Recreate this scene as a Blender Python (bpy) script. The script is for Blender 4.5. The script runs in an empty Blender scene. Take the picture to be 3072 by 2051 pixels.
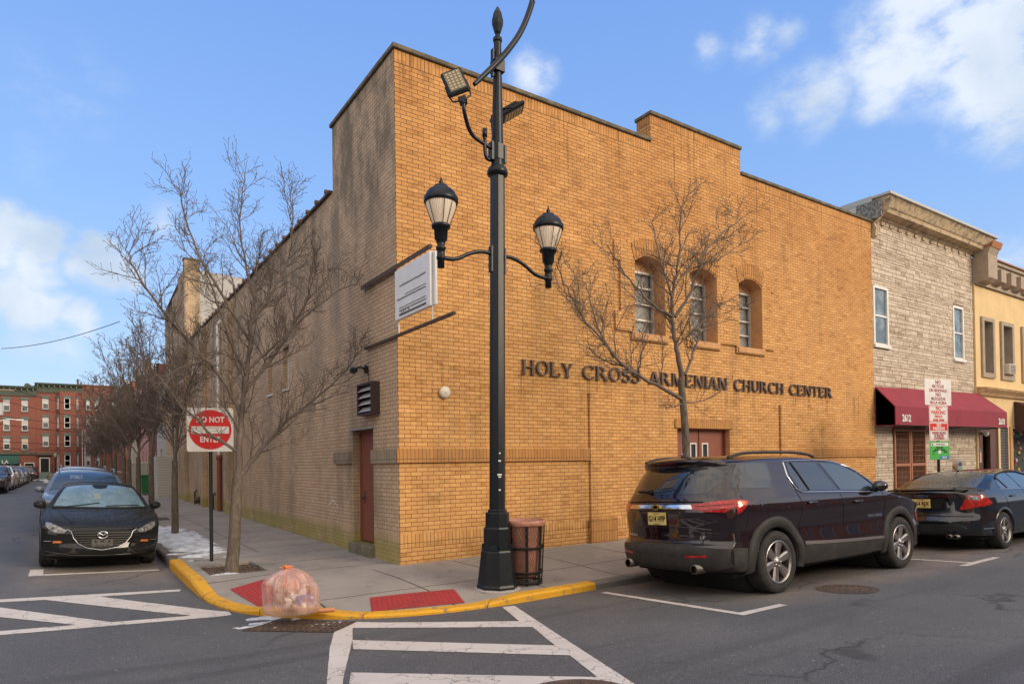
import bpy, bmesh, math, random
from math import sin, cos, pi, radians, sqrt, atan2
from mathutils import Vector, Matrix, noise
from mathutils.geometry import delaunay_2d_cdt
from mathutils.bvhtree import BVHTree

S = bpy.context.scene
COL = S.collection
random.seed(7)

# ------------------------------------------------------------------ camera
cam_d = bpy.data.cameras.new('camera'); cam = bpy.data.objects.new('camera', cam_d); COL.objects.link(cam)
_right = Vector((0.8288527, -0.55928419, -0.01429669))
_down = Vector((-0.00537298, 0.01759546, -0.99983075))
_fwd = Vector((0.55944109, 0.82878923, 0.01157902))
cam.matrix_world = Matrix(((_right.x, -_down.x, -_fwd.x, -4.3795), (_right.y, -_down.y, -_fwd.y, -9.7020),
                           (_right.z, -_down.z, -_fwd.z, 1.75), (0, 0, 0, 1)))
cam_d.sensor_width = 36; cam_d.lens = 1978.3 / 3072 * 36
cam_d.shift_y = (1364 - 1025.5) / 3072
cam_d.clip_start = .05; cam_d.clip_end = 3000
S.camera = cam

# ------------------------------------------------------------------ light
SUN_EL, SUN_AZ = radians(21), radians(155)          # azimuth measured from +Y towards +X
sdir = Vector((sin(SUN_AZ) * cos(SUN_EL), cos(SUN_AZ) * cos(SUN_EL), sin(SUN_EL)))
sl = bpy.data.lights.new('sun', 'SUN'); sl.energy = 1.5; sl.angle = radians(26); sl.color = (1.0, .83, .62)
so = bpy.data.objects.new('sun', sl); COL.objects.link(so)
so.rotation_euler = sdir.to_track_quat('Z', 'Y').to_euler()

W = bpy.data.worlds.new('World'); S.world = W; W.use_nodes = True
nt = W.node_tree; nt.nodes.clear(); N = nt.nodes.new; Lk = nt.links.new
out = N('ShaderNodeOutputWorld'); bg = N('ShaderNodeBackground'); bg.inputs['Strength'].default_value = .15
sky = N('ShaderNodeTexSky'); sky.sky_type = 'NISHITA'; sky.sun_disc = False
sky.sun_elevation = SUN_EL; sky.sun_rotation = SUN_AZ; sky.air_density = 1.3; sky.dust_density = .5; sky.ozone_density = 3
tint = N('ShaderNodeMix'); tint.data_type = 'RGBA'; tint.blend_type = 'MULTIPLY'; tint.inputs['Factor'].default_value = 1
tint.inputs[7].default_value = (1.0, 1.0, 1.0, 1)
Lk(sky.outputs[0], tint.inputs[6])
# clear winter air: pull the whole sky towards blue, most of it near the horizon
tcs = N('ShaderNodeTexCoord'); sps = N('ShaderNodeSeparateXYZ'); Lk(tcs.outputs['Generated'], sps.inputs[0])
blr = N('ShaderNodeValToRGB'); Lk(sps.outputs[2], blr.inputs[0])
for i, (p_, c_) in enumerate(((.0, (.34, .42, .55)), (.12, (.25, .365, .57)), (.35, (.165, .295, .57)), (.62, (.11, .225, .53)))):
    e_ = blr.color_ramp.elements[i] if i < 2 else blr.color_ramp.elements.new(p_)
    e_.position = p_; e_.color = tuple(v / .15 for v in c_) + (1,)
mxs = N('ShaderNodeMix'); mxs.data_type = 'RGBA'; mxs.inputs['Factor'].default_value = .85; Lk(tint.outputs[2], mxs.inputs[6]); Lk(blr.outputs[0], mxs.inputs[7])
Lk(mxs.outputs[2], bg.inputs['Color'])
tc = N('ShaderNodeTexCoord')
def wmath(op, a, b=None, c=None, clamp=False):
    m = N('ShaderNodeMath'); m.operation = op; m.use_clamp = clamp
    for i, v in enumerate((a, b, c)):
        if v is None: continue
        if isinstance(v, (int, float)): m.inputs[i].default_value = v
        else: Lk(v, m.inputs[i])
    return m.outputs[0]
# clouds hang in fixed compass directions: (direction, angular radius, density)
CLOUDS = [((.702, .495, .512), .04, .95), ((.668, .541, .508), .03, .75), ((.718, .475, .508), .03, .8), ((.745, .497, .445), .04, .6), ((.768, .455, .452), .06, .85),
          ((.80, .38, .485), .075, 1.15), ((.84, .31, .455), .10, 1.35), ((.865, .29, .40), .08, 1.2), ((.80, .40, .43), .045, .75), ((.90, .2, .42), .13, 1.4), ((.862, .35, .365), .03, .45),
          ((.513, .691, .509), .04, .85), ((-.022, .963, .268), .042, 1.6), ((.03, .964, .256), .038, 1.5), ((.06, .963, .250), .026, 1.3), ((-.06, .958, .275), .045, 1.6), ((-.03, .962, .252), .04, 1.6),
          ((-.031, .979, .195), .042, 1.5), ((.01, .98, .185), .03, 1.3), ((-.06, .975, .215), .05, 1.2), ((-.023, .987, .158), .06, .6), ((.101, .945, .31), .04, .5),
          ((.923, .311, .228), .04, .8), ((.0, .905, .43), .10, .30), ((-.03, .93, .36), .06, .28), ((-.5, -.6, .5), .5, .9), ((.5, -.8, .35), .4, .8), ((-.9, .1, .4), .4, .8)]
acc = None
wn = N('ShaderNodeTexNoise'); wn.inputs['Scale'].default_value = 11; wn.inputs['Detail'].default_value = 5
Lk(tc.outputs['Generated'], wn.inputs['Vector'])
warp = N('ShaderNodeVectorMath'); warp.operation = 'MULTIPLY_ADD'; Lk(wn.outputs['Color'], warp.inputs[0])
warp.inputs[1].default_value = (.07, .07, .07)
wsub = N('ShaderNodeVectorMath'); wsub.operation = 'SUBTRACT'; Lk(tc.outputs['Generated'], wsub.inputs[0]); wsub.inputs[1].default_value = (.035, .035, .035)
Lk(wsub.outputs[0], warp.inputs[2])
for d, r, s in CLOUDS:
    v = Vector(d).normalized()
    dm = N('ShaderNodeVectorMath'); dm.operation = 'DISTANCE'; Lk(warp.outputs[0], dm.inputs[0]); dm.inputs[1].default_value = v
    mr = N('ShaderNodeMapRange'); mr.interpolation_type = 'SMOOTHSTEP'; Lk(dm.outputs['Value'], mr.inputs[0])
    mr.inputs[1].default_value = 0; mr.inputs[2].default_value = r * 1.35; mr.inputs[3].default_value = s; mr.inputs[4].default_value = 0
    acc = mr.outputs[0] if acc is None else wmath('MAXIMUM', acc, mr.outputs[0])
cn = N('ShaderNodeTexNoise'); cn.inputs['Scale'].default_value = 16; cn.inputs['Detail'].default_value = 10; cn.inputs['Roughness'].default_value = .58
mp = N('ShaderNodeMapping'); mp.inputs['Scale'].default_value = (1, 1, 1.6); Lk(tc.outputs['Generated'], mp.inputs[0]); Lk(mp.outputs[0], cn.inputs['Vector'])
dens = wmath('MULTIPLY', acc, wmath('MULTIPLY_ADD', cn.outputs['Fac'], 2.2, -.35))
cm = N('ShaderNodeMapRange'); cm.interpolation_type = 'SMOOTHSTEP'; Lk(dens, cm.inputs[0]); cm.inputs[1].default_value = .08; cm.inputs[2].default_value = .85
cm.inputs[4].default_value = .88
cn2 = N('ShaderNodeTexNoise'); cn2.inputs['Scale'].default_value = 7; cn2.inputs['Detail'].default_value = 5; Lk(tc.outputs['Generated'], cn2.inputs['Vector'])
cr = N('ShaderNodeValToRGB'); Lk(cn2.outputs['Fac'], cr.inputs[0])
cr.color_ramp.elements[0].position = .35; cr.color_ramp.elements[0].color = (.34, .41, .50, 1)
cr.color_ramp.elements[1].position = .6; cr.color_ramp.elements[1].color = (.52, .56, .61, 1)
bg2 = N('ShaderNodeBackground'); bg2.inputs['Strength'].default_value = 1.0; Lk(cr.outputs[0], bg2.inputs['Color'])
mx = N('ShaderNodeMixShader'); Lk(cm.outputs[0], mx.inputs[0]); Lk(bg.outputs[0], mx.inputs[1]); Lk(bg2.outputs[0], mx.inputs[2])
# unseen warm cloud glow added behind the camera to warm and neutralise ambient light
dt = N('ShaderNodeVectorMath'); dt.operation = 'DOT_PRODUCT'; Lk(warp.outputs[0], dt.inputs[0]); dt.inputs[1].default_value = Vector((-.30, -.80, .52)).normalized()
bk = N('ShaderNodeMapRange'); bk.interpolation_type = 'SMOOTHSTEP'; Lk(dt.outputs['Value'], bk.inputs[0]); bk.inputs[1].default_value = -.05; bk.inputs[2].default_value = .65
bk2 = wmath('MULTIPLY', bk.outputs[0], wmath('MULTIPLY_ADD', cn2.outputs['Fac'], 1.6, .05, True), None, True)
bg3 = N('ShaderNodeBackground'); bg3.inputs['Color'].default_value = (1.0, .88, .74, 1); bg3.inputs['Strength'].default_value = .95
mx2 = N('ShaderNodeMixShader'); Lk(bk2, mx2.inputs[0]); Lk(mx.outputs[0], mx2.inputs[1]); Lk(bg3.outputs[0], mx2.inputs[2])
Lk(mx2.outputs[0], out.inputs[0])
S.view_settings.view_transform = 'Standard'; S.view_settings.look = 'None'; S.view_settings.gamma = 1
S.view_settings.exposure = 0.76

# ------------------------------------------------------------------ materials
def mat(name, col, rough=.7, metal=0, var=None, bump=None, coat=0, spec=.5, alpha=1, trans=0, emis=None, speck=None):
    """var=(scale, other colour, low, high); bump=(scale, strength); speck=(scale, colour, threshold)"""
    m = bpy.data.materials.new(name); m.use_nodes = True; t = m.node_tree
    b = t.nodes['Principled BSDF']; c = tuple(col) + (1,)
    b.inputs['Base Color'].default_value = c; b.inputs['Roughness'].default_value = rough; b.inputs['Metallic'].default_value = metal
    b.inputs['Specular IOR Level'].default_value = spec; b.inputs['Coat Weight'].default_value = coat; b.inputs['Coat Roughness'].default_value = .03
    b.inputs['Alpha'].default_value = alpha; b.inputs['Transmission Weight'].default_value = trans
    if emis: b.inputs['Emission Color'].default_value = tuple(emis[0]) + (1,); b.inputs['Emission Strength'].default_value = emis[1]
    tcn = t.nodes.new('ShaderNodeTexCoord'); cur = None
    if var:
        n = t.nodes.new('ShaderNodeTexNoise'); n.inputs['Scale'].default_value = var[0]; n.inputs['Detail'].default_value = 6; n.inputs['Roughness'].default_value = .65
        t.links.new(tcn.outputs['Object'], n.inputs['Vector'])
        r = t.nodes.new('ShaderNodeMapRange'); t.links.new(n.outputs['Fac'], r.inputs[0]); r.inputs[1].default_value = var[2]; r.inputs[2].default_value = var[3]
        x = t.nodes.new('ShaderNodeMix'); x.data_type = 'RGBA'; t.links.new(r.outputs[0], x.inputs['Factor']); x.inputs[6].default_value = c; x.inputs[7].default_value = tuple(var[1]) + (1,)
        cur = x.outputs[2]
    if speck:
        n = t.nodes.new('ShaderNodeTexNoise'); n.inputs['Scale'].default_value = speck[0]; n.inputs['Detail'].default_value = 2
        t.links.new(tcn.outputs['Object'], n.inputs['Vector'])
        r = t.nodes.new('ShaderNodeMapRange'); t.links.new(n.outputs['Fac'], r.inputs[0]); r.inputs[1].default_value = speck[2]; r.inputs[2].default_value = speck[2] + .08
        x = t.nodes.new('ShaderNodeMix'); x.data_type = 'RGBA'; t.links.new(r.outputs[0], x.inputs['Factor'])
        if cur: t.links.new(cur, x.inputs[6])
        else: x.inputs[6].default_value = c
        x.inputs[7].default_value = tuple(speck[1]) + (1,); cur = x.outputs[2]
    if cur: t.links.new(cur, b.inputs['Base Color'])
    if bump:
        n = t.nodes.new('ShaderNodeTexNoise'); n.inputs['Scale'].default_value = bump[0]; n.inputs['Detail'].default_value = 6
        t.links.new(tcn.outputs['Object'], n.inputs['Vector'])
        bp = t.nodes.new('ShaderNodeBump'); bp.inputs['Strength'].default_value = bump[1]; bp.inputs['Distance'].default_value = .02
        t.links.new(n.outputs['Fac'], bp.inputs['Height']); t.links.new(bp.outputs[0], b.inputs['Normal'])
    return m

class NT:
    """small wrapper for node materials"""
    def __init__(s, name):
        s.m = bpy.data.materials.new(name); s.m.use_nodes = True; s.t = s.m.node_tree; s.b = s.t.nodes['Principled BSDF']
        s.co = s.n('ShaderNodeTexCoord').outputs['Object']
        sp = s.n('ShaderNodeSeparateXYZ'); s.l(s.co, sp.inputs[0]); s.x, s.y, s.z = sp.outputs
    def n(s, k): return s.t.nodes.new(k)
    def l(s, a, b): s.t.links.new(a, b)
    def put(s, v, i):
        if isinstance(v, (int, float)): i.default_value = v
        elif isinstance(v, tuple): i.default_value = v + (1,) if (len(v) == 3 and i.type == 'RGBA') else v
        else: s.l(v, i)
    def ma(s, op, a, b=0, c=0, clamp=False):
        m = s.n('ShaderNodeMath'); m.operation = op; m.use_clamp = clamp
        s.put(a, m.inputs[0]); s.put(b, m.inputs[1]); s.put(c, m.inputs[2]); return m.outputs[0]
    def noise(s, scale, vec=None, detail=6, rough=.6, stretch=None):
        n = s.n('ShaderNodeTexNoise'); n.inputs['Scale'].default_value = scale; n.inputs['Detail'].default_value = detail; n.inputs['Roughness'].default_value = rough
        v = vec or s.co
        if stretch:
            mp = s.n('ShaderNodeMapping'); mp.inputs['Scale'].default_value = stretch; s.l(v, mp.inputs[0]); v = mp.outputs[0]
        s.l(v, n.inputs['Vector']); return n.outputs['Fac']
    def ramp(s, v, a, b, lo=0., hi=1., smooth=False):
        r = s.n('ShaderNodeMapRange'); s.put(v, r.inputs[0])
        if smooth: r.interpolation_type = 'SMOOTHSTEP'
        r.inputs[1].default_value = a; r.inputs[2].default_value = b; r.inputs[3].default_value = lo; r.inputs[4].default_value = hi; return r.outputs[0]
    def mix(s, f, a, b, mode='MIX'):
        x = s.n('ShaderNodeMix'); x.data_type = 'RGBA'; x.blend_type = mode; s.put(f, x.inputs['Factor']); s.put(a, x.inputs[6]); s.put(b, x.inputs[7]); return x.outputs[2]
    def comb(s, x, y, z=0):
        c = s.n('ShaderNodeCombineXYZ'); s.put(x, c.inputs[0]); s.put(y, c.inputs[1]); s.put(z, c.inputs[2]); return c.outputs[0]
    def brick(s, vec, w, h, m, c1, c2, mo, off=.5, smooth=.15):
        b = s.n('ShaderNodeTexBrick'); s.l(vec, b.inputs['Vector']); b.offset = off; b.inputs['Scale'].default_value = 1
        b.inputs['Brick Width'].default_value = w; b.inputs['Row Height'].default_value = h; b.inputs['Mortar Size'].default_value = m
        b.inputs['Mortar Smooth'].default_value = smooth; s.put(c1, b.inputs['Color1']); s.put(c2, b.inputs['Color2']); s.put(mo, b.inputs['Mortar']); return b
    def bump(s, h, st=.5, d=.01):
        p = s.n('ShaderNodeBump'); p.inputs['Strength'].default_value = st; p.inputs['Distance'].default_value = d; s.l(h, p.inputs['Height']); s.l(p.outputs[0], s.b.inputs['Normal'])
    def done(s, col, rough=.8, spec=.3):
        s.put(col, s.b.inputs['Base Color']); s.put(rough, s.b.inputs['Roughness']); s.b.inputs['Specular IOR Level'].default_value = spec; return s.m

def brick_mat(name, c1, c2, mo, soldiers=(), w=.2032, h=.0677, stain=(.3, .6), stain_col=(.12, .09, .06), moss=0, wash=None, mort=.0045):
    s = NT(name); u = s.ma('ADD', s.x, s.y)
    a = s.brick(s.comb(u, s.z), w, h, mort, c1, c2, mo)
    colr, fac = a.outputs['Color'], a.outputs['Fac']
    if soldiers:
        b = s.brick(s.comb(u, s.z), h, .2031, mort, c1, c2, mo, off=0)
        msk = None
        for z0, z1, x0, x1 in soldiers:
            k = s.ma('MULTIPLY', s.ma('GREATER_THAN', s.z, z0), s.ma('LESS_THAN', s.z, z1))
            if x0 is not None: k = s.ma('MULTIPLY', k, s.ma('MULTIPLY', s.ma('GREATER_THAN', u, x0), s.ma('LESS_THAN', u, x1)))
            msk = k if msk is None else s.ma('MAXIMUM', msk, k)
        zsh = s.comb(u, s.ma('SUBTRACT', s.z, soldiers[0][0]))
        s.l(zsh, b.inputs['Vector'])
        colr = s.mix(msk, colr, b.outputs['Color']); fac = s.ma('ADD', s.ma('MULTIPLY', fac, s.ma('SUBTRACT', 1, msk)), s.ma('MULTIPLY', b.outputs['Fac'], msk))
    # weathering: broad blotches and vertical streaks
    n1 = s.noise(.55, detail=8, rough=.7); n2 = s.noise(1.4, stretch=(1.6, 1.6, .16), detail=5, rough=.7)
    st = s.ma('MULTIPLY', s.ramp(n1, .42, .72, 0, 1, True), s.ramp(n2, .42, .68, 0, 1, True))
    colr = s.mix(s.ma('MULTIPLY', st, stain[0]), colr, stain_col)
    n3 = s.noise(.9, stretch=(1, 1, .8), detail=6)
    colr = s.mix(s.ramp(n3, .4, .75, 0, stain[1], True), colr, s.mix(1, colr, (.78, .74, .70), 'MULTIPLY'))
    n4 = s.noise(38, detail=3); colr = s.mix(s.ramp(n4, .35, .7, 0, .22), colr, (.1, .07, .04))
    if wash: colr = wash(s, colr, u)
    if moss:
        mo2 = s.noise(2.2, detail=7, rough=.7)
        k = s.ma('MULTIPLY', s.ramp(s.ma('SUBTRACT', s.z, s.ma('MULTIPLY', s.y, .0055)), .26 + moss * .06, .66, 1, 0, True), s.ramp(mo2, .34, .50, .1, 1, True))
        colr = s.mix(s.ma('MULTIPLY', k, .58), colr, (.27, .26, .025))
    s.bump(s.ma('SUBTRACT', 1, fac), .6, .006)
    return s.done(colr, s.ramp(n4, .3, .7, .72, .9), .25)

# ------------------------------------------------------------------ object helpers
def link(name, me, m=None, parent=None, smooth=False):
    o = bpy.data.objects.new(name, me); COL.objects.link(o)
    if m is not None:
        for q in (m if isinstance(m, (list, tuple)) else [m]): me.materials.append(q)
    if smooth:
        for p in me.polygons: p.use_smooth = True
    if parent: o.parent = parent
    return o
def tag(o, label=None, cat=None, group=None, kind=None):
    if label: o['label'] = label
    if cat: o['category'] = cat
    if group: o['group'] = group
    if kind: o['kind'] = kind
    return o
def thing(name, label, cat, loc=(0, 0, 0), rot=(0, 0, 0), group=None):
    o = bpy.data.objects.new(name, None); COL.objects.link(o); o.location = loc; o.rotation_euler = rot; o.empty_display_size = .2
    return tag(o, label, cat, group)
def copy_tree(o, parent=None, top=True):
    c = o.copy(); COL.objects.link(c); c.parent = parent
    for ch in list(o.children): copy_tree(ch, c, False)
    return c

class MB:
    def __init__(s): s.v = []; s.f = []; s.mi = []; s.k = 0; s.sm = []
    def add(s, vs, fs, smooth=False):
        o = len(s.v); s.v += [tuple(v) for v in vs]
        for f in fs: s.f.append(tuple(i + o for i in f)); s.mi.append(s.k); s.sm.append(smooth)
        return s
    def box(s, x0, y0, z0, x1, y1, z1, bev=0):
        x0, x1 = min(x0, x1), max(x0, x1); y0, y1 = min(y0, y1), max(y0, y1); z0, z1 = min(z0, z1), max(z0, z1)
        b = min(bev, (x1 - x0) * .45, (y1 - y0) * .45, (z1 - z0) * .45)
        if b <= 0:
            return s.add([(x0, y0, z0), (x1, y0, z0), (x1, y1, z0), (x0, y1, z0), (x0, y0, z1), (x1, y0, z1), (x1, y1, z1), (x0, y1, z1)],
                         [(0, 3, 2, 1), (4, 5, 6, 7), (0, 1, 5, 4), (1, 2, 6, 5), (2, 3, 7, 6), (3, 0, 4, 7)])
        vs, fs = [], []
        for z, i in ((z0, b), (z0 + b, 0), (z1 - b, 0), (z1, b)):
            for (a, c) in ((x0 + b, y0 + i), (x1 - b, y0 + i), (x1 - i, y0 + b), (x1 - i, y1 - b), (x1 - b, y1 - i), (x0 + b, y1 - i), (x0 + i, y1 - b), (x0 + i, y0 + b)): vs.append((a, c, z))
        for r in range(3):
            for i in range(8): j = (i + 1) % 8; fs.append((r * 8 + i, r * 8 + j, r * 8 + 8 + j, r * 8 + 8 + i))
        fs.append(tuple(range(7, -1, -1))); fs.append(tuple(range(24, 32)))
        return s.add(vs, fs)
    def ring(s, c, ax, r, n, ph=0, up=None):
        ax = Vector(ax).normalized(); u = Vector(up) if up else (Vector((0, 0, 1)) if abs(ax.z) < .9 else Vector((1, 0, 0)))
        a = ax.cross(u).normalized(); b = ax.cross(a)
        return [Vector(c) + a * (r * cos(ph + 2 * pi * i / n)) + b * (r * sin(ph + 2 * pi * i / n)) for i in range(n)]
    def tube(s, pts, rad, n=8, caps=True, smooth=True, ph=0):
        pts = [Vector(p) for p in pts]; m = len(pts)
        if not isinstance(rad, (list, tuple)): rad = [rad] * m
        vs = []; up = None
        for i, p in enumerate(pts):
            d = (pts[min(i + 1, m - 1)] - pts[max(i - 1, 0)])
            if d.length < 1e-9: d = Vector((0, 0, 1))
            d.normalize()
            if up is None: up = Vector((0, 0, 1)) if abs(d.z) < .9 else Vector((1, 0, 0))
            a = d.cross(up)
            if a.length < 1e-6: a = d.cross(Vector((0, 1, 0)))
            a.normalize(); b = d.cross(a); up = -b if False else up
            if abs(d.dot(up)) > .95: up = a.cross(d) if False else Vector((1, 0, 0)) if abs(d.x) < .7 else Vector((0, 1, 0))
            vs += [p + a * (rad[i] * cos(ph + 2 * pi * k / n)) + b * (rad[i] * sin(ph + 2 * pi * k / n)) for k in range(n)]
        fs = [(r * n + k, r * n + (k + 1) % n, (r + 1) * n + (k + 1) % n, (r + 1) * n + k) for r in range(m - 1) for k in range(n)]
        s.add(vs, fs, smooth)
        if caps: o = len(vs); s.add([vs[i] for i in range(n)] + [vs[o - n + i] for i in range(n)], [tuple(range(n - 1, -1, -1)), tuple(range(n, 2 * n))])
        return s
    def lathe(s, prof, n=24, c=(0, 0, 0), smooth=True, ax='Z', ph=0, caps=True):
        vs = []
        for r, h in prof:
            for k in range(n):
                a = ph + 2 * pi * k / n; x, y = r * cos(a), r * sin(a)
                p = (x, y, h) if ax == 'Z' else ((x, h, y) if ax == 'Y' else (h, x, y)); vs.append((c[0] + p[0], c[1] + p[1], c[2] + p[2]))
        m = len(prof); fs = [(r * n + k, r * n + (k + 1) % n, (r + 1) * n + (k + 1) % n, (r + 1) * n + k) for r in range(m - 1) for k in range(n)]
        s.add(vs, fs, smooth)
        if caps: s.add([vs[i] for i in range(n)] + [vs[(m - 1) * n + i] for i in range(n)], [tuple(range(n - 1, -1, -1)), tuple(range(n, 2 * n))])
        return s
    def sweep(s, sec, path, closed=False, axis='X'):
        """section (a, z) swept along plan path; section a = outward"""
        return s
    def prism(s, poly, f, d0, d1):
        """poly 2-D (a,b) extruded between depths d0,d1; f(a,b,d)->xyz. convex or not"""
        vv, ff = cdt(poly); n = len(vv)
        s.add([f(a, b, d0) for a, b in vv] + [f(a, b, d1) for a, b in vv], [tuple(t) for t in ff] + [tuple(n + i for i in reversed(t)) for t in ff])
        m = len(poly); s.add([f(a, b, d0) for a, b in poly] + [f(a, b, d1) for a, b in poly], [(i, (i + 1) % m, m + (i + 1) % m, m + i) for i in range(m)])
        return s
    def build(s, name, m=None, parent=None, smooth=None, weld=0):
        me = bpy.data.meshes.new(name); me.from_pydata(s.v, [], s.f)
        if m is not None:
            for q in (m if isinstance(m, (list, tuple)) else [m]): me.materials.append(q)
        me.polygons.foreach_set('material_index', s.mi)
        me.polygons.foreach_set('use_smooth', [bool(x) if smooth is None else smooth for x in s.sm])
        bm = bmesh.new(); bm.from_mesh(me)
        if weld: bmesh.ops.remove_doubles(bm, verts=bm.verts, dist=weld)
        bmesh.ops.recalc_face_normals(bm, faces=bm.faces); bm.to_mesh(me); bm.free(); me.update()
        o = bpy.data.objects.new(name, me); COL.objects.link(o)
        if parent: o.parent = parent
        return o

def cdt(poly, holes=(), pts=()):
    A2 = sum(poly[i][0] * poly[(i + 1) % len(poly)][1] - poly[(i + 1) % len(poly)][0] * poly[i][1] for i in range(len(poly)))
    if A2 < 0: poly = poly[::-1]
    co = [Vector(p) for p in poly]; faces = [list(range(len(poly)))]
    for h in holes: o = len(co); co += [Vector(p) for p in h]; faces.append(list(range(o, o + len(h))))
    nfix = len(co); co += [Vector(p) for p in pts]
    v, e, f, ov, oe, of = delaunay_2d_cdt(co, [], faces, 0 if not pts else 0, 1e-6)
    res = [t for t, o in zip(f, of) if 0 in o and not any(k in o for k in range(1, len(holes) + 1))]
    return [tuple(p) for p in v], res

def wall(name, outline, holes, f, thick, m, parent=None, reveal=None, sub=None):
    """flat wall with openings. f(a,b,d)->xyz, d = depth into wall; m may be [wall, reveal]"""
    b = MB(); vv, ff = cdt(outline, holes); n = len(vv)
    b.add([f(p[0], p[1], 0) for p in vv], ff)
    b.add([f(p[0], p[1], thick) for p in vv], [tuple(reversed(t)) for t in ff])
    for q in [outline]:
        k = len(q); b.add([f(p[0], p[1], 0) for p in q] + [f(p[0], p[1], thick) for p in q], [(i, (i + 1) % k, k + (i + 1) % k, k + i) for i in range(k)])
    b.k = 1 if isinstance(m, (list, tuple)) and len(m) > 1 else 0
    for q in holes:
        k = len(q); b.add([f(p[0], p[1], 0) for p in q] + [f(p[0], p[1], thick) for p in q], [(i, (i + 1) % k, k + (i + 1) % k, k + i) for i in range(k)])
    return b.build(name, m, parent)

def text_mesh(name, body, size, f, m, parent=None, extrude=.002, align='CENTER', sx=1, bold=0, space=1):
    """text as mesh; f(a,b,d)->xyz maps text plane"""
    cu = bpy.data.curves.new(name, 'FONT'); cu.body = body; cu.size = size; cu.align_x = align; cu.align_y = 'CENTER'; cu.extrude = extrude; cu.offset = bold; cu.resolution_u = 3; cu.space_line = .95; cu.space_character = space
    o = bpy.data.objects.new(name, cu); COL.objects.link(o); bpy.context.view_layer.update()
    me = bpy.data.meshes.new_from_object(o.evaluated_get(bpy.context.evaluated_depsgraph_get()))
    bpy.data.objects.remove(o); bpy.data.curves.remove(cu)
    for v in me.vertices: v.co = Vector(f(v.co.x * sx, v.co.y, v.co.z))
    me.materials.clear(); me.name = name
    return link(name, me, m, parent)
XZ = lambda y: (lambda a, b, d: (a, y + d, b))
YZ = lambda x: (lambda a, b, d: (x + d, a, b))
def arch(x0, x1, z0, z1, rise, n=8):
    return [(x0, z0), (x1, z0)] + [(x1 + (x0 - x1) * i / n, z1 + rise * (1 - (2 * i / n - 1) ** 2)) for i in range(n + 1)]
def smooth_path3(p, it=2):
    p = [Vector(q) for q in p]
    for _ in range(it):
        q = [p[0]]
        for a, c in zip(p, p[1:]): q += [a * .75 + c * .25, a * .25 + c * .75]
        p = q + [p[-1]]
    return p
# ------------------------------------------------------------------ shared materials

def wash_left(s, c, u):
    # sooty side elevation over the shade-greyed brick, blotches heavier higher up
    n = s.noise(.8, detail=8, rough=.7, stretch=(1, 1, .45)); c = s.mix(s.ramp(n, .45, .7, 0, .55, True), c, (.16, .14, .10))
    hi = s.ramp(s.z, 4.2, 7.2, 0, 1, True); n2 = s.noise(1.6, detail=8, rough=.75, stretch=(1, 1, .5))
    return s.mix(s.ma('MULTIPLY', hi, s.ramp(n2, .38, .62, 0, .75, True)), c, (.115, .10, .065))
SOL = ((8.2, 8.41, -1, 5.78), (8.2, 8.41, 8.74, 20), (8.78, 8.99, 5.7, 8.8), (.41, .624, None, None))
GOLD1, GOLD2, GMORT = (.71, .385, .14), (.60, .305, .105), (.13, .077, .043)
def wash_front(s, c, u):
    # darker, browner blotches towards the top, then rain streaks running down from coping, sills and letters
    hi = s.ramp(s.z, 3.6, 8.2, 0, 1, True); n = s.noise(.9, detail=8, rough=.72, stretch=(1, 1, .6)); c = s.mix(s.ma('MULTIPLY', hi, s.ramp(n, .34, .66, .35, .9, True)), c, s.mix(1, c, (.74, .64, .56), 'MULTIPLY'))
    st = s.noise(3.2, detail=5, rough=.7, stretch=(2.4, 2.4, .10)); k = s.ma('MULTIPLY', s.ramp(st, .56, .68, 0, .75, True), s.ramp(s.z, 6.6, 8.3, 0, 1, True)); c = s.mix(k, c, s.mix(1, c, (.30, .28, .28), 'MULTIPLY'))
    k2 = s.ma('MULTIPLY', s.ramp(s.noise(4.5, detail=5, rough=.7, stretch=(2.4, 2.4, .10)), .52, .66, 0, .7, True), s.ma('MULTIPLY', s.ramp(s.z, 2.3, 3.3, 0, 1, True), s.ma('LESS_THAN', s.z, 3.42))); c = s.mix(k2, c, s.mix(1, c, (.35, .34, .36), 'MULTIPLY'))
    # odd darker and paler replacement bricks
    vb = s.n('ShaderNodeTexWhiteNoise'); vb.noise_dimensions = '2D'
    row = s.ma('FLOOR', s.ma('DIVIDE', s.z, .0677)); colm = s.ma('FLOOR', s.ma('ADD', s.ma('DIVIDE', u, .2032), s.ma('MULTIPLY', s.ma('MODULO', row, 2), .5)))
    s.l(s.comb(colm, row), vb.inputs['Vector']); c = s.mix(s.ramp(vb.outputs['Value'], .90, .905, 0, .8), c, s.mix(1, c, (.80, .76, .70), 'MULTIPLY')); c = s.mix(s.ramp(vb.outputs['Value'], .08, .075, 0, .8), c, s.mix(1, c, (1.14, 1.16, 1.2), 'MULTIPLY'))
    return c
M_gold = brick_mat('golden_brick', GOLD1, GOLD2, GMORT, SOL, stain=(.55, .35), wash=wash_front)
M_left = brick_mat('shade_greyed_brick', (.66, .475, .315), (.56, .395, .26), (.16, .12, .085), ((8.2, 8.41, -1, 3), (.41, .624, None, None)), stain=(.5, .3), moss=1.6, wash=wash_left)  # front brick with cool sky shade put into its colour; soot and moss on top
M_band = brick_mat('soldier_brick', (.54, .27, .085), (.47, .22, .07), (.13, .07, .04), ((0, 20, None, None),), stain=(.8, .6))
M_bandL = brick_mat('soldier_brick_shade_greyed', (.42, .34, .25), (.34, .28, .20), (.09, .075, .06), ((0, 20, None, None),), stain=(.8, .8))  # side copy of the soldier brick, cool shade mixed into its colour, plus stains
M_reveal = mat('brick_reveal', (.56, .30, .13), .85, var=(6, (.42, .22, .10), .4, .7), bump=(60, .3))
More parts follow.
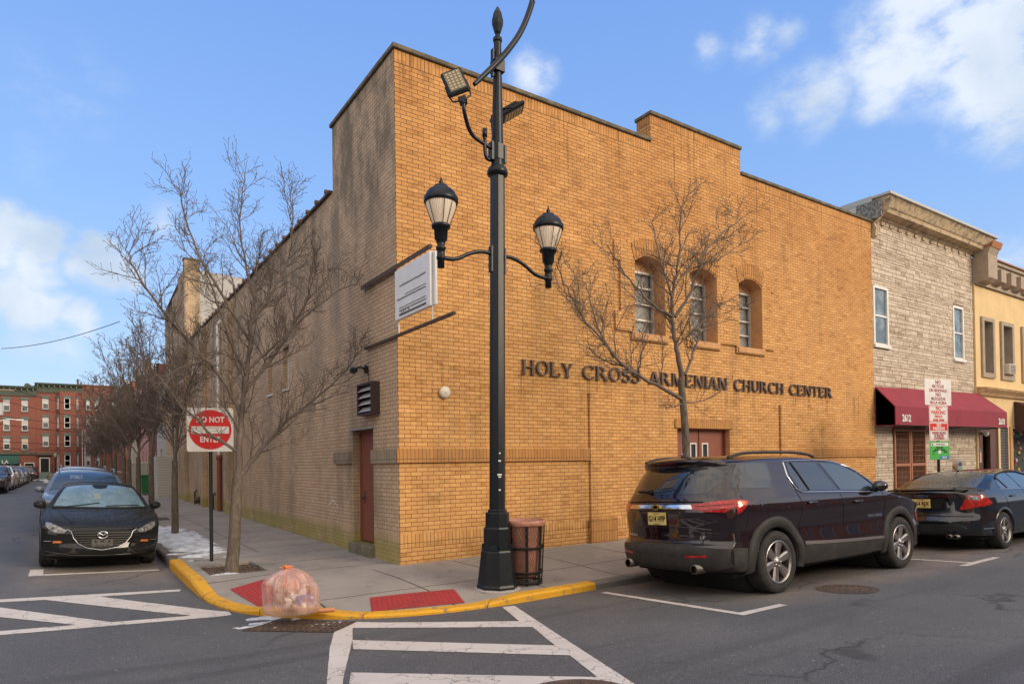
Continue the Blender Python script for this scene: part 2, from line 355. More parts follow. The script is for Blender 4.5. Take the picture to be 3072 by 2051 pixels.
M_coping = mat('coping_stone', (.10, .085, .06), .9, var=(5, (.2, .17, .12), .45, .7), bump=(30, .4))
M_roof = mat('roof_felt', (.08, .08, .08), .9)
M_black = mat('black_enamel', (.007, .010, .014), .34, spec=.3, var=(8, (.016, .016, .016), .5, .8), bump=(9, .03))
M_blk = mat('matte_black', (.010, .010, .011), .6, spec=.25)
M_steel = mat('galvanised_steel', (.45, .46, .47), .4, 1)
M_chrome = mat('chrome', (.75, .75, .76), .12, 1)
M_white = mat('white_paint', (.72, .71, .68), .5, var=(12, (.55, .53, .5), .45, .75))
M_alu = mat('window_aluminium', (.52, .50, .47), .45, .3)
M_glass = mat('window_glass', (.035, .05, .06), .04, 0, spec=.9)
M_blind = mat('window_blind', (.85, .84, .80), .7)
M_brown = mat('brown_door_paint', (.235, .075, .042), .5, var=(3, (.19, .06, .04), .4, .7), bump=(20, .05))
M_rust = mat('rusty_steel', (.07, .045, .035), .75, var=(14, (.13, .07, .04), .45, .65))
M_letter = mat('bronze_letters', (.085, .055, .045), .55)
M_red = mat('sign_red', (.60, .012, .012), .4, var=(5, (.5, .02, .02), .5, .8))
M_swhite = mat('sign_white', (.72, .70, .68), .4, var=(4, (.62, .58, .55), .45, .75))
M_dred = mat('dark_red_ink', (.30, .012, .02), .5)
M_yellow = None

def zroad(x, y):
    q = -2.93 - x; a = .055 * max(0, min(q, 6.3 - q)) if q < 6.3 else 0
    p = -2.85 - y; b = .045 * max(0, min(p, 10.4 - p)) if p < 10.4 else 0
    return (a ** 3 + b ** 3) ** (1 / 3) + .0055 * max(0, y)
def zwalk(x, y):
    return .15 + .0055 * max(0, min(y, 200)) + (.010 * max(0, min(x, 7)) * max(0, min(1, (y + 2.8) / 2.8)))

# ------------------------------------------------------------------ ground
def asphalt():
    s = NT('asphalt')
    c = s.mix(s.ramp(s.noise(.35, detail=7), .35, .7, 0, 1, True), (.080, .084, .091), (.128, .128, .130))
    c = s.mix(s.ramp(s.noise(3.5, stretch=(1, 3, 1), detail=8, rough=.75), .5, .78, 0, .45, True), c, (.15, .135, .125))
    # salty, dusty parking lane beside the kerb
    k = s.ma('MULTIPLY', s.ramp(s.y, -5.7, -4.9, 0, 1, True), s.ramp(s.x, 1.2, 3.4, 0, 1, True))
    k2 = s.ma('MULTIPLY', s.ramp(s.x, -5.2, -4.7, 0, 1, True), s.ramp(s.y, .5, 2.5, 0, 1, True))
    c = s.mix(s.ma('MULTIPLY', s.ma('MAXIMUM', k, k2), s.ramp(s.noise(1.3, detail=9, rough=.75), .30, .62, .1, .95, True)), c, (.235, .19, .165))
    g1 = s.noise(110, detail=2); g2 = s.noise(55, detail=4)
    c = s.mix(s.ramp(s.noise(28, detail=5, rough=.8), .42, .62, 0, .35), c, (.045, .046, .05))
    c = s.mix(s.ramp(g1, .5, .72, 0, .6), c, (.30, .30, .31)); c = s.mix(s.ramp(g2, .35, .5, .45, 0), c, (.02, .02, .022))
    w = s.n('ShaderNodeTexVoronoi'); w.feature = 'DISTANCE_TO_EDGE'; w.inputs['Scale'].default_value = .33
    wv = s.n('ShaderNodeVectorMath'); wv.operation = 'MULTIPLY_ADD'; nn = s.n('ShaderNodeTexNoise'); nn.inputs['Scale'].default_value = 1.5; nn.inputs['Detail'].default_value = 6
    s.l(s.co, nn.inputs['Vector']); s.l(nn.outputs['Color'], wv.inputs[0]); wv.inputs[1].default_value = (.9, .9, .9); s.l(s.co, wv.inputs[2]); s.l(wv.outputs[0], w.inputs['Vector'])
    cr = s.ma('MULTIPLY', s.ramp(w.outputs['Distance'], 0, .012, 1, 0), s.ramp(s.noise(.3), .46, .54, 0, 1))
    c = s.mix(s.ma('MULTIPLY', cr, .7), c, (.02, .02, .02))
    oil = s.ramp(s.noise(1.1, detail=3, rough=.4), .68, .74, 0, .55, True); c = s.mix(oil, c, (.03, .03, .031))
    tyre = s.ma('MULTIPLY', s.ramp(s.noise(.8, detail=4, stretch=(.12, 2.2, 1)), .52, .66, 0, .35, True), s.ma('LESS_THAN', s.y, -3.2)); c = s.mix(tyre, c, (.045, .045, .047))
    # white salt specks
    c = s.mix(s.ramp(s.noise(24, detail=1), .76, .78, 0, .7), c, (.42, .42, .44))
    s.bump(s.ma('ADD', g2, s.ma('MULTIPLY', g1, .6)), .35, .006)
    return s.done(c, s.ramp(g2, .3, .7, .65, .9), .35)
M_asph = asphalt()
def grid(name, xs, ys, zf, m, kind='structure'):
    b = MB(); n = len(ys); b.add([(x, y, zf(x, y)) for x in xs for y in ys], [(i * n + j, (i + 1) * n + j, (i + 1) * n + j + 1, i * n + j + 1) for i in range(len(xs) - 1) for j in range(n - 1)], True)
    return tag(b.build(name, m), kind=kind)
xs = [-400, -120, -60, -30, -20, -14, -12] + [-11 + .25 * i for i in range(57)] + [4, 6, 10, 16, 24, 40, 80, 160, 400]
ys = [-400, -120, -50, -30, -20, -16] + [-14 + .25 * i for i in range(77)] + [8, 12, 20, 30, 45, 60, 72, 85, 120, 200, 400]
xs = sorted(set(xs + [-2.93, -6.08, -9.23])); ys = sorted(set(ys + [-2.85, -8.05, -13.25, 0]))
grid('road', xs, ys, zroad, M_asph)

def concrete():
    s = NT('sidewalk_concrete')
    c = s.mix(s.ramp(s.noise(.5, detail=8, rough=.7), .35, .68, 0, 1, True), (.33, .295, .262), (.235, .215, .20))
    c = s.mix(s.ramp(s.noise(2.6, detail=9, rough=.75), .52, .72, 0, .7, True), c, (.11, .098, .088))
    c = s.mix(s.ramp(s.noise(9, detail=4), .68, .74, 0, .5), c, (.07, .06, .055))
    g = s.noise(120, detail=3); c = s.mix(s.ramp(g, .4, .7, 0, .3), c, (.32, .29, .26))
    j = None
    for e, w in (((0, -2), .011),):
        pass
    def line(v, w=.007): return s.ma('LESS_THAN', s.ma('ABSOLUTE', v), w)
    side = s.ma('GREATER_THAN', s.y, -.13)      # flags across the side street pavement
    front = s.ma('LESS_THAN', s.y, -.13)
    a = s.ma('MULTIPLY', side, line(s.ma('SUBTRACT', s.ma('FRACT', s.ma('DIVIDE', s.ma('ADD', s.y, .13), 1.09)), .5), .012))
    b = s.ma('MULTIPLY', s.ma('MULTIPLY', side, s.ma('GREATER_THAN', s.y, 3.0)), line(s.ma('ADD', s.x, 1.45), .010))
    d = s.ma('MULTIPLY', front, line(s.ma('SUBTRACT', s.ma('FRACT', s.ma('DIVIDE', s.ma('ADD', s.x, 1.2), 1.38)), .5), .010))
    e = s.ma('MULTIPLY', front, line(s.ma('ADD', s.y, 1.76), .012))
    j = s.ma('MAXIMUM', s.ma('MAXIMUM', a, b), s.ma('MAXIMUM', d, e))
    c = s.mix(s.ma('MULTIPLY', j, .85), c, (.035, .03, .028))
    s.bump(s.ma('SUBTRACT', s.ma('MULTIPLY', g, .3), s.ma('MULTIPLY', j, 1.0)), .5, .006)
    return s.done(c, .88, .25)
M_conc = concrete()
M_kerb = mat('kerb_stone', (.13, .12, .11), .9, var=(3, (.2, .18, .16), .4, .7), bump=(40, .4))
def yellow_paint():
    s = NT('yellow_kerb_paint')
    c = s.mix(s.ramp(s.noise(7, detail=9, rough=.8), .54, .60, 0, .8), (.70, .36, .025), (.17, .14, .11))
    jn = s.ma('ABSOLUTE', s.ma('SUBTRACT', s.ma('FRACT', s.ma('MULTIPLY', s.ma('SUBTRACT', s.x, s.y), .55)), .5)); c = s.mix(s.ma('LESS_THAN', jn, .004), c, (.05, .04, .03))
    c = s.mix(s.ramp(s.noise(1.5, detail=5), .4, .7, 0, .5), c, (.55, .27, .025)); s.bump(s.noise(50), .4, .008)
    return s.done(c, .75, .3)
M_yellow = yellow_paint()
def resample(pts, st):
    out = [Vector(pts[0])]
    for a, b in zip(pts, pts[1:]):
        a, b = Vector(a), Vector(b); n = max(1, int((b - a).length / st)); out += [a + (b - a) * i / n for i in range(1, n + 1)]
    return out
def smooth_path(p, it=3):
    p = [Vector(q) for q in p]
    for _ in range(it):
        q = [p[0]]
        for a, b in zip(p, p[1:]): q += [a * .75 + b * .25, a * .25 + b * .75]
        p = q + [p[-1]]
    return p
KC = smooth_path([(-2.93, 3.0), (-2.93, .2), (-2.86, -.75), (-2.66, -1.4), (-2.28, -1.98), (-1.75, -2.45), (-1.15, -2.74), (-.5, -2.88), (.2, -2.93), (1.0, -2.88), (1.6, -2.84)], 2)
KERB = resample([(-2.93, 71), (-2.93, 40), (-2.93, 20), (-2.93, 10), (-2.93, 3.0)], 3) + KC[1:] + resample([(1.6, -2.84), (10, -2.82), (60, -2.82)], 3)[1:]
def drop(x, y):
    d = 0; e = max(0, min(1, (-y - .9) / 1.8)) * max(0, min(1, (4.5 - x) / 2.5)); e = e * e * (3 - 2 * e) * .055
    for (ax, ay), (bx, by) in (((-1.55, -2.5), (-.35, -2.85)), ((-2.75, -.3), (-2.6, -1.2))):
        vx, vy = bx - ax, by - ay; t = max(0, min(1, ((x - ax) * vx + (y - ay) * vy) / (vx * vx + vy * vy)))
        k = max(0, 1 - sqrt((x - ax - t * vx) ** 2 + (y - ay - t * vy) ** 2) / 1.15); d = max(d, k * k * (3 - 2 * k))
    return max(d * .105, e)
def ktop(p, yel=True):      # dropped kerb at the ramp by the corner
    return zwalk(p.x, p.y) - drop(p.x, p.y)
def inward(path, i, w):
    t = (path[min(i + 1, len(path) - 1)] - path[max(i - 1, 0)]).normalized(); return path[i] + Vector((-t.y, t.x)) * w
def kerb_strip(name, path, w, m, raise_=0.0, label=None):
    b = MB(); vs = []
    for i, p in enumerate(path):
        q = inward(path, i, w); q1 = inward(path, i, .025); zt = ktop(p) + raise_
        vs += [(p.x, p.y, -.2), (p.x, p.y, zt - .025), (q1.x, q1.y, zt), (q.x, q.y, zt + .001), (q.x, q.y, -.2)]
    vs = [(v[0] + .008 * noise.noise(Vector(v) * 3.1), v[1] + .008 * noise.noise(Vector(v) * 3.7), v[2] + (.007 * noise.noise(Vector(v) * 5) if v[2] > 0 else 0)) for v in vs]
    b.add(vs, [(i * 5 + k, i * 5 + k + 1, i * 5 + 5 + k + 1, i * 5 + 5 + k) for i in range(len(path) - 1) for k in range(4)])
    n = len(path) - 1; b.add([vs[k] for k in range(5)] + [vs[n * 5 + k] for k in range(5)], [(0, 1, 2, 3, 4), (9, 8, 7, 6, 5)])
    return tag(b.build(name, m), kind='structure')
i0 = 0
yel = [p for p in KERB if p.y <= 3.01 and p.x <= 1.61]; pre = [p for p in KERB if p.y >= 3.0 - 1e-6]; post = [p for p in KERB if p.x >= 1.6 - 1e-6]
kerb_strip('kerb', yel, .17, M_yellow)
kerb_strip('kerb', pre, .15, M_kerb); kerb_strip('kerb', post, .15, M_kerb)
# pavement slab inside the kerb line
inn = [inward(KERB, i, .15 if (p.y > 3.01 or p.x > 1.61) else .17) for i, p in enumerate(KERB)]
PIT = [(-2.64, .82, -1.83, 2.0), (-2.64, 6.7, -1.85, 7.95), (-2.64, 12.0, -1.85, 13.2), (-2.64, 16.2, -1.85, 17.4), (3.7, -2.6, 4.8, -1.8)]
PAD1 = [(-2.62, -.42), (-2.05, -.24), (-2.12, -1.30), (-2.40, -1.50), (-2.54, -1.35)]
PAD1 = [(-2.53, .0), (-2.0, .16), (-2.15, -1.22), (-2.46, -1.36)]
PAD2 = [(-1.46, -2.42), (-.36, -2.68), (-.2, -2.10), (-1.28, -1.92)]
poly = [tuple(p) for p in inn] + [(60, .4), (.4, .4), (.4, 71)]
holes = [[(a, b), (c, b), (c, d), (a, d)] for a, b, c, d in PIT]
fill = [(x * .5, y * .5) for x in range(-5, 14) for y in range(-5, 60)]
fill = [p for p in fill if (p[0] < .35 or p[1] < .35)] + [(-2.9 + .15 * i + .031, -3 + .15 * j + .027) for i in range(32) for j in range(30)]
def inpoly(p, q):
    c = False; n = len(q)
    for i in range(n):
        a, b = q[i], q[(i + 1) % n]
        if (a[1] > p[1]) != (b[1] > p[1]) and p[0] < (b[0] - a[0]) * (p[1] - a[1]) / (b[1] - a[1]) + a[0]: c = not c
    return c
fill = [p for p in fill if inpoly(p, poly)]
vv, ff = cdt(poly, holes, fill)
kin = set((round(p.x, 4), round(p.y, 4)) for p in inn); kz = {(round(q.x, 4), round(q.y, 4)): ktop(p) for p, q in zip(KERB, inn)}
def zw(p):
    k = (round(p[0], 4), round(p[1], 4))
    if k in kz: return kz[k] - .004
    return zwalk(*p) - drop(*p) - .004
b = MB(); b.add([(p[0], p[1], zw(p)) for p in vv], ff, False)
for h in holes: b.add([(p[0], p[1], zw(p)) for p in h] + [(p[0], p[1], zw(p) - .2) for p in h], [(i, (i + 1) % 4, 4 + (i + 1) % 4, 4 + i) for i in range(4)])
walk = tag(b.build('sidewalk', M_conc), kind='structure')
def zs(x, y): return zwalk(x, y) - drop(x, y) - .004
# earth in the tree pits
M_soil = mat('tree_pit_soil', (.07, .05, .035), .95, var=(25, (.16, .11, .07), .45, .65), bump=(40, .9))
for a, y0, c, y1 in PIT:
    grid('soil', [a + (c - a) * i / 10 for i in range(11)], [y0 + (y1 - y0) * i / 12 for i in range(13)], lambda x, y: zwalk(x, y) - .05 + .03 * noise.noise(Vector((x * 6, y * 6, 0))), M_soil, 'structure')
# tactile ramps
def tactile():
    s = NT('tactile_red'); 
    v = s.n('ShaderNodeTexVoronoi'); v.inputs['Scale'].default_value = 17; v.inputs['Randomness'].default_value = 0; s.l(s.co, v.inputs['Vector'])
    k = s.ramp(v.outputs['Distance'], .18, .36, 1, 0, True)
    c = s.mix(s.ramp(s.noise(3, detail=7), .4, .7, 0, .5), (.36, .035, .035), (.24, .03, .035)); c = s.mix(s.ma('MULTIPLY', k, .35), c, (.5, .09, .08))
    s.bump(k, .9, .012); return s.done(c, .7, .4)
M_tact = tactile()
for P in (PAD1, PAD2):
    b = MB(); n = 10; vs = []
    for i in range(n + 1):
        for j in range(n + 1):
            u, w = i / n, j / n; q = Vector(P[0]).lerp(Vector(P[1]), u).lerp(Vector(P[3]).lerp(Vector(P[2]), u), w); vs.append((q.x, q.y, zs(q.x, q.y) + .006))
    b.add(vs, [(i * (n + 1) + j, (i + 1) * (n + 1) + j, (i + 1) * (n + 1) + j + 1, i * (n + 1) + j + 1) for i in range(n) for j in range(n)], True)
    Lu, Lw = (Vector(P[1]) - Vector(P[0])).length, (Vector(P[3]) - Vector(P[0])).length
    for i in range(int(Lu / .062)):
        for j in range(int(Lw / .062)):
            u, w = (i + .5) * .062 / Lu, (j + .5) * .062 / Lw; q = Vector(P[0]).lerp(Vector(P[1]), u).lerp(Vector(P[3]).lerp(Vector(P[2]), u), w); z = zs(q.x, q.y) + .006
            b.add([(q.x + r * cos(a * pi / 3), q.y + r * sin(a * pi / 3), z + h) for r, h in ((.018, 0), (.010, .008)) for a in range(6)], [(a, (a + 1) % 6, 6 + (a + 1) % 6, 6 + a) for a in range(6)] + [(6, 7, 8, 9, 10, 11)], False)
    tag(b.build('tactile_paving', M_tact), kind='structure')

# painted markings draped 4 mm above the asphalt
def road_paint():
    s = NT('road_paint'); n = s.noise(5, detail=9, rough=.8)
    c = s.mix(s.ramp(s.noise(1.2, detail=6), .3, .7, 0, 1), (.64, .59, .545), (.54, .49, .455))
    w = s.n('ShaderNodeTexVoronoi'); w.feature = 'DISTANCE_TO_EDGE'; w.inputs['Scale'].default_value = 3.2
    wv = s.n('ShaderNodeVectorMath'); wv.operation = 'MULTIPLY_ADD'; nn = s.n('ShaderNodeTexNoise'); nn.inputs['Scale'].default_value = 7; nn.inputs['Detail'].default_value = 5
    s.l(s.co, nn.inputs['Vector']); s.l(nn.outputs['Color'], wv.inputs[0]); wv.inputs[1].default_value = (.22, .22, .22); s.l(s.co, wv.inputs[2]); s.l(wv.outputs[0], w.inputs['Vector'])
    c = s.mix(s.ramp(w.outputs['Distance'], .0, .016, .85, 0), c, (.05, .05, .05))
    c = s.mix(s.ramp(n, .60, .68, 0, .8), c, (.12, .11, .11)); s.bump(s.noise(150), .3, .004); return s.done(c, .7, .3)
M_paint = road_paint()
def marking(polys, step=.2, dz=.004):
    b = MB()
    for P in polys:
        xs_, ys_ = [p[0] for p in P], [p[1] for p in P]
        P2 = [tuple(q) for q in resample([*P, P[0]], .12)[:-1]]
        P2 = [(p[0] + .006 * noise.noise(Vector((p[0] * 9, p[1] * 9, 1))), p[1] + .006 * noise.noise(Vector((p[0] * 9, p[1] * 9, 5)))) for p in P2]
        ins = []
        x = min(xs_)
        while x < max(xs_):
            y = min(ys_)
            while y < max(ys_):
                if inpoly((x, y), P): ins.append((x + .013, y + .017))
                y += step
            x += step
        vv, ff = cdt(P2, (), [p for p in ins if inpoly(p, P)]); b.add([(p[0], p[1], zroad(*p) + dz) for p in vv], ff, True)
    return tag(b.build('road_marking', M_paint), kind='structure')
def band(p, q, w): 
    p, q = Vector(p), Vector(q); t = (q - p).normalized(); n = Vector((-t.y, t.x)) * w / 2; return [tuple(p - n), tuple(q - n), tuple(q + n), tuple(p + n)]
# hatched box by the corner (foreground)
marking([[(-2.90, -5.4), (-2.55, -4.55), (-2.06, -3.41), (-1.85, -2.85), (-.43, -4.18), (-.36, -3.84), (-1.73, -2.60), (-2.07, -2.90), (-2.35, -3.6), (-2.75, -4.72), (-3.1, -5.55)],
         [(-.36, -3.84), (-.03, -3.0), (.12, -3.05), (-.35, -4.35), (-1.02, -6.25), (-1.4, -7.2), (-1.62, -7.2), (-1.11, -5.95), (-.86, -5.32), (-.74, -4.96), (-.43, -4.18)],
         [(-2.06, -3.41), (-.74, -4.96), (-.86, -5.32), (-2.19, -3.78)], [(-2.49, -4.54), (-1.11, -5.95), (-1.22, -6.25), (-2.62, -4.84)]])
# parking bay by the side street, chevrons
marking([[(-4.88, 3.52), (-4.70, 3.52), (-4.70, 2.78), (-4.88, 2.78)], [(-4.70, 2.93), (-3.10, 2.93), (-3.10, 2.82), (-4.70, 2.78)]])
marking([[(-5.6, .80), (-3.05, .76), (-3.07, .60), (-4.03, .56), (-2.77, -1.17), (-2.78, -1.37), (-3.94, -1.39), (-5.6, -1.42), (-5.6, -1.22), (-4.6, -1.2), (-3.18, -1.19), (-4.62, .56), (-5.6, .60)],
         [(-5.6, .55), (-5.3, .55), (-3.98, -1.2), (-4.3, -1.2), (-5.6, .25)]])
marking([[(1.46, -3.1), (1.56, -3.1), (1.60, -5.17), (2.3, -5.17), (2.3, -5.28), (1.50, -5.29)], [(7.08, -3.4), (7.16, -3.4), (7.2, -5.19), (8.07, -5.17), (8.07, -5.27), (6.72, -5.33), (6.70, -5.22), (7.1, -5.2)]])
for x0 in (13.0, 18.7): marking([[(x0, -3.4), (x0 + .1, -3.4), (x0 + .1, -5.18), (x0 + .7, -5.18), (x0 + .7, -5.28), (x0 - .5, -5.28), (x0 - .5, -5.18), (x0, -5.18)]])
# snow and ice left along the kerb
M_snow = mat('old_snow', (.62, .66, .72), .6, var=(7, (.30, .28, .26), .45, .7), bump=(20, .6))
def snow(cx, cy, rx, ry, zf, n=26, seed=0, th=.035, dens=.0):
    b = MB(); idx = {}; vs = []; fs = []
    def h(x, y):
        d = ((x - cx) / rx) ** 2 + ((y - cy) / ry) ** 2
        return (1 - d) * .6 + noise.fractal(Vector((x * 2.2, y * 5.5, seed)), 1, 2, 5) * .75 - .12 + dens
    st = max(rx, ry) * 2 / (n * 2)
    nx, ny = int(rx * 2 / st), int(ry * 2 / st)
    for i in range(nx + 1):
        for j in range(ny + 1):
            x, y = cx - rx + i * st, cy - ry + j * st; k = h(x, y)
            vs.append((x, y, zf(x, y) - .01 + max(-.01, min(th, k * th * 1.6)) + .004 * noise.noise(Vector((x * 18, y * 18, 3))))); idx[i, j] = k
    for i in range(nx):
        for j in range(ny):
            if max(idx[i, j], idx[i + 1, j], idx[i, j + 1], idx[i + 1, j + 1]) > .1: a = i * (ny + 1) + j; fs.append((a, a + ny + 1, a + ny + 2, a + 1))
    b.add(vs, fs, True); return tag(b.build('snow', M_snow), kind='stuff')
snow(-2.35, 6.2, .55, 3.6, zs, 70, 3, .06, .05)
snow(-2.45, .95, .25, .22, lambda x, y: zwalk(x, y) - .03, 24, 5, .03, .1)
snow(-2.5, -2.0, .5, .35, zroad, 40, 8, .02, -.05); snow(-2.05, -2.5, .35, .2, zroad, 40, 9, .02, 0)
snow(-2.6, 20, .3, 6, zs, 60, 12, .05, .1)
# ------------------------------------------------------------------ the golden brick church centre
CH = thing('church_centre', 'golden brick church centre with bronze letters on the front and a sooty side wall coloured grey for cool shade', 'church building', (0, 0, 0))
D0 = .4
WIN = [(5.22, 6.09), (6.88, 7.77), (8.54, 9.41)]
wh = [arch(a, c, 4.36, 5.82, .16) for a, c in WIN]
front = [(0, .1), (14.56, .1), (14.56, 8.41), (8.74, 8.41), (8.74, 8.99), (5.78, 8.99), (5.78, 8.41), (0, 8.41)]
door = [(6.44, .14), (8.18, .14), (8.18, 2.43), (6.44, 2.43)]
wall('front_wall', front, wh + [door], XZ(0), D0, [M_gold, M_reveal], CH)
# raised brick panel round the three windows
top = [(9.91, 6.17)]
for a, c in reversed(WIN):
    m_ = (a + c) / 2; top += [(c + .20, 6.17), (c + .17, 6.23), (m_ + .22, 6.33), (m_, 6.36), (m_ - .22, 6.33), (a - .17, 6.23), (a - .20, 6.17)]
pan = [(4.67, 4.37), (5.12, 4.37), (5.12, 4.2), (6.19, 4.2), (6.19, 4.37), (6.78, 4.37), (6.78, 4.2), (7.87, 4.2), (7.87, 4.37), (8.44, 4.37), (8.44, 4.2), (9.51, 4.2), (9.51, 4.37),
       (9.91, 4.37), (9.91, 4.75), (9.78, 4.75), (9.78, 5.78), (9.91, 5.78)] + top + [(4.67, 6.17), (4.67, 5.78), (4.82, 5.78), (4.82, 4.75), (4.67, 4.75)]
wall('window_surround', pan, wh, lambda a, b_, d: (a, d - .045, b_), .044, [M_gold, M_reveal], CH)
# voussoirs over the windows, stucco sills below
for a, c in WIN:
    b = MB(); n = 13
    for i in range(n):
        t0, t1 = i / n, (i + .86) / n; q = []
        for t, r in ((t0, 0), (t1, 0), (t1, 1), (t0, 1)):
            x = a - .02 + (c - a + .04) * t; z = 5.84 + .16 * (1 - (2 * t - 1) ** 2) + r * .33; x += (t - .5) * .16 * r; q.append((x, z))
        b.prism(q, lambda p, z, d: (p, d, z), -.062, -.0455)
    b.build('brick_arch', M_band, CH)
    b = MB(); b.box(a - .06, -.075, 4.22, c + .06, .0, 4.355, .01); b.box(a + .001, .001, 4.22, c - .001, .3, 4.375); b.build('window_sill', M_reveal, CH)
    # window: frame, blinds, panes
    w = MB(); X0, X1, Z0, Z1 = a + .0, c - .0, 4.376, 5.74; yy = .27
    w.box(X0 + .002, yy, Z0, X0 + .05, yy + .06, Z1); w.box(X1 - .05, yy, Z0, X1 - .002, yy + .06, Z1); w.box(X0 + .05, yy, Z0, X1 - .05, yy + .06, Z0 + .04); w.box(X0 + .05, yy, Z1 - .04, X1 - .05, yy + .06, Z1)
    for k in (1, 2, 3): zz = Z0 + (Z1 - Z0) * k / 4; w.box(X0 + .05, yy + .005, zz - .016, X1 - .05, yy + .05, zz + .016)
    wo = w.build('window', M_alu, CH)
    w = MB(); w.prism(arch(a, c, Z1, 5.82, .16), lambda p, z, d: (p, d, z), yy + .02, yy + .07); w.build('head_panel', M_reveal, wo)
    g = MB(); g.box(X0 + .05, yy + .028, Z0 + .04, X1 - .05, yy + .034, Z1 - .04); g.build('pane', mat('hazy_glass', (.05, .06, .07), .05, alpha=.14, spec=.9), wo)
    bl = MB(); k = Z0 + .05
    while k < Z1 - .05: bl.add([(X0 + .06, yy + .075, k), (X1 - .06, yy + .075, k), (X1 - .06, yy + .10, k + .020), (X0 + .06, yy + .10, k + .020)], [(0, 1, 2, 3)]); k += .027
    bl.box(X0 + .05, yy + .12, Z0, X1 - .05, yy + .122, Z1); bl.build('blind', M_blind, wo)
# projecting bands and piers
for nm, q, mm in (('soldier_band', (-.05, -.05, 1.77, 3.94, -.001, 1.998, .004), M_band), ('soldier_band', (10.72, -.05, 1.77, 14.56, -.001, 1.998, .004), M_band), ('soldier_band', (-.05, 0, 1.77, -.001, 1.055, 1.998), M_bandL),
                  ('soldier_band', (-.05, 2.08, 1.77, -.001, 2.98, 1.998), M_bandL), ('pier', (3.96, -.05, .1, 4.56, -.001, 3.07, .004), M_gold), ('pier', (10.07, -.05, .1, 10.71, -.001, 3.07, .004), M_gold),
                  ('pier_base', (3.92, -.10, .1, 4.60, -.0505, .66, .01), M_band), ('pier_base', (10.03, -.10, .1, 10.75, -.0505, .66, .01), M_band)):
    b = MB(); b.box(*q); b.build(nm, mm, CH)
b = MB(); b.box(6.36, -.03, 2.435, 8.27, -.001, 2.63, .004); b.build('door_lintel', M_band, CH)
# entrance doors
for i, (x0, x1) in enumerate(((6.46, 7.31), (7.32, 8.16))):
    d = MB(); vx = x1 - .26 if i == 0 else x0 + .12
    H = [[(vx, 1.35), (vx + .15, 1.35), (vx + .15, 2.1), (vx, 2.1)]]
    dd = wall('door', [(x0, .2), (x1, .2), (x1, 2.40), (x0, 2.40)], H, XZ(.17), .045, M_brown, CH)
    f = MB()
    for q in ((vx - .03, 1.32, vx, 2.13), (vx + .15, 1.32, vx + .18, 2.13), (vx, 1.32, vx + .15, 1.35), (vx, 2.1, vx + .15, 2.13)): f.box(q[0], .155, q[1], q[2], .172, q[3])
    f.build('vision_frame', M_white, dd)
    g = MB(); g.box(vx, .185, 1.35, vx + .15, .19, 2.1); g.build('pane', M_glass, dd)
    h = MB(); hx = x1 - .08 if i == 0 else x0 + .08; h.tube([(hx, .17, 1.05), (hx, .12, 1.08), (hx, .12, 1.28), (hx, .17, 1.31)], .012, 6); h.build('handle', M_steel, dd)
f = MB(); f.box(6.441, .12, .14, 6.46, .21, 2.43); f.box(8.16, .12, .14, 8.179, .21, 2.43); f.box(6.46, .12, 2.40, 8.16, .21, 2.429); f.box(7.311, .15, .2, 7.319, .2, 2.4); f.box(6.44, -.02, .12, 8.18, .4, .2); f.build('door_frame', M_brown, CH)
f = MB(); f.box(6.44, .3, .2, 8.18, .32, 2.43); f.build('door_backing', M_blk, CH)
# coping
b = MB()
def cop(x0, x1, z, y0=-.045, y1=.44): b.box(x0, y0, z, x1, y1, z + .075, .01)
x = -.045
cuts = [(-.045, 1.9), (1.9, 3.85), (3.85, 5.779)]
for a, c in cuts: cop(a + .003, c - .003, 8.411)
for a, c in ((5.75, 7.25), (7.25, 8.77)): cop(a + .003, c - .003, 8.991)
for a, c in ((8.741, 10.7), (10.7, 12.65), (12.65, 14.60)): cop(a + .003, c - .003, 8.411)
b.box(-.045, .443, 8.411, .44, 1.7, 8.486, .01); b.box(-.045, 1.705, 8.411, .44, 3.03, 8.486, .01)
b.build('coping', M_coping, CH)
# side elevation along the side street
SWIN = [[(6.20, 3.6), (6.74, 3.6), (6.74, 4.6), (6.20, 4.6)], [(7.68, 3.6), (8.18, 3.6), (8.18, 4.6), (7.68, 4.6)]]
SDOOR = [(1.06, .34), (2.04, .34), (2.04, 2.37), (1.06, 2.37)]
side = [(.4, .05), (22.6, .05), (22.6, 7.13), (2.98, 7.13), (2.98, 8.41), (.4, 8.41)]
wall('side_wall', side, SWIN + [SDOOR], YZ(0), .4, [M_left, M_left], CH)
sk = MB(); sk.box(0.001, .0012, .1, .0, .4, 8.4)
# first 0.4 m of the side face belongs to the front slab: thin facing in the shade-greyed brick, 3 mm proud
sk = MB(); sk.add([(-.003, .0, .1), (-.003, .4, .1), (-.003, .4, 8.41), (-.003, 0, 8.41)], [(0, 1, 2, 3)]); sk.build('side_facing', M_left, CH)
for q in SWIN:
    y0, z0, y1, z1 = q[0][0], q[0][1], q[1][0], q[2][1]
    w = MB(); X = .12
    for s_ in ((y0 + .001, z0, y0 + .05, z1), (y1 - .05, z0, y1 - .001, z1), (y0 + .05, z0, y1 - .05, z0 + .05), (y0 + .05, z1 - .05, y1 - .05, z1 - .001), (y0 + .05, (z0 + z1) / 2 - .02, y1 - .05, (z0 + z1) / 2 + .02)): w.box(X, s_[0], s_[1], X + .06, s_[2], s_[3])
    wo = w.build('window', M_white, CH); w = MB(); w.box(-.03, y0 - .04, z0 - .05, -.001, y1 + .04, z0 - .002); w.build('sill', M_white, wo)
    g = MB(); g.box(X + .02, y0 + .05, z0 + .05, X + .03, y1 - .05, z1 - .05); g.build('pane', M_glass, wo)
d = MB(); d.box(.145, 1.085, .36, .19, 1.98, 2.34, .004); dd = d.build('side_door', M_brown, CH)
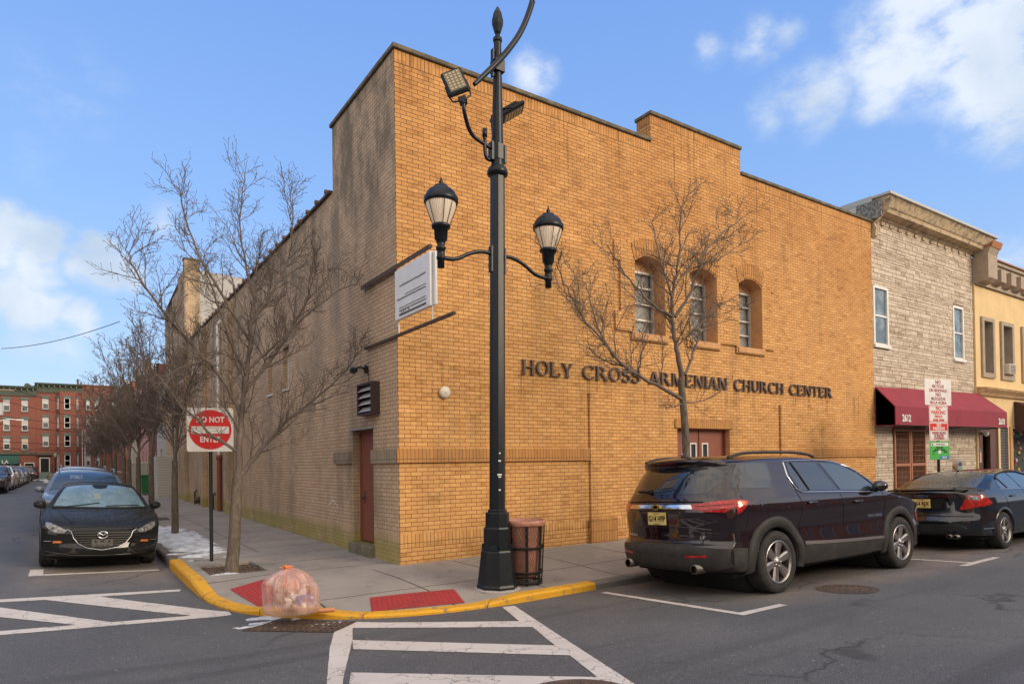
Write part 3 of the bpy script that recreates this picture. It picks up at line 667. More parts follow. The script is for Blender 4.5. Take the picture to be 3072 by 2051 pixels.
h = MB(); h.tube([(.145, 1.83, 1.15), (.09, 1.83, 1.15)], .014, 6); h.lathe([(.0, .0), (.03, .005), (.034, .03), (.0, .05)], 10, (.065, 1.83, 1.15), ax='X'); h.box(.139, 1.80, 1.05, .1445, 1.86, 1.27); h.build('door_knob', M_rust, dd)
f = MB(); f.box(.13, 1.061, .345, .18, 1.085, 2.369); f.box(.13, 1.98, .345, .18, 2.039, 2.369); f.box(.13, 1.085, 2.34, .18, 1.98, 2.369); f.build('side_door_frame', M_brown, CH)
f = MB(); f.box(-.06, 1.0, 2.372, -.002, 2.1, 2.40); f.build('drip_flashing', mat('weathered_zinc', (.3, .3, .28), .6), CH)
f = MB(); f.box(-.10, 1.03, .1, .395, 2.06, .339, .012); f.build('door_step', mat('mossy_concrete', (.20, .185, .13), .9, var=(4, (.10, .10, .04), .4, .65), bump=(30, .5)), CH)
# buttress piers, scalloped tile coping, downpipe
for y in (12.6, 17.3, 21.9):
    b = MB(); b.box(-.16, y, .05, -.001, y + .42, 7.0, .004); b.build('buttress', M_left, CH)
b = MB(); b.box(-.06, 3.03, 7.131, .46, 22.5, 7.18); y = 3.2; b.build('eaves_board', M_rust, CH)
M_tile = mat('clay_tile', (.22, .13, .09), .85, var=(5, (.1, .08, .07), .4, .7))
while y < 22.5:
    b = MB(); b.lathe([(.0, -.07), (.050, -.07), (.050, .28), (.0, .28)], 8, (-.02, y, 7.20), ax='X'); y += .62; b.build('coping_tile', M_tile, CH)
b = MB(); b.box(.44, .44, 6.7, 14.5, 22.5, 6.75); b.build('roof', M_roof, CH)
b = MB(); b.tube([(-.09, 14.45, 2.15), (-.09, 14.45, 6.6), (.05, 14.45, 6.8)], .055, 10); dp = b.build('downpipe', M_white, CH)
b = MB(); b.tube([(-.09, 14.45, .25), (-.09, 14.45, 2.1)], .075, 10); b.lathe([(.075, 1.98), (.1, 2.0), (.1, 2.13), (.06, 2.16)], 10, (-.09, 14.45, 0)); b.build('lower_pipe', M_brown, dp)
b = MB()
for y in (15.6, 19.6): b.tube([(-.1, y, .2), (-.1, y, .75), (-.02, y, .82)], .04, 8)
b.lathe([(.0, -.16), (.12, -.14), (.14, 0), (.1, .04)], 12, (-.02, 19.1, .45), ax='X'); b.build('standpipe', M_rust, CH)
# louvred vent, floodlight, alarm bell
b = MB(); b.box(-.16, .74, 2.60, -.001, .77, 3.15); b.box(-.16, 1.36, 2.60, -.001, 1.39, 3.15); b.box(-.16, .77, 3.12, -.001, 1.36, 3.15); b.box(-.16, .77, 2.6, -.001, 1.36, 2.63); b.box(-.02, .77, 2.63, -.003, 1.36, 3.12); v = b.build('wall_vent', mat('dark_brown_metal', (.05, .028, .025), .5), CH)
b = MB()
for i in range(4): z = 2.66 + .118 * i; b.add([(-.15, .772, z), (-.15, 1.358, z), (-.06, 1.358, z + .09), (-.06, .772, z + .09)], [(0, 1, 2, 3)]); b.box(-.155, .772, z - .004, -.145, 1.358, z + .006)
b.build('louvre', mat('louvre_grey', (.50, .49, .50), .5), v)
b = MB(); b.lathe([(.0, 0), (.07, 0), (.07, .03), (.0, .05)], 12, (-.05, 1.27, 3.42), ax='X'); b.tube([(-.04, 1.27, 3.42), (-.13, 1.27, 3.45), (-.17, 1.33, 3.44)], .018, 6); b.lathe([(.035, 0), (.05, .06), (.062, .14), (.0, .1)], 12, (-.19, 1.34, 3.41), ax='Y')
b.tube([(-.03, 1.2, 3.4), (-.02, 1.17, 3.25), (-.01, 1.22, 3.1)], .006, 4); b.build('security_light', M_blk, CH)
b = MB(); b.lathe([(.085, -.002), (.10, -.02), (.10, -.055), (.06, -.075), (.0, -.08)], 24, (.82, 0, 2.93), ax='Y'); b.lathe([(.03, -.08), (.0, -.095)], 12, (.82, 0, 2.93), ax='Y'); b.build('alarm_bell', mat('cream_enamel', (.62, .56, .46), .45), CH)
b = MB(); b.tube([(-.012, 5.9 + .25 * t, 1.02 + .13 * sin(t * 2.6) + .02 * t) for t in [i / 10 * 1.4 for i in range(11)]], .008, 4); 
# painted scrawl on the side wall: thin stroke
sc = MB(); P = [(-.0045, 3.42 - .055 * i, .93 + .12 * sin(i * .33)) for i in range(11)]
for p, q in zip(P, P[1:]): sc.add([(p[0], p[1], p[2] - .012), (q[0], q[1], q[2] - .012), (q[0], q[1], q[2] + .012), (p[0], p[1], p[2] + .012)], [(0, 1, 2, 3)])
sc.build('paint_scrawl', M_white, CH)

# raised serif lettering, built from strokes
def stroke_letter(ch):
    """rectangles / arcs in a unit-high box: returns (polys, width)"""
    T, t, s_, k = .145, .07, .10, .04     # thick, thin, serif reach, serif height
    def R(x0, y0, x1, y1): return [(x0, y0), (x1, y0), (x1, y1), (x0, y1)]
    def stem(x, w=T, z0=0, z1=1, lo=True, hi=True):
        o = [R(x, z0, x + w, z1)]
        if lo: o.append(R(x - s_ * .8, z0, x + w + s_ * .8, z0 + k))
        if hi: o.append(R(x - s_ * .8, z1 - k, x + w + s_ * .8, z1))
        return o
    def ring(cx, cy, rx, ry, a0, a1, wx=T, wy=t, n=18):
        q = []
        for i in range(n):
            A, B = [radians(a0 + (a1 - a0) * j / n) for j in (i, i + 1)]
            q.append([(cx + rx * cos(A), cy + ry * sin(A)), (cx + rx * cos(B), cy + ry * sin(B)), (cx + (rx - wx) * cos(B), cy + (ry - wy) * sin(B)), (cx + (rx - wx) * cos(A), cy + (ry - wy) * sin(A))])
        return q
    def diag(x0, y0, x1, y1, w): return [[(x0, y0), (x0 + w, y0), (x1 + w, y1), (x1, y1)]]
    if ch == 'H': return stem(.08) + stem(.68) + [R(.24, .48, .69, .48 + t)], .93
    if ch == 'O': return ring(.46, .5, .46, .52, 0, 360), .92
    if ch == 'L': return stem(.08) + [R(.24, 0, .72, .07), R(.66, .0, .72, .26)], .76
    if ch == 'Y': return diag(.38, .45, .05, 1, .17) + diag(.42, .45, .74, 1, .09) + [R(.36, 0, .53, .48), R(.26, 0, .63, k), R(-.04, 1 - k, .34, 1), R(.62, 1 - k, .94, 1)], .9
    if ch == 'C': return ring(.48, .5, .48, .52, 48, 312) + [R(.74, .70, .80, .98), R(.74, .02, .80, .2)], .86
    if ch == 'R': return stem(.08) + ring(.30, .73, .38, .27, -90, 90, T, .08, 10) + [R(.24, .92, .32, 1), R(.24, .46, .32, .53)] + diag(.72, 0, .36, .5, .19) + [R(.68, 0, .96, k)], .94
    if ch == 'S': return ring(.34, .74, .30, .28, 20, 250, .13, .085, 12) + ring(.34, .27, .33, .29, -160, 85, .14, .085, 14) + [[(.10, .62), (.22, .56), (.60, .38), (.50, .46), (.26, .64)]] + [R(.56, .72, .61, 1.0), R(.03, .0, .08, .28)], .68
    if ch == 'A': return diag(.0, 0, .36, 1, .09) + diag(.66, 0, .36, 1, .18) + [R(.18, .30, .66, .37), R(-.09, 0, .2, k), R(.57, 0, .95, k)], .88
    if ch == 'M': return stem(.08, .09) + stem(.92, T) + diag(.50, 0, .14, 1, .15) + diag(.50, 0, .90, 1, .10), 1.17
    if ch == 'E': return stem(.08) + [R(.24, 0, .72, .07), R(.66, 0, .72, .26), R(.24, .93, .68, 1), R(.62, .78, .68, 1), R(.24, .48, .54, .55), R(.51, .40, .56, .64)], .78
    if ch == 'N': return stem(.08, .09, hi=False) + stem(.76, .09, lo=False) + diag(.68, 0, .06, 1, .18) + [R(-.03, 1 - k, .18, 1)], .93
    if ch == 'I': return stem(.08), .33
    if ch == 'U': return [R(.06, .32, .06 + T, 1), R(-.02, 1 - k, .31, 1), R(.68, .32, .77, 1), R(.60, 1 - k, .85, 1)] + ring(.415, .33, .355, .34, 180, 360, T, .08, 12), .84
    if ch == 'T': return stem(.32, T, hi=False) + [R(.0, .93, .80, 1), R(0, .76, .06, 1), R(.74, .76, .80, 1)], .82
    return [], .4
LZ, LH = 3.335, .262
for word, xa, xb in (('HOLY', 2.39, 3.57), ('CROSS', 3.81, 5.33), ('ARMENIAN', 5.60, 8.08), ('CHURCH', 8.34, 10.24), ('CENTER', 10.48, 12.37)):
    L_ = [stroke_letter(c) for c in word]; tot = sum(w for _, w in L_); sc_ = (xb - xa) / (tot + .10 * (len(word) - 1)); x = xa
    for (polys, w), c in zip(L_, word):
        b = MB()
        for i, P in enumerate(polys):
            e = .0006 * (i % 7); Q = [(x + p[0] * sc_, LZ + p[1] * LH) for p in P]
            ar = sum(Q[j][0] * Q[(j + 1) % len(Q)][1] - Q[(j + 1) % len(Q)][0] * Q[j][1] for j in range(len(Q)))
            if ar < 0: Q.reverse()
            b.prism(Q, lambda p, z, d: (p, d, z), -.052 - e, -.018 + e)
        for dx in (.25, .55): b.box(x + dx * sc_ * w, -.019, LZ + .1, x + dx * sc_ * w + .01, 0, LZ + .11)
        x += (w + .10) * sc_
        b.build('letter', M_letter, CH)

# hanging sign on two steel bars at the corner
HS = thing('hanging_sign', 'blank white double panel sign hung between two rusty steel bars at the building corner', 'sign', (-.045, 0, 3.7))
b = MB(); b.box(-.025, -1.28, 1.145, .025, 1.38, 1.19); b.box(-.025, -1.28, 1.12, -.012, 1.38, 1.145); b.build('upper_bar', M_rust, HS)
b = MB(); b.box(-.022, -1.95, .055, .022, 1.27, .095); b.build('lower_bar', M_rust, HS)
b = MB()
for y in (-.16, -1.30): b.box(-.008, y - .012, .1, .008, y + .012, 1.10)
b.build('hanger', M_white, HS)
b = MB(); b.box(-.045, -1.32, .30, -.010, -.12, 1.075, .004); b.box(.012, -1.38, .31, .046, -.14, 1.075, .004); bo = b.build('panel', mat('sign_panel_white', (.80, .80, .80), .4, var=(4, (.68, .68, .67), .45, .8)), HS)
b = MB()
for z, y0 in ((.80, -.30), (.60, -.2), (.42, -.28)): b.box(-.052, -1.20, z, -.0455, y0, z + .032)
b.build('blank_rail', M_white, bo)
b = MB()
for z, y0 in ((.797, -.30), (.637, -.5), (.597, -.2), (.457, -.28), (.417, -.28), (.362, -.28), (.345, -.28)): b.box(-.0535, -1.20, z, -.047, y0, z + .006)
for (ya, za, yb, zb) in ((-.36, .372, -.39, .41), (-.43, .375, -.45, .412), (-.49, .38, -.50, .415), (-.50, .415, -.54, .418), (-.6, .39, -.61, .43), (-.61, .43, -.64, .435), (-.6, .39, -.645, .388), (-.31, .37, -.34, .365)):
    b.tube([(-.049, ya, za), (-.049, yb, zb)], .004, 4)
b.build('faded_lettering', M_blk, bo)

# taller rear hall
RH = thing('rear_hall', 'tall pale painted rear hall rising behind the long side wall', 'building', (0, 22.6, 0))
b = MB(); b.add([(.003, 0, 7.2), (9, 0, 7.2), (9, 0, 10.25), (.003, 0, 10.6)], [(0, 1, 2, 3)]); b.add([(.003, 0, 0), (.003, 7, 0), (9, 7, 0), (9, 0, 0), (.003, 0, 7.2), (9, 0, 7.2), (9, 7, 10.6), (.003, 7, 10.1), (9, 0, 10.25), (.003, 0, 10.6)], [(0, 3, 5, 4), (3, 2, 6, 8, 5), (1, 2, 6, 7), (7, 6, 8, 9)])
b.build('painted_wall', mat('grey_render', (.42, .41, .40), .85, var=(1.2, (.32, .30, .29), .4, .7), bump=(8, .2)), RH)
b = MB(); b.box(-.02, -.02, .1, .62, .35, 11.0, .004); b.add([(-.01, .35, .1), (-.01, 7, .1), (-.01, 7, 9.6), (-.01, 4.2, 9.6), (-.01, 4.2, 10.1), (-.01, 2.2, 10.1), (-.01, 2.2, 10.6), (-.01, .35, 10.6)], [tuple(range(8))])
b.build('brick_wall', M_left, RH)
b = MB(); b.box(-.05, -.05, 11.001, .65, .38, 11.07); b.build('coping', M_coping, RH)
# ------------------------------------------------------------------ street furniture
# ornamental street lamp: base at the kerb, twin globes, twin floodlights, mast arm
LX, LY = .32, -2.35
ROTL = (radians(.35), radians(.75), 0)
LP = thing('street_lamp', 'tall black ornamental street lamp with two acorn globes and two floodlights on the corner', 'street lamp', (LX, LY, zs(LX, LY) - .01), ROTL)
P8 = pi / 8 - .05
b = MB()
b.lathe([(.272, 0), (.275, .05), (.262, .08), (.215, .50), (.208, .52), (.175, .525)], 8, smooth=False, ph=P8)
b.lathe([(.18, .522), (.18, .80), (.172, .82), (.160, .825), (.157, 1.0), (.150, 1.01), (.125, 1.015), (.125, 1.04), (.115, 1.05)], 8, smooth=False, ph=P8)
for k in range(4):
    a = P8 + pi / 8 + k * pi / 2; u = Vector((cos(a), sin(a), 0)); v = Vector((-sin(a), cos(a), 0))
    q = [u * .15 + v * .055, u * .205 + v * .05, u * .205 - v * .05, u * .15 - v * .055]; b.add([p + Vector((0, 0, .525)) for p in q] + [p * .97 + Vector((0, 0, .60)) for p in q], [(0, 1, 2, 3), (7, 6, 5, 4), (0, 4, 5, 1), (1, 5, 6, 2), (2, 6, 7, 3), (3, 7, 4, 0)])
b.build('base', M_black, LP)
b = MB(); b.lathe([(.30, -.02), (.33, .0), (.29, .02), (.2, .03)], 20); b.build('mortar_bed', mat('gravel_mortar', (.35, .31, .27), .95, bump=(70, 1.2), var=(60, (.5, .46, .42), .4, .6)), LP)
b = MB(); b.lathe([(.107, 1.05), (.098, 5.46)], 8, smooth=False, ph=P8); b.lathe([(.096, 5.46), (.135, 5.48), (.14, 5.53), (.12, 5.58), (.09, 5.60)], 20, ph=P8); b.lathe([(.086, 5.60), (.05, 7.28)], 16); b.build('shaft', M_black, LP)
b = MB(); b.lathe([(.05, 7.26), (.062, 7.28), (.062, 7.32), (.04, 7.34), (.03, 7.37), (.045, 7.40), (.075, 7.50), (.078, 7.56), (.055, 7.66), (.02, 7.73), (.0, 7.76)], 12, smooth=False); f = b.build('finial', M_black, LP)
b = MB(); b.box(-.13, -.02, 1.55, .13, .02, 1.55)
# decals and scratches on the shaft
b = MB()
for z, w in ((1.68, .02), (1.50, .035), (1.47, .02), (1.30, .015), (1.78, .01)): b.box(-.03 - w, -.1035, z, -.03 + w, -.100, z + .018)
st = b.build('torn_sticker', M_white, LP)
# globe arms (along the street)
def globe(sgn):
    u = cos(radians(-3)); A = .845 * sgn; b = MB()
    pts = smooth_path3([(sgn * .09, 0, 4.42), (sgn * .25, 0, 4.43), (sgn * .45, 0, 4.36), (sgn * .62, 0, 4.25), (A, 0, 4.235)])
    b.tube(pts, .026, 10); ar = b.build('globe_arm', M_black, LP)
    b = MB(); b.box(sgn * .095, -.04, 4.18, sgn * .115, .04, 4.52); b.build('arm_bracket', M_black, ar)
    b = MB(); z = 4.11
    b.lathe([(.0, z), (.045, z), (.045, z + .10), (.058, z + .11), (.058, z + .14), (.05, z + .15), (.05, z + .22), (.062, z + .23), (.062, z + .26), (.045, z + .28), (.06, z + .33), (.082, z + .36), (.088, z + .49), (.118, z + .50), (.122, z + .535), (.095, z + .55)], 20, (A, 0, 0)); h = b.build('globe_holder', M_black, ar)
    b = MB(); b.lathe([(.095, z + .545), (.145, z + .66), (.185, z + .78), (.195, z + .85), (.18, z + .87)], 28, (A, 0, 0)); b.build('globe', M_globe, ar)
    b = MB(); b.lathe([(.205, z + .81), (.217, z + .82), (.217, z + .88), (.20, z + .89), (.18, z + .945), (.14, z + .985), (.095, z + 1.01), (.088, z + 1.03), (.035, z + 1.04), (.018, z + 1.06), (.03, z + 1.075), (.015, z + 1.11), (.0, z + 1.16)], 24, (A, 0, 0)); b.build('globe_cap', M_black, ar)
    b = MB()
    for k in range(8):
        a = k * pi / 4 + (.12 if k % 2 else -.12) + .4; b.tube([(A + r * cos(a), r * sin(a), z + hh) for r, hh in ((.108, .54), (.157, .66), (.200, .78), (.213, .83))], .005, 5)
    b.build('cage', M_black, ar)
def globe_mat():
    s = NT('ribbed_globe_glass'); w = s.n('ShaderNodeTexWave'); 
    ang = s.ma('ARCTAN2', s.y, s.ma('SUBTRACT', s.ma('ABSOLUTE', s.x), .845)); r = s.ma('SINE', s.ma('MULTIPLY', ang, 46))
    s.bump(r, .35, .01); s.b.inputs['Emission Color'].default_value = (1, .62, .3, 1); s.b.inputs['Emission Strength'].default_value = .10
    return s.done(s.mix(s.ramp(r, -1, 1), (.50, .44, .37), (.70, .63, .55)), .22, .6)
M_globe = globe_mat()
globe(-1); globe(1)
# clamp, mast arm passing the pole
b = MB(); b.box(-.075, -.075, 6.85, .075, .075, 7.02, .008); b.box(-.09, -.03, 6.78, -.07, .03, 7.15); b.build('clamp', M_black, LP)
b = MB(); pts = smooth_path3([(-.42, -.10, 6.52), (-.02, -.095, 6.98), (.12, -.09, 7.17), (.30, -.09, 7.44), (.44, -.09, 7.75), (.55, -.09, 8.1), (.75, -.09, 8.9), (1.2, -.09, 9.5), (1.9, -.09, 9.8)])
b.tube(pts, [.028 + .012 * min(1, i / 5) for i in range(len(pts))], 10); b.build('mast_arm', M_black, LP)
# floodlights on swan necks
M_led = mat('led_lens', (.20, .17, .12), .5, var=(60, (.12, .10, .06), .5, .6))
M_dgrey = mat('dark_grey_metal', (.014, .015, .017), .5, spec=.25)
def flood(neck, head, rot, cap):
    end = Matrix.Translation(head) @ rot.to_4x4() @ Vector((0, .03, -.30)); b = MB(); b.tube(smooth_path3(neck + [tuple(end - Vector((0, 0, .12))), tuple(end)]), .026, 10)
    if cap: b.tube(smooth_path3([(.0 - .1, 0, 5.66), (-.17, 0, 5.66), (-.20, 0, 5.75), (-.20, 0, 5.92)]), .024, 8); b.lathe([(.0, 6.05), (.033, 6.05), (.033, 5.94), (.0, 5.94)], 10, (-.20, 0, 0)); b.tube([(-.2, 0, 5.9), (-.2, 0, 6.05)], .024, 8)
    a = b.build('floodlight_arm', M_black, LP)
    h = bpy.data.objects.new('floodlight', None); 
    R = Matrix.Translation(head) @ rot.to_4x4()
    def T(mb):
        mb.v = [tuple(R @ Vector(v)) for v in mb.v]; return mb
    b = MB(); b.box(-.14, -.035, -.19, .14, .03, .19, .022); b.box(-.11, .03, -.15, .11, .055, .13, .02)
    for i in range(7): b.box(-.10 + .032 * i, .055, -.13, -.09 + .032 * i, .075, .10)
    hs = T(b).build('floodlight', M_dgrey, LP)
    b = MB(); b.box(-.108, -.041, -.148, .108, -.0355, .148, .004); T(b).build('lens', M_led, hs)
    b = MB()
    for i in range(4):
        for j in range(6): b.box(-.09 + .05 * i, -.0455, -.13 + .046 * j, -.09 + .05 * i + .03, -.0415, -.13 + .046 * j + .03)
    T(b).build('led_chips', mat('led_chip', (.40, .33, .20), .5), hs)
    b = MB()
    for s_ in (-1, 1): b.tube([(s_ * .14, .0, -.02), (s_ * .145, .04, -.12), (s_ * .12, .05, -.22), (0, .05, -.25)], .012, 5)
    b.box(-.05, .0, -.30, .05, .09, -.21, .01); b.tube([(0, .04, -.22), (0, .03, -.33)], .035, 10); T(b).build('bracket', M_black, hs)
flood([(-.09, 0, 5.82), (-.26, 0, 5.86), (-.42, -.0, 5.92)], Vector((-.66, -.03, 6.50)), Matrix.Rotation(radians(-32), 3, 'Z') @ Matrix.Rotation(radians(-22), 3, 'Y') @ Matrix.Rotation(radians(-14), 3, 'X'), True)
flood([(.08, .12, 5.85), (.17, .22, 5.9)], Vector((.40, .25, 6.56)), Matrix.Rotation(radians(62), 3, 'Z') @ Matrix.Rotation(radians(58), 3, 'X'), False)
b = MB(); b.box(-.115, -.05, 5.66, -.085, .05, 5.90); b.box(.085, -.05, 5.66, .115, .05, 5.90); b.lathe([(.09, 5.68), (.098, 5.68), (.098, 5.88), (.088, 5.88)], 8, ph=P8, smooth=False); b.build('arm_clamp', M_black, LP)

# expanded-metal litter basket with liner
BX, BY = .80, -2.28
LB = thing('litter_basket', 'round wire-mesh litter basket lined with an orange bag beside the street lamp', 'litter bin', (BX, BY, zs(BX, BY)))
Hh, R0, R1 = .86, .235, .29
rr = lambda z: R0 + (R1 - R0) * z / Hh
b = MB(); n = 46
for sgn in (1, -1):
    for k in range(n):
        P = []
        for i in range(15):
            z = .04 + (Hh - .06) * i / 14; a = 2 * pi * k / n + sgn * 1.15 * i / 14; P.append((rr(z), a, z))
        for (r_, a, z), (r2, a2, z2) in zip(P, P[1:]):
            w = .017; b.add([(r_ * cos(a), r_ * sin(a), z), (r_ * cos(a + w), r_ * sin(a + w), z), (r2 * cos(a2 + w), r2 * sin(a2 + w), z2), (r2 * cos(a2), r2 * sin(a2), z2)], [(0, 1, 2, 3)])
b.build('mesh_wall', mat('basket_steel', (.035, .024, .02), .6), LB)
for k in range(8):
    a = 2 * pi * k / 8 + .33; u = Vector((cos(a), sin(a), 0)); v = Vector((-sin(a), cos(a), 0)); b = MB()
    q = []
    for z in (.0, Hh - .01): r_ = rr(z) + .004; q += [u * r_ - v * .02 + Vector((0, 0, z)), u * r_ + v * .02 + Vector((0, 0, z)), u * (r_ + .008) + v * .02 + Vector((0, 0, z)), u * (r_ + .008) - v * .02 + Vector((0, 0, z))]
    b.add(q, [(0, 1, 2, 3), (7, 6, 5, 4), (0, 4, 5, 1), (1, 5, 6, 2), (2, 6, 7, 3), (3, 7, 4, 0)]); b.build('rib', M_blk, LB)
for z in (.03, .17, .50, .83):
    b = MB(); r_ = rr(z); b.lathe([(r_ + .010, z - .016), (r_ + .016, z - .016), (r_ + .016, z + .016), (r_ + .010, z + .016)], 32, caps=False); b.build('hoop', M_blk, LB)
M_liner = mat('orange_film', (.46, .21, .14), .4, alpha=.93, var=(7, (.30, .13, .09), .4, .7), bump=(18, .5))
b = MB(); b.lathe([(.0, .10), (.20, .11), (R0 - .03, .16), (rr(.5) - .03, .5), (R1 - .02, .82), (R1 - .004, .87), (R1 + .012, .865), (R1 + .022, .835), (R1 + .014, .80)], 32, caps=False)
bl = b.build('liner', M_liner, LB, weld=0)
for v in bl.data.vertices:
    n_ = noise.noise(Vector((v.co.x * 9, v.co.y * 9, v.co.z * 5))) * (.016 if v.co.z < .8 else .010); v.co.x *= 1 + n_ * 1.5 * -abs(1) if v.co.z < .8 else 1 + n_; v.co.z += n_ if v.co.z > .78 else 0
b = MB()
for i in range(9):
    a = random.random() * 6.28; r_ = random.random() * .13; b.lathe([(.0, -.05), (.06, -.03), (.07, .0), (.05, .04), (.0, .05)], 7, (r_ * cos(a), r_ * sin(a), .20 + random.random() * .1), smooth=False)
b.build('rubbish', mat('dark_rubbish', (.10, .06, .045), .8, var=(9, (.3, .2, .15), .5, .6)), LB)

# tied orange rubbish bag at the kerb
GX, GY = -2.30, -2.22
GB = thing('rubbish_bag', 'knotted translucent orange rubbish bag slumped on the yellow kerb', 'rubbish bag', (GX, GY, zs(GX, GY) + .0))
def bag_r(a, t):      # t 0 bottom .. 1 knot
    r = .335 * (sin(pi * min(1, (t * .86 + .17))) ** .55) if t < .97 else .03
    pr = [(0, .25), (.04, .32), (.15, .345), (.35, .33), (.55, .315), (.72, .28), (.85, .21), (.94, .11), (1, .02)]
    for (t0, r0), (t1, r1) in zip(pr, pr[1:]):
        if t0 <= t <= t1: r = r0 + (r1 - r0) * (t - t0) / (t1 - t0); break
    r *= .90
    f = .085 * sin(a * 13 + 3 * t + 2 * noise.noise(Vector((cos(a), sin(a), t * 2)))) * (t ** 1.5) * 1.4
    f += .16 * noise.noise(Vector((cos(a) * 1.4 + 5, sin(a) * 1.4, t * 2.2))) * (1 - t * .5) + .05 * noise.noise(Vector((cos(a) * 4, sin(a) * 4, t * 6)))
    if abs(((a + .25) % (2 * pi)) - pi * 2 + .0) < .5 or ((a + .25) % (2 * pi)) < .5: f += .35 * max(0, .25 - t)
    return r * (1 + f)
b = MB(); n, m_ = 72, 30; vs = [(0, 0, .012)]
for i in range(m_ + 1):
    t = i / m_
    for k in range(n):
        a = 2 * pi * k / n; r = bag_r(a, t); z = .015 + .50 * t ** .92 + (.03 * noise.noise(Vector((cos(a) * 2, sin(a) * 2, t * 4))) if t > .05 else 0)
        lean = .05 * t; vs.append((r * cos(a) - lean, r * sin(a) + lean * .4, z))
fs = [(0, 1 + (k + 1) % n, 1 + k) for k in range(n)] + [(1 + i * n + k, 1 + i * n + (k + 1) % n, 1 + (i + 1) * n + (k + 1) % n, 1 + (i + 1) * n + k) for i in range(m_) for k in range(n)]
b.add(vs, fs, True)
def film():
    s = NT('orange_bag_film'); n1 = s.noise(5, detail=5); s.bump(s.ma('ADD', s.noise(13, detail=6, rough=.75, stretch=(1.4, 1.4, .3)), s.noise(40, detail=3)), 1.0, .025)
    s.b.inputs['Coat Weight'].default_value = .9; s.b.inputs['Coat Roughness'].default_value = .12; s.b.inputs['Alpha'].default_value = .62; s.b.inputs['Sheen Weight'].default_value = .3; s.b.inputs['Transmission Weight'].default_value = 0
    al = s.ramp(s.noise(7, detail=6, stretch=(1, 1, .4)), .36, .62, .28, .70); zf = s.ramp(s.z, .36, .5, 0, .3); s.l(s.ma('ADD', s.ma('MULTIPLY', al, .85), zf, clamp=True), s.b.inputs['Alpha'])
    ang = s.ma('ARCTAN2', s.y, s.ma('ADD', s.x, .05)); pv = s.comb(s.ma('MULTIPLY', s.ma('SINE', ang), 5), s.ma('MULTIPLY', s.ma('COSINE', ang), 5), s.ma('MULTIPLY', s.z, 1.2))
    stk = s.ma('MULTIPLY', s.ramp(s.noise(1.6, vec=pv, detail=4, rough=.65), .50, .60, 0, .9, True), s.ramp(s.z, .08, .42, .15, 1, True))
    return s.done(s.mix(stk, s.mix(s.ramp(n1, .35, .65), (.86, .55, .47), (.80, .44, .34)), (.80, .22, .07)), .24, .7)
b.build('bag_film', film(), GB)
b = MB()
for k in range(11):
    a = k * 2 * pi / 11; b.tube([(-.05, .02, .49), (-.05 + .022 * cos(a), .02 + .022 * sin(a), .515), (-.05 + (.05 + .02 * (k % 3)) * cos(a), .02 + .04 * sin(a), .52 + .010 * (k % 4))], [.012, .016, .004], 5)
b.tube([(-.075, .02, .50), (-.05, -.005, .502), (-.025, .02, .50), (-.05, .045, .502), (-.075, .02, .50)], .012, 6); b.build('knot', mat('orange_knot', (.75, .22, .07), .4), GB)
cont = [('pale_carrier', (.85, .78, .74), 5), ('dark_carrier', (.06, .05, .07), 3), ('blue_carton', (.03, .10, .45), 1), ('brown_carton', (.20, .11, .06), 2), ('pink_carrier', (.68, .40, .34), 3)]
for nm, c_, cnt in cont:
    for q in range(cnt):
        b = MB(); a = random.random() * 6.28; r_ = .08 + .09 * random.random(); z = .11 + .22 * random.random(); sz = .065 + .035 * random.random()
        if 'carton' in nm: a = -1.1 if nm[1] == 'l' else a; b.box(r_ * cos(a) - sz, r_ * sin(a) - sz * .7, z - sz * .6, r_ * cos(a) + sz, r_ * sin(a) + sz * .7, z + sz * .6, .01)
        else:
            bb = []; 
            b.lathe([(.0, -sz), (sz * .8, -sz * .7), (sz * 1.1, 0), (sz * .8, sz * .6), (.0, sz * .9)], 14, (r_ * cos(a), r_ * sin(a), z)); b.v = [tuple(Vector(v) + Vector((1, 1, 1)) * .03 * noise.noise(Vector(v) * 14)) for v in b.v]
        b.build(nm, mat(nm, c_, .6, var=(20, tuple(x * .6 for x in c_), .5, .6)), GB)
b = MB(); b.tube([(.22, -.16, .035), (.40, -.20, .03)], .026, 10); b.v = [tuple(v) for v in b.v]; b.build('orange_bottle', mat('orange_bottle', (.55, .22, .10), .3), GB)

# do-not-enter sign on a perforated steel post
def perforated_post(h, parent, w=.028):
    b = MB(); b.box(-w, -w * .8, 0, w, w * .8, h, .003); p = b.build('post', M_blk, parent)
    b = MB(); z = .05
    while z < h - .03: b.lathe([(.0, -.0006), (.0055, -.0006), (.0055, .0)], 6, (0, -w * .8, z), ax='Y', caps=True); z += .0254 * 1.5
    b.build('post_holes', mat('hole_glint', (.22, .21, .2), .8), p); return p
NX, NY = -2.36, 2.42
DN = thing('no_entry_sign', 'square white and red DO NOT ENTER sign on a perforated black post', 'road sign', (NX, NY, zs(NX, NY) - .01), (0, 0, radians(-12)))
perforated_post(2.62, DN)
def rrect(x0, z0, x1, z1, r, n=5):
    q = []
    for cx, cz, a0 in ((x1 - r, z0 + r, -90), (x1 - r, z1 - r, 0), (x0 + r, z1 - r, 90), (x0 + r, z0 + r, 180)):
        q += [(cx + r * cos(radians(a0 + 90 * i / n)), cz + r * sin(radians(a0 + 90 * i / n))) for i in range(n + 1)]
    return q
def plate(name, x0, z0, x1, z1, m, parent, y=-.03, t=.004, r=.03, dy=.0):
    b = MB(); b.prism(rrect(x0, z0, x1, z1, r), lambda a, c, d: (a, d, c), y - t, y); return b.build(name, m, parent)
pl = plate('sign_plate', -.36, 1.86, .36, 2.60, M_swhite, DN, r=.04)
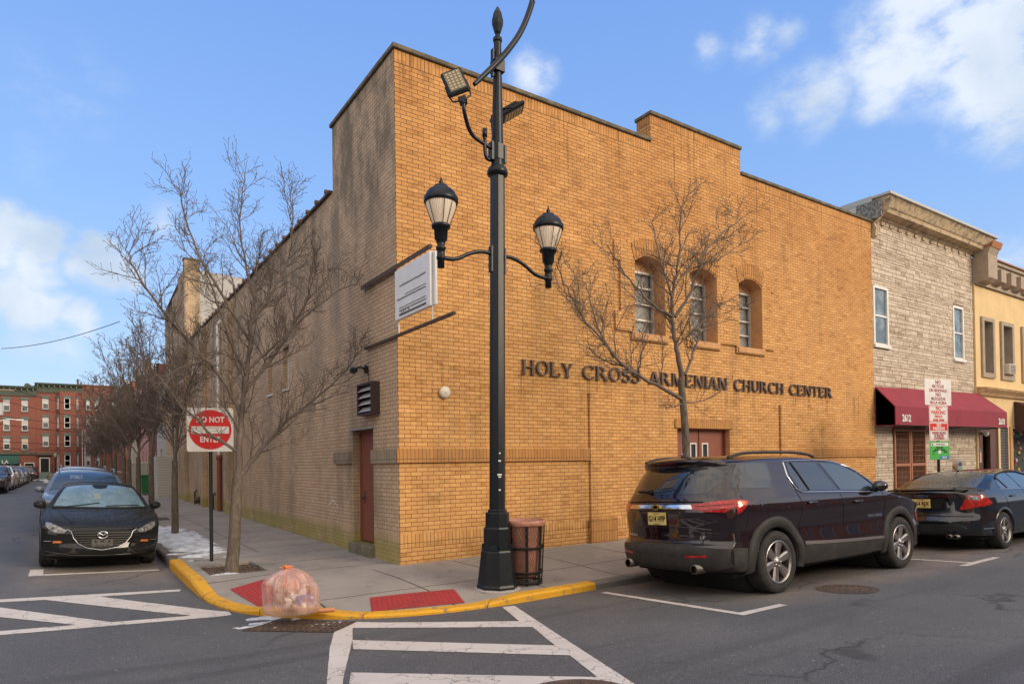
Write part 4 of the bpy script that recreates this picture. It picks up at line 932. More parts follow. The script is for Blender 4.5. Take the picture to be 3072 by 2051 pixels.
b = MB(); b.prism([(.33 * cos(2 * pi * i / 48), 2.23 + .335 * sin(2 * pi * i / 48)) for i in range(48)], lambda a, c, d: (a, d, c), -.0365, -.0345); b.build('red_disc', M_red, pl)
b = MB(); b.box(-.29, -.0385, 2.165, .29, -.037, 2.285); b.build('white_bar', M_swhite, pl)
for tx, z in (('DO NOT', 2.395), ('ENTER', 2.06)): text_mesh('sign_text', tx, .130, lambda a, c, d, z=z: (a, -.0385 - d, z + c), M_swhite, pl, .001, sx=.80, bold=.004, space=1.05)
b = MB()
for z in (1.92, 2.54): b.lathe([(.0, -.008), (.008, -.006), (.008, 0)], 8, (0, -.035, z), ax='Y')
b.build('bolt', M_steel, pl)

# parking sign stack on the main street pavement
PX, PY_ = 12.98, -2.3
PS = thing('parking_sign_post', 'black post carrying four stacked parking and bicycle signs before the maroon awning', 'road sign', (PX, PY_, zs(PX, PY_)), (0, 0, radians(-10)))
perforated_post(3.2, PS)
def sgn(x0, z0, x1, z1, m, lines, col, tilt=0, border=None):
    dz = -zs(PX, PY_); z0 += dz; z1 += dz
    p = plate('sign_plate', x0, z0, x1, z1, m, PS, y=-.03)
    if border:
        for q in ((x0 + .02, z0 + .02, x1 - .02, z0 + .03), (x0 + .02, z1 - .03, x1 - .02, z1 - .02), (x0 + .02, z0 + .03, x0 + .03, z1 - .03), (x1 - .03, z0 + .03, x1 - .02, z1 - .03)): 
            b = MB(); b.box(q[0], -.0355, q[1], q[2], -.0345, q[3]); b.build('border', border, p)
    for tx, sz, z, c_ in lines: text_mesh('sign_text', tx, sz, lambda a, c, d, z=z: (a + (x0 + x1) / 2, -.0362 - d, z0 + c + (z1 - z0) * z), c_ or col, p, .0008, bold=.0025)
    return p
sgn(-.50, 2.98, .47, 3.60, M_swhite, [('NO', .125, .88, None), ('BICYCLES', .10, .72, None), ('ON SIDEWALK', .098, .56, None), ('NO', .125, .40, None), ('BICICLETAS', .10, .24, None), ('EN LA ACERA', .098, .09, None)], M_dred)
sgn(-.36, 2.57, .33, 2.97, M_swhite, [('NO', .13, .83, None), ('PARKING', .125, .58, None), ('FRIDAY', .09, .34, None), ('8AM-10AM', .085, .13, None)], M_red, border=M_red)
p = sgn(-.36, 2.13, .33, 2.56, M_swhite, [('WHEN ROAD', .085, .42, None), ('IS SNOW', .085, .27, None), ('COVERED', .085, .12, None)], M_dred, border=M_red)
dz = -zs(PX, PY_)
b = MB(); b.box(-.33, -.0372, 2.37 + dz, .30, -.0362, 2.535 + dz); b.build('red_field', M_red, p)
for tx, z in (('NO', 2.497), ('PARKING', 2.415)): text_mesh('sign_text', tx, .105, lambda a, c, d, z=z: (a - .015, -.0378 - d, z + dz + c), M_swhite, p, .0006, bold=.003)
M_green = mat('sign_green', (.06, .42, .07), .4, var=(6, (.04, .3, .06), .5, .8))
p = sgn(-.36, 1.68, .36, 2.11, M_green, [('Park & Save', .055, .66, M_blk), ('Monthly Payments', .05, .54, M_blk)], M_blk)
b = MB(); b.box(-.32, -.0365, 2.0 + dz, .32, -.0355, 2.08 + dz); b.build('white_field', M_swhite, p)
text_mesh('sign_text', 'ParkMobile', .07, lambda a, c, d: (a + .03, -.037 - d, 2.04 + dz + c), M_blk, p, .0006)
b = MB(); b.lathe([(.014, 0), (.022, 0), (.022, .001), (.014, .001)], 14, (-.27, -.0375, 2.04 + dz), ax='Y'); b.build('round_mark', M_blk, p)
b = MB(); b.box(-.0, -.0365, 1.69 + dz, .34, -.0355, 1.76 + dz); b.build('blue_field', mat('sign_blue', (.03, .16, .5), .4), p)
text_mesh('sign_text', '54123', .07, lambda a, c, d: (a + .17, -.037 - d, 1.725 + dz + c), M_swhite, p, .0006, bold=.002)
b = MB()
for q in ((-.27, 1.88, -.14, 1.895), (-.27, 1.85, -.16, 1.865), (.14, 1.88, .27, 1.895), (.14, 1.84, .27, 1.865), (-.27, 1.80, -.18, 1.815)): b.box(q[0], -.0358, q[1] + dz, q[2], -.035, q[3] + dz)
b.build('small_print', M_blk, p)
b = MB(); b.box(-.06, -.0358, 1.82 + dz, .05, -.035, 1.92 + dz); b.build('pale_square', M_swhite, p)

# parking meter
MX, MY = 13.85, -2.35
PM = thing('parking_meter', 'grey domed parking meter on a pole behind the dark saloon car', 'parking meter', (MX, MY, zs(MX, MY)))
b = MB(); b.tube([(0, 0, 0), (0, 0, 1.12)], .03, 10); b.build('pole', M_steel, PM)
b = MB(); prof = [(-.10, 1.12), (.10, 1.12), (.13, 1.22), (.13, 1.34)] + [(.13 * cos(radians(a)), 1.36 + .13 * sin(radians(a))) for a in range(0, 181, 15)] + [(-.13, 1.22)]
b.prism(prof, lambda a, c, d: (a, d, c), -.06, .06); hd = b.build('head', M_steel, PM)
b = MB(); b.prism([(.09 * cos(radians(a)), 1.36 + .09 * sin(radians(a))) for a in range(0, 181, 15)], lambda a, c, d: (a, d, c), -.066, -.061); b.build('dial_window', M_glass, hd)
b = MB(); b.box(-.07, -.066, 1.18, .07, -.061, 1.30); b.build('green_label', M_green, hd)

# drain, manholes
M_iron = mat('cast_iron', (.075, .055, .045), .75, var=(9, (.14, .08, .05), .4, .7), bump=(60, .6))
def quadz(P, u, w): q = Vector(P[0]).lerp(Vector(P[1]), u).lerp(Vector(P[3]).lerp(Vector(P[2]), u), w); return (q.x, q.y, zroad(q.x, q.y))
GR = [(-2.80, -2.12), (-2.10, -2.72), (-1.98, -3.02), (-2.74, -2.62)]
GR = [(-2.86, -2.02), (-2.30, -2.30), (-1.72, -2.72), (-2.08, -3.02)]
GR = [(-2.84, -2.25), (-2.42, -2.02), (-1.72, -2.62), (-2.08, -2.92)]
g = thing('storm_drain', 'rusty cast iron storm drain grate in the gutter below the rubbish bag', 'drain', (GR[0][0], GR[0][1], zroad(*GR[0])))
o0 = Vector((GR[0][0], GR[0][1], zroad(*GR[0])))
def qz(u, w, h): p = quadz(GR, u, w); return Vector((p[0], p[1], p[2] + h)) - o0
b = MB(); b.add([qz(0, 0, .003), qz(1, 0, .003), qz(1, 1, .003), qz(0, 1, .003)], [(0, 1, 2, 3)]); b.build('sump', M_blk, g)
b = MB()
def bar(u0, w0, u1, w1, h=.012):
    b.add([qz(u0, w0, .0035), qz(u1, w0, .0035), qz(u1, w1, .0035), qz(u0, w1, .0035), qz(u0, w0, h), qz(u1, w0, h), qz(u1, w1, h), qz(u0, w1, h)], [(4, 5, 6, 7), (0, 1, 5, 4), (1, 2, 6, 5), (2, 3, 7, 6), (3, 0, 4, 7)])
for k in range(15): w = k / 14; bar(0, max(0, w - .017), 1, min(1, w + .017))
for k in range(6): u = k / 5; bar(max(0, u - .03), 0, min(1, u + .03), 1, .0125)
b.build('grate', M_iron, g)
def manhole(cx, cy, r, label):
    t = thing('manhole_cover', label, 'manhole cover', (cx, cy, zroad(cx, cy)))
    sl_ = Vector((zroad(cx + .1, cy) - zroad(cx - .1, cy), zroad(cx, cy + .1) - zroad(cx, cy - .1))) / .2
    def tilt(mb): mb.v = [(v[0], v[1], v[2] + v[0] * sl_.x + v[1] * sl_.y) for v in mb.v]; return mb
    b = MB(); b.lathe([(r, .006), (r * .93, .008), (r * .92, .005)], 40, caps=False); tilt(b).build('rim', M_iron, t)
    b = MB(); b.lathe([(r * .915, .005), (r * .6, .007), (.0, .008)], 40, caps=False)
    tilt(b).build('lid', M_iron, t)
    b = MB()
    for k in range(24): a = 2 * pi * k / 24; b.box(r * .75 * cos(a) - .012, r * .75 * sin(a) - .012, .006, r * .75 * cos(a) + .012, r * .75 * sin(a) + .012, .012)
    for k in range(12): a = 2 * pi * k / 12; b.box(r * .45 * cos(a) - .012, r * .45 * sin(a) - .012, .006, r * .45 * cos(a) + .012, r * .45 * sin(a) + .012, .013)
    tilt(b).build('studs', M_iron, t)
manhole(3.72, -5.17, .36, 'round manhole cover in the road beside the parked dark SUV')
manhole(-1.52, -6.22, .42, 'round manhole cover over the hatched paint at the bottom edge')

# utility pole, wires, far lamp
M_wood = mat('pole_wood', (.20, .165, .13), .9, var=(12, (.12, .1, .08), .4, .7), bump=(30, .4))
UP = thing('utility_pole', 'weathered wooden utility pole with transformer cans at the left edge of the street', 'utility pole', (-9.12, 58, .3))
b = MB(); b.tube([(0, 0, 0), (0, 0, 9.5)], [.17, .12], 10); b.build('pole', M_wood, UP)
b = MB(); b.box(-1.1, -.06, 7.9, 1.2, .06, 8.05); b.build('crossarm', M_wood, UP)
b = MB(); b.tube([(.28, 0, 5.9), (.28, 0, 6.9)], .2, 10); b.build('transformer', mat('grey_can', (.4, .4, .4), .5), UP)
b = MB(); b.tube([(.1, 0, 5.4), (.8, 0, 5.6), (1.5, 0, 5.55)], .04, 6); b.box(1.3, -.1, 5.5, 1.8, .1, 5.6); b.build('lamp_arm', M_white, UP)
def wire(p, q, sag, r, nm='overhead_wire', lab='', i=0):
    p, q = Vector(p), Vector(q); b = MB(); n = 14; b.tube([p.lerp(q, i / n) + Vector((0, 0, -sag * 4 * (i / n) * (1 - i / n))) for i in range(n + 1)], r, 4)
    o = b.build(nm, M_blk); tag(o, lab, 'wire', 'overhead wires'); return o
wire((-14, 50, 9.8), (1.5, 74, 7.8), .7, .022, lab='uppermost overhead wire crossing the red brick apartments')
wire((-14, 51, 8.8), (1.5, 74, 6.9), .8, .02, lab='second overhead wire from the top crossing the red brick apartments')
wire((-14, 52, 7.0), (1.5, 74, 6.3), .6, .018, lab='overhead wire crossing between the top and third floor windows')
wire((-14, 52, 6.3), (1.5, 74, 5.6), .6, .022, lab='overhead wire crossing the third floor windows of the red apartments')
wire((-14, 52, 4.4), (1.5, 74, 4.3), .3, .02, lab='overhead wire crossing above the second floor windows')
wire((-14, 52, 3.9), (1.5, 74, 3.7), .3, .018, lab='lowest overhead wire above the shop front')
wire((-7.6, 40, 9.0), (-2.3, 26, 8.6), .25, .018, lab='single thin overhead wire slanting up to the trees against the sky')
M_taup2 = mat('dull_lantern', (.25, .24, .2), .6)
FL = thing('far_street_lamp', 'small dark lamp post by the far apartment steps', 'street lamp', (-5.42, 76.2, .42))
b = MB(); b.tube([(0, 0, 0), (0, 0, 2.6)], .06, 8); b.build('post', M_blk, FL)
b = MB(); b.lathe([(.08, 2.6), (.15, 2.8), (.14, 2.95), (.05, 3.05)], 12); b.build('lantern', M_taup2, FL)
# ------------------------------------------------------------------ vehicles
def paint(name, col, flake=(.3, .3, .3), dust=.0, frost=0):
    s = NT(name); s.b.inputs['Metallic'].default_value = .55; s.b.inputs['Coat Weight'].default_value = 1; s.b.inputs['Coat Roughness'].default_value = .02
    n = s.noise(900, detail=1); c = s.mix(s.ramp(n, .55, .75, 0, .12), col, flake)
    d = s.ma('MULTIPLY', s.ramp(s.noise(3, detail=8, rough=.7), .4, .75, 0, 1), s.ramp(s.z, .3, .75, 1, .15))
    c = s.mix(s.ma('MULTIPLY', d, .08), c, (.12, .10, .085))
    if frost:
        f = s.ma('MULTIPLY', s.ramp(s.noise(45, detail=5, rough=.75), .42, .62, 0, frost), s.ramp(s.z, .70, .85, 0, 1)); c = s.mix(f, c, (.10, .105, .11)); s.l(s.ramp(s.z, .66, .80, 1, .22), s.b.inputs['Coat Weight']); dust = -.12
        d = s.ma('ADD', d, s.ma('MULTIPLY', f, 3.0))
    cr = s.ma('ADD', s.ma('MULTIPLY', d, .05), .012); s.l(cr, s.b.inputs['Coat Roughness']); s.put(c, s.b.inputs['Base Color']); s.b.inputs['Roughness'].default_value = .35; s.b.inputs['Metallic'].default_value = 0; s.b.inputs['Specular IOR Level'].default_value = 0; s.b.inputs['Coat IOR'].default_value = 1.5 if frost else 1.75; return s.m
M_tyre = mat('tyre_rubber', (.022, .021, .02), .85, var=(9, (.06, .052, .045), .45, .75), bump=(60, .3))
M_rim = mat('alloy_rim', (.42, .39, .37), .28, .9, var=(8, (.25, .22, .2), .5, .8))
M_rimd = mat('rim_dark', (.03, .03, .03), .5)
M_clad = mat('black_cladding', (.030, .028, .027), .6, spec=.3, var=(7, (.055, .05, .045), .4, .75), bump=(200, .1))
M_cglass = mat('tinted_glass', (.010, .014, .018), .02, 0, spec=.8, coat=.6)
M_cglass2 = mat('clear_glass', (.03, .045, .05), .02, 0, spec=.9, coat=.5)
M_tail = mat('tail_light_red', (.34, .006, .006), .15, coat=.6, var=(26, (.60, .035, .02), .52, .6))
M_taild = mat('tail_light_dark', (.12, .006, .006), .1, coat=1)
M_headl = mat('headlight_lens', (.30, .30, .31), .1, .3, coat=1, var=(22, (.08, .08, .085), .45, .55))
M_amber = mat('amber_lens', (.62, .17, .03), .2, coat=1)
M_exh = mat('exhaust_steel', (.22, .20, .18), .35, 1)
M_under = mat('underbody', (.01, .01, .01), .9)
M_plate = mat('plate_yellow', (.62, .44, .10), .4, var=(16, (.68, .56, .26), .4, .6))

def interp(tab, x):
    if x <= tab[0][0]: return tab[0][1]
    for (a, u), (b_, v) in zip(tab, tab[1:]):
        if x <= b_: t = (x - a) / (b_ - a); t = t * t * (3 - 2 * t) if False else t; return u + (v - u) * t
    return tab[-1][1]
class Car:
    """local axes: x forward from the rear bumper, y to the left, z up. The skin is a set of loops
    that follow the side outline and swell outwards to the flanks."""
    def __init__(s, prof, sect, plan, wheels, R, HW, spine, sill=.28, arch_r=None, res=6):
        s.R, s.HW, s.wheels = R, HW, wheels; s.sect, s.plan = sect, plan
        P = [Vector((x, z, xb, zb)) for x, z, xb, zb in prof]; pts = []
        n = len(P)
        for i in range(n - 1):
            p0, p1, p2, p3 = P[max(i - 1, 0)], P[i], P[i + 1], P[min(i + 2, n - 1)]
            k = res if (p2 - p1).length > .12 else 2
            for j in range(k):
                t = j / k; pts.append(.5 * ((2 * p1) + (p2 - p0) * t + (2 * p0 - 5 * p1 + 4 * p2 - p3) * t * t + (3 * p1 - p0 - 3 * p2 + p3) * t ** 3) if (p2 - p1).length > .05 else p1.lerp(p2, t))
        pts.append(P[-1])
        AR = arch_r or R * 1.19; x0 = P[-1].z; bot = []
        for cx in sorted(wheels, reverse=True):
            bot.append((cx + AR + .02, sill)); 
            for i in range(17): a = pi * i / 16; bot.append((cx + AR * cos(a), R + AR * sin(a) if a not in (0,) else R))
            bot.append((cx - AR - .02, sill))
        xs_ = P[0].z; full = []
        prev = (x0, P[-1].w)
        bl = [b_ for b_ in bot if xs_ + .02 < b_[0] < x0 - .02]
        for q in bl + [(xs_, P[0].w)]:
            d = abs(q[0] - prev[0])
            if d > .3: full += [(prev[0] + (q[0] - prev[0]) * j / 6, prev[1] + (q[1] - prev[1]) * j / 6) for j in range(1, 6)]
            full.append(q); prev = q
        full = full[:-1]
        for x, z in full: pts.append(Vector((x, z, x, z)))
        s.U = [0, .2, .38, .54, .68, .79, .87, .93, .97, 1.0]; s.T = [.04, .1, .18, .28, .4, .52, .64, .76, .88, .96, 1.0]
        sx0, sx1, sz = spine; rings = []
        for p in pts:
            row = []
            for u in s.U:
                k = u ** 3.0; x = p.x + (p.z - p.x) * k; z = p.y + (p.w - p.y) * k
                row.append((x, u * s.w(p.z, p.w), z))
            tx = max(sx0, min(sx1, p.z))
            for t in s.T:
                x = p.z + (tx - p.z) * t; z = p.w + (sz - p.w) * t; row.append((x, s.w(x, z), z))
            rings.append(row)
        b = MB(); m = len(rings); k = len(rings[0]); vs = []
        for r in rings: vs += r
        for r in rings: vs += [(x, -y, z) for x, y, z in r]
        fs = []
        for i in range(m):
            j = (i + 1) % m
            for q in range(k - 1):
                fs.append((i * k + q, j * k + q, j * k + q + 1, i * k + q + 1)); fs.append((m * k + i * k + q, m * k + i * k + q + 1, m * k + j * k + q + 1, m * k + j * k + q))
        b.add(vs, fs, True); s.mb = b
    def w(s, x, z): return interp(s.sect, z) * interp(s.plan, x)
    def body(s, m, parent, name='body'):
        o = s.mb.build(name, m, parent, weld=.0008); s.bv = BVHTree.FromObject(o, bpy.context.evaluated_depsgraph_get())
        # parent has a transform: the tree must be in local space
        bm = bmesh.new(); bm.from_mesh(o.data); s.bv = BVHTree.FromBMesh(bm); bm.free(); s.par = parent; return o
    def cast(s, ax, a, c, off):
        """ax: 'L','R' side (a=x,c=z); 'B' back, 'F' front (a=y,c=z); 'T' top (a=x,c=y)"""
        o, d = {'L': ((a, 3, c), (0, -1, 0)), 'R': ((a, -3, c), (0, 1, 0)), 'B': ((-3, a, c), (1, 0, 0)), 'F': ((9, a, c), (-1, 0, 0)), 'T': ((a, c, 4), (0, 0, -1))}[ax]
        h = s.bv.ray_cast(Vector(o), Vector(d))
        if h[0] is None:
            q = {'L': (a, s.HW, c), 'R': (a, -s.HW, c), 'B': (.1, a, c), 'F': (4.6, a, c), 'T': (a, c, 1.4)}[ax]
            h = s.bv.find_nearest(Vector(q))
        n = h[1]
        if n.dot(Vector(d)) > 0: n = -n
        return h[0] + n * off, n
    def patch(s, name, ax, poly, m, off=.004, res=.07, parent=None, skirt=.012, crown=0):
        x0, x1 = min(p[0] for p in poly), max(p[0] for p in poly); z0, z1 = min(p[1] for p in poly), max(p[1] for p in poly)
        edge = [tuple(q) for q in resample([*poly, poly[0]], res)[:-1]]; ins = []
        nx, nz = int((x1 - x0) / res) + 1, int((z1 - z0) / res) + 1
        for i in range(nx):
            for j in range(nz):
                p = (x0 + (i + .52) * (x1 - x0) / nx, z0 + (j + .51) * (z1 - z0) / nz)
                if inpoly(p, edge) and min((p[0] - e[0]) ** 2 + (p[1] - e[1]) ** 2 for e in edge) > (res * .25) ** 2: ins.append(p)
        vv, ff = cdt(edge, (), ins); C_ = [s.cast(ax, p[0], p[1], off) for p in vv]
        b = MB(); b.add([c[0] for c in C_], ff, True)
        ed = [s.cast(ax, p[0], p[1], off) for p in edge]; k = len(edge)
        b.add([c[0] for c in ed] + [c[0] - c[1] * (off + skirt) for c in ed], [(i, (i + 1) % k, k + (i + 1) % k, k + i) for i in range(k)])
        return b.build(name, m, parent or s.par, weld=0)
    def both(s, name, poly, m, **k): return [s.patch(name, ax, poly, m, **k) for ax in ('L', 'R')]
    def strip(s, name, ax, pts, m, w=.008, off=.003, parent=None, n=None, r=None):
        """tube laid along the skin"""
        pp = resample([Vector(p) for p in pts], .06); q = [s.cast(ax, p[0], p[1], off)[0] for p in pp]
        b = MB(); b.tube(q, w / 2, 5); return b.build(name, m, parent or s.par)
    def arcs(s, name, cx, r0, r1, m, out=.02, a0=-8, a1=188, parent=None):
        o_ = []
        for sg, ax in ((1, 'L'), (-1, 'R')):
            b = MB(); n = 30; vs = []
            for i in range(n + 1):
                a = radians(a0 + (a1 - a0) * i / n); row = []
                for r, e in ((r1 + .012, -.012), (r1, out * .5), (r1 - .015, out), (r0 + .008, out), (r0, out * .4), (r0 - .005, -.05)):
                    x, z = cx + r * cos(a), s.R + r * sin(a); xx, zz_ = cx + max(r, s.R * 1.22) * cos(a), s.R + max(r, s.R * 1.22) * sin(a); row.append((x, sg * (s.w(xx, max(zz_, .30)) + e), z))
                vs += row
            b.add(vs, [(i * 6 + k, i * 6 + k + 1, i * 6 + 7 + k, i * 6 + 6 + k) for i in range(n) for k in range(5)], True); o_.append(b.build(name, m, parent or s.par))
        return o_
    def make_wheels(s, spec, track_in=.0, steer=0):
        R = s.R; proto = None
        for cx in s.wheels:
            for sg in (-1, 1):
                yy = sg * (s.HW - track_in)
                if proto is None:
                    proto = wheel(R, *spec); w_ = proto
                else: w_ = copy_tree(proto)
                w_.parent = s.par; w_.location = (cx, yy, R); w_.rotation_euler = (0, 0, (0 if sg < 0 else pi) + (steer if cx > 2 else 0))
def wheel(R, wd, rr_, spokes, style):
    """axle along y, outer face at y=0 towards -y"""
    t = MB(); t.lathe([(rr_, .012), (rr_ + .01, .0), (R - .06, -.006), (R - .025, .004), (R - .006, .022), (R, .045), (R, wd - .045), (R - .006, wd - .022), (R - .025, wd), (rr_, wd - .01)], 44, ax='Y', caps=False)
    n = 64
    for k in range(n):
        a = 2 * pi * k / n
        for y0, y1 in ((.03, wd * .34), (wd * .40, wd * .60), (wd * .66, wd - .03)):
            q = []
            for da, y in ((0, y0), (.05, y0), (.05, y1), (0, y1)): q.append(((R + .004) * cos(a + da), y, (R + .004) * sin(a + da)))
            t.add(q, [(0, 1, 2, 3)])
    ty = t.build('wheel', M_tyre)
    b = MB(); b.lathe([(rr_ + .004, .002), (rr_ - .006, -.004), (rr_ - .016, .0), (rr_ - .022, .03), (rr_ - .03, wd * .75)], 44, ax='Y', caps=False); rim = b.build('rim', M_rim, ty)
    b = MB(); b.lathe([(.0, .115), (rr_ - .03, .115), (rr_ - .03, wd * .75)], 32, ax='Y', caps=False); b.lathe([(0, .07), (rr_ * .62, .075), (rr_ * .62, .10)], 28, ax='Y', caps=False); b.build('brake_disc', M_rimd, ty)
    b = MB()
    def spoke(a, w0, w1, r0, r1, y0, y1):
        u = Vector((cos(a), 0, sin(a))); v = Vector((-sin(a), 0, cos(a))); q = []
        for r, w_, y in ((r0, w0, y0), ((r0 + r1) / 2, (w0 + w1) / 2 * 1.02, y0 + (y1 - y0) * .35), (r1, w1, y1)):
            for sg, dy in ((-1, .018), (-.62, 0), (.62, 0), (1, .018), (1, .05), (-1, .05)): p = u * r + v * (w_ * sg); q.append((p.x, y + dy, p.z))
        b.add(q, [(i * 6 + k, i * 6 + (k + 1) % 6, i * 6 + 6 + (k + 1) % 6, i * 6 + 6 + k) for i in range(2) for k in range(6)], False)
    for k in range(spokes):
        a = 2 * pi * k / spokes + .3
        if style == 'wide': spoke(a, .040, .064, .05, rr_ - .012, .02, .008)
        elif style == 'twin':
            for d_ in (-.13, .13): spoke(a + d_, .012, .016, .05, rr_ - .012, .018, .008)
        else: spoke(a, .016, .020, .05, rr_ - .012, .018, .008)
    b.lathe([(.0, .008), (.03, .008), (.036, .014), (.07, .018), (.075, .05)], 20, ax='Y')
    sp = b.build('spokes', M_rim, ty)
    b = MB()
    for k in range(5): a = 2 * pi * k / 5; b.lathe([(.0, .004), (.009, .004), (.009, .03)], 6, (.052 * cos(a), 0, .052 * sin(a)), ax='Y')
    b.build('wheel_nuts', M_chrome, ty)
    return ty
def mirror_part(c, x, z, m, y=None, w=.20):
    for sg in (1, -1):
        yy = sg * (y or c.w(x, z)); b = MB()
        b.lathe([(.0, -.10), (.06, -.09), (.088, -.04), (.092, .02), (.08, .07), (.0, .08)], 14, (0, 0, 0), ax='X'); b.v = [(x + v[0] * .8, yy + sg * (.13 + v[1] * w / .17), z + .05 + v[2] * .85) for v in b.v]
        mo = b.build('wing_mirror', m, c.par)
        b = MB(); b.tube([(x + .02, yy - sg * .03, z - .02), (x, yy + sg * .09, z + .0)], .03, 8); b.build('mirror_stalk', M_clad, mo)
        b = MB(); b.lathe([(.0, -.003), (.065, 0), (.0, .001)], 14, (0, 0, 0), ax='X'); b.v = [(x - .083 + v[0], yy + sg * (.13 + v[1] * w / .18), z + .05 + v[2] * .85) for v in b.v]; b.build('mirror_glass', M_cglass2, mo)
def nplate(c, ax, y, z, m, txt, sub=None, top=None):
    p, n = c.cast(ax, y, z, .02); sg = -1 if ax == 'B' else 1
    X = p.x; b = MB(); b.box(X - .006, y - .155, z - .08, X + .006, y + .155, z + .08, .004); o = b.build('number_plate', m, c.par)
    f = lambda a, cc, d: (X + sg * (.007 + d), y + (-a if ax == 'B' else a), z + cc)
    if txt: text_mesh('plate_text', txt, .098, lambda a, cc, d: f(a, cc - .004, d), M_blk, o, .001, sx=.80, bold=.003)
    if sub: text_mesh('plate_text', sub, .022, lambda a, cc, d: f(a, cc - .066, d), M_blk, o, .0005)
    if top: text_mesh('plate_text', top, .022, lambda a, cc, d: f(a, cc + .064, d), M_blk, o, .0005)
    return o

# ---- large dark SUV, rear three-quarter
YS = -3.79
SUV = thing('parked_suv', 'large dark plum black SUV parked in front of the church doors, plate G14 VFP', 'car', (1.80, YS, .045), (radians(-2.5), 0, 0))
prof = [(.22, .30, .50, .32), (.06, .36, .40, .36), (.02, .46, .36, .44), (.0, .58, .35, .58), (.03, .64, .37, .64), (.10, .68, .42, .68), (.09, .80, .42, .80), (.07, .93, .42, .93), (.06, 1.06, .44, 1.05), (.08, 1.14, .46, 1.13), (.12, 1.20, .50, 1.20),
        (.19, 1.34, .56, 1.30), (.28, 1.50, .64, 1.46), (.36, 1.62, .72, 1.56), (.28, 1.665, .74, 1.60), (.30, 1.70, .80, 1.63), (.55, 1.735, .95, 1.655), (1.2, 1.755, 1.3, 1.675), (2.0, 1.75, 2.0, 1.675), (2.6, 1.72, 2.6, 1.64), (3.1, 1.63, 3.05, 1.56), (3.6, 1.42, 3.5, 1.37), (3.98, 1.20, 3.85, 1.165),
        (4.2, 1.12, 4.05, 1.10), (4.6, 1.07, 4.5, 1.03), (4.95, 1.0, 4.85, .94), (5.12, .90, 4.95, .86), (5.18, .74, 4.98, .72), (5.20, .5, 4.98, .5), (5.12, .32, 4.95, .32), (4.95, .27, 4.90, .29)]
c = Car(prof, [(.25, .93), (.36, .965), (.45, .985), (.60, .99), (.66, .975), (.80, .965), (.95, .985), (1.06, .995), (1.13, .985), (1.20, .955), (1.26, .925), (1.45, .86), (1.62, .785), (1.70, .74), (1.8, .68)],
        [(.30, .90), (.5, .955), (.8, .985), (1.2, 1), (4.2, 1), (4.55, .975), (4.8, .94), (5.0, .88)], (1.13, 4.19), .385, .985, (.95, 4.4, .93), sill=.30, arch_r=.455)
M_suv = paint('plum_black_paint', (.012, .0055, .009), (.03, .015, .02))
c.body(M_suv, SUV)
gl = c.both('quarter_window', [(.50, 1.32), (1.14, 1.30), (1.20, 1.40), (1.27, 1.62), (.72, 1.625), (.60, 1.50)], M_cglass, off=.004)
c.both('rear_door_window', [(1.74, 1.25), (2.60, 1.225), (2.48, 1.40), (2.34, 1.605), (1.76, 1.62), (1.66, 1.60), (1.65, 1.45)], M_cglass, off=.004)
c.both('front_door_window', [(2.68, 1.225), (3.60, 1.19), (3.52, 1.28), (3.25, 1.44), (2.98, 1.55), (2.72, 1.595), (2.44, 1.605), (2.57, 1.40)], M_cglass2, off=.004)
for ax in ('L', 'R'):
    c.strip('window_trim', ax, [(1.62, 1.62), (1.58, 1.44), (1.66, 1.28), (1.76, 1.225), (2.6, 1.20), (3.64, 1.165)], M_chrome, .022, .004)
    c.strip('window_trim', ax, [(3.70, 1.17), (3.54, 1.31), (3.28, 1.47), (3.0, 1.585), (2.72, 1.63), (2.3, 1.65), (1.62, 1.64)], M_chrome, .016, .004)
    c.strip('door_pillar', ax, [(1.94, 1.25), (1.86, 1.42), (1.77, 1.62)], M_blk, .03, .006)
    for P in ([(.52, 1.28), (.62, 1.10), (.60, .9), (.55, .66)],): c.strip('panel_gap', ax, P, M_blk, .007, .001)
    c.strip('panel_gap', ax, [(2.62, 1.21), (2.66, .95), (2.66, .52), (2.60, .36)], M_blk, .009, .001)
    c.strip('panel_gap', ax, [(1.64, 1.26), (1.70, 1.05), (1.62, .80), (1.66, .6)], M_blk, .009, .001)
    c.strip('panel_gap', ax, [(3.72, 1.15), (3.76, 1.0), (3.72, .7), (3.70, .42)], M_blk, .009, .001)
    c.strip('panel_gap', ax, [(.56, 1.28), (.60, 1.50), (.74, 1.66)], M_blk, .006, .001)
    c.strip('roof_rail', ax, [(.62, 1.69), (1.2, 1.70), (2.0, 1.70), (2.5, 1.665)], M_clad, .03, .045) if False else None
    for hx, hz in ((1.90, 1.085), (3.0, 1.055)):
        p, n = c.cast(ax, hx, hz, .02); b = MB(); b.lathe([(.0, -.10), (.016, -.095), (.02, -.06), (.02, .06), (.016, .095), (.0, .10)], 10, tuple(p), ax='X'); b.build('door_handle', M_suv, SUV)
for sg in (1, -1):
    b = MB(); b.tube(smooth_path3([(.62, sg * .70, 1.70), (.75, sg * .705, 1.73), (.95, sg * .71, 1.762), (1.9, sg * .71, 1.765), (2.3, sg * .70, 1.74), (2.48, sg * .69, 1.70)]), [.022] * 99 if False else .020, 8); b.build('roof_rail', M_clad, SUV)
b = MB(); b.lathe([(.0, -.0), (.05, .0), (.02, .06), (.0, .075)], 10, (.62, 0, 1.73)); b.v = [(v[0] + (v[2] - 1.73) * -.6, v[1] * .35, v[2]) for v in b.v]; b.build('roof_fin', M_suv, SUV)
c.both('side_cladding', [(1.70, .55), (2.64, .51), (3.66, .48), (3.64, .32), (1.66, .32)], M_clad, off=.006, res=.12)
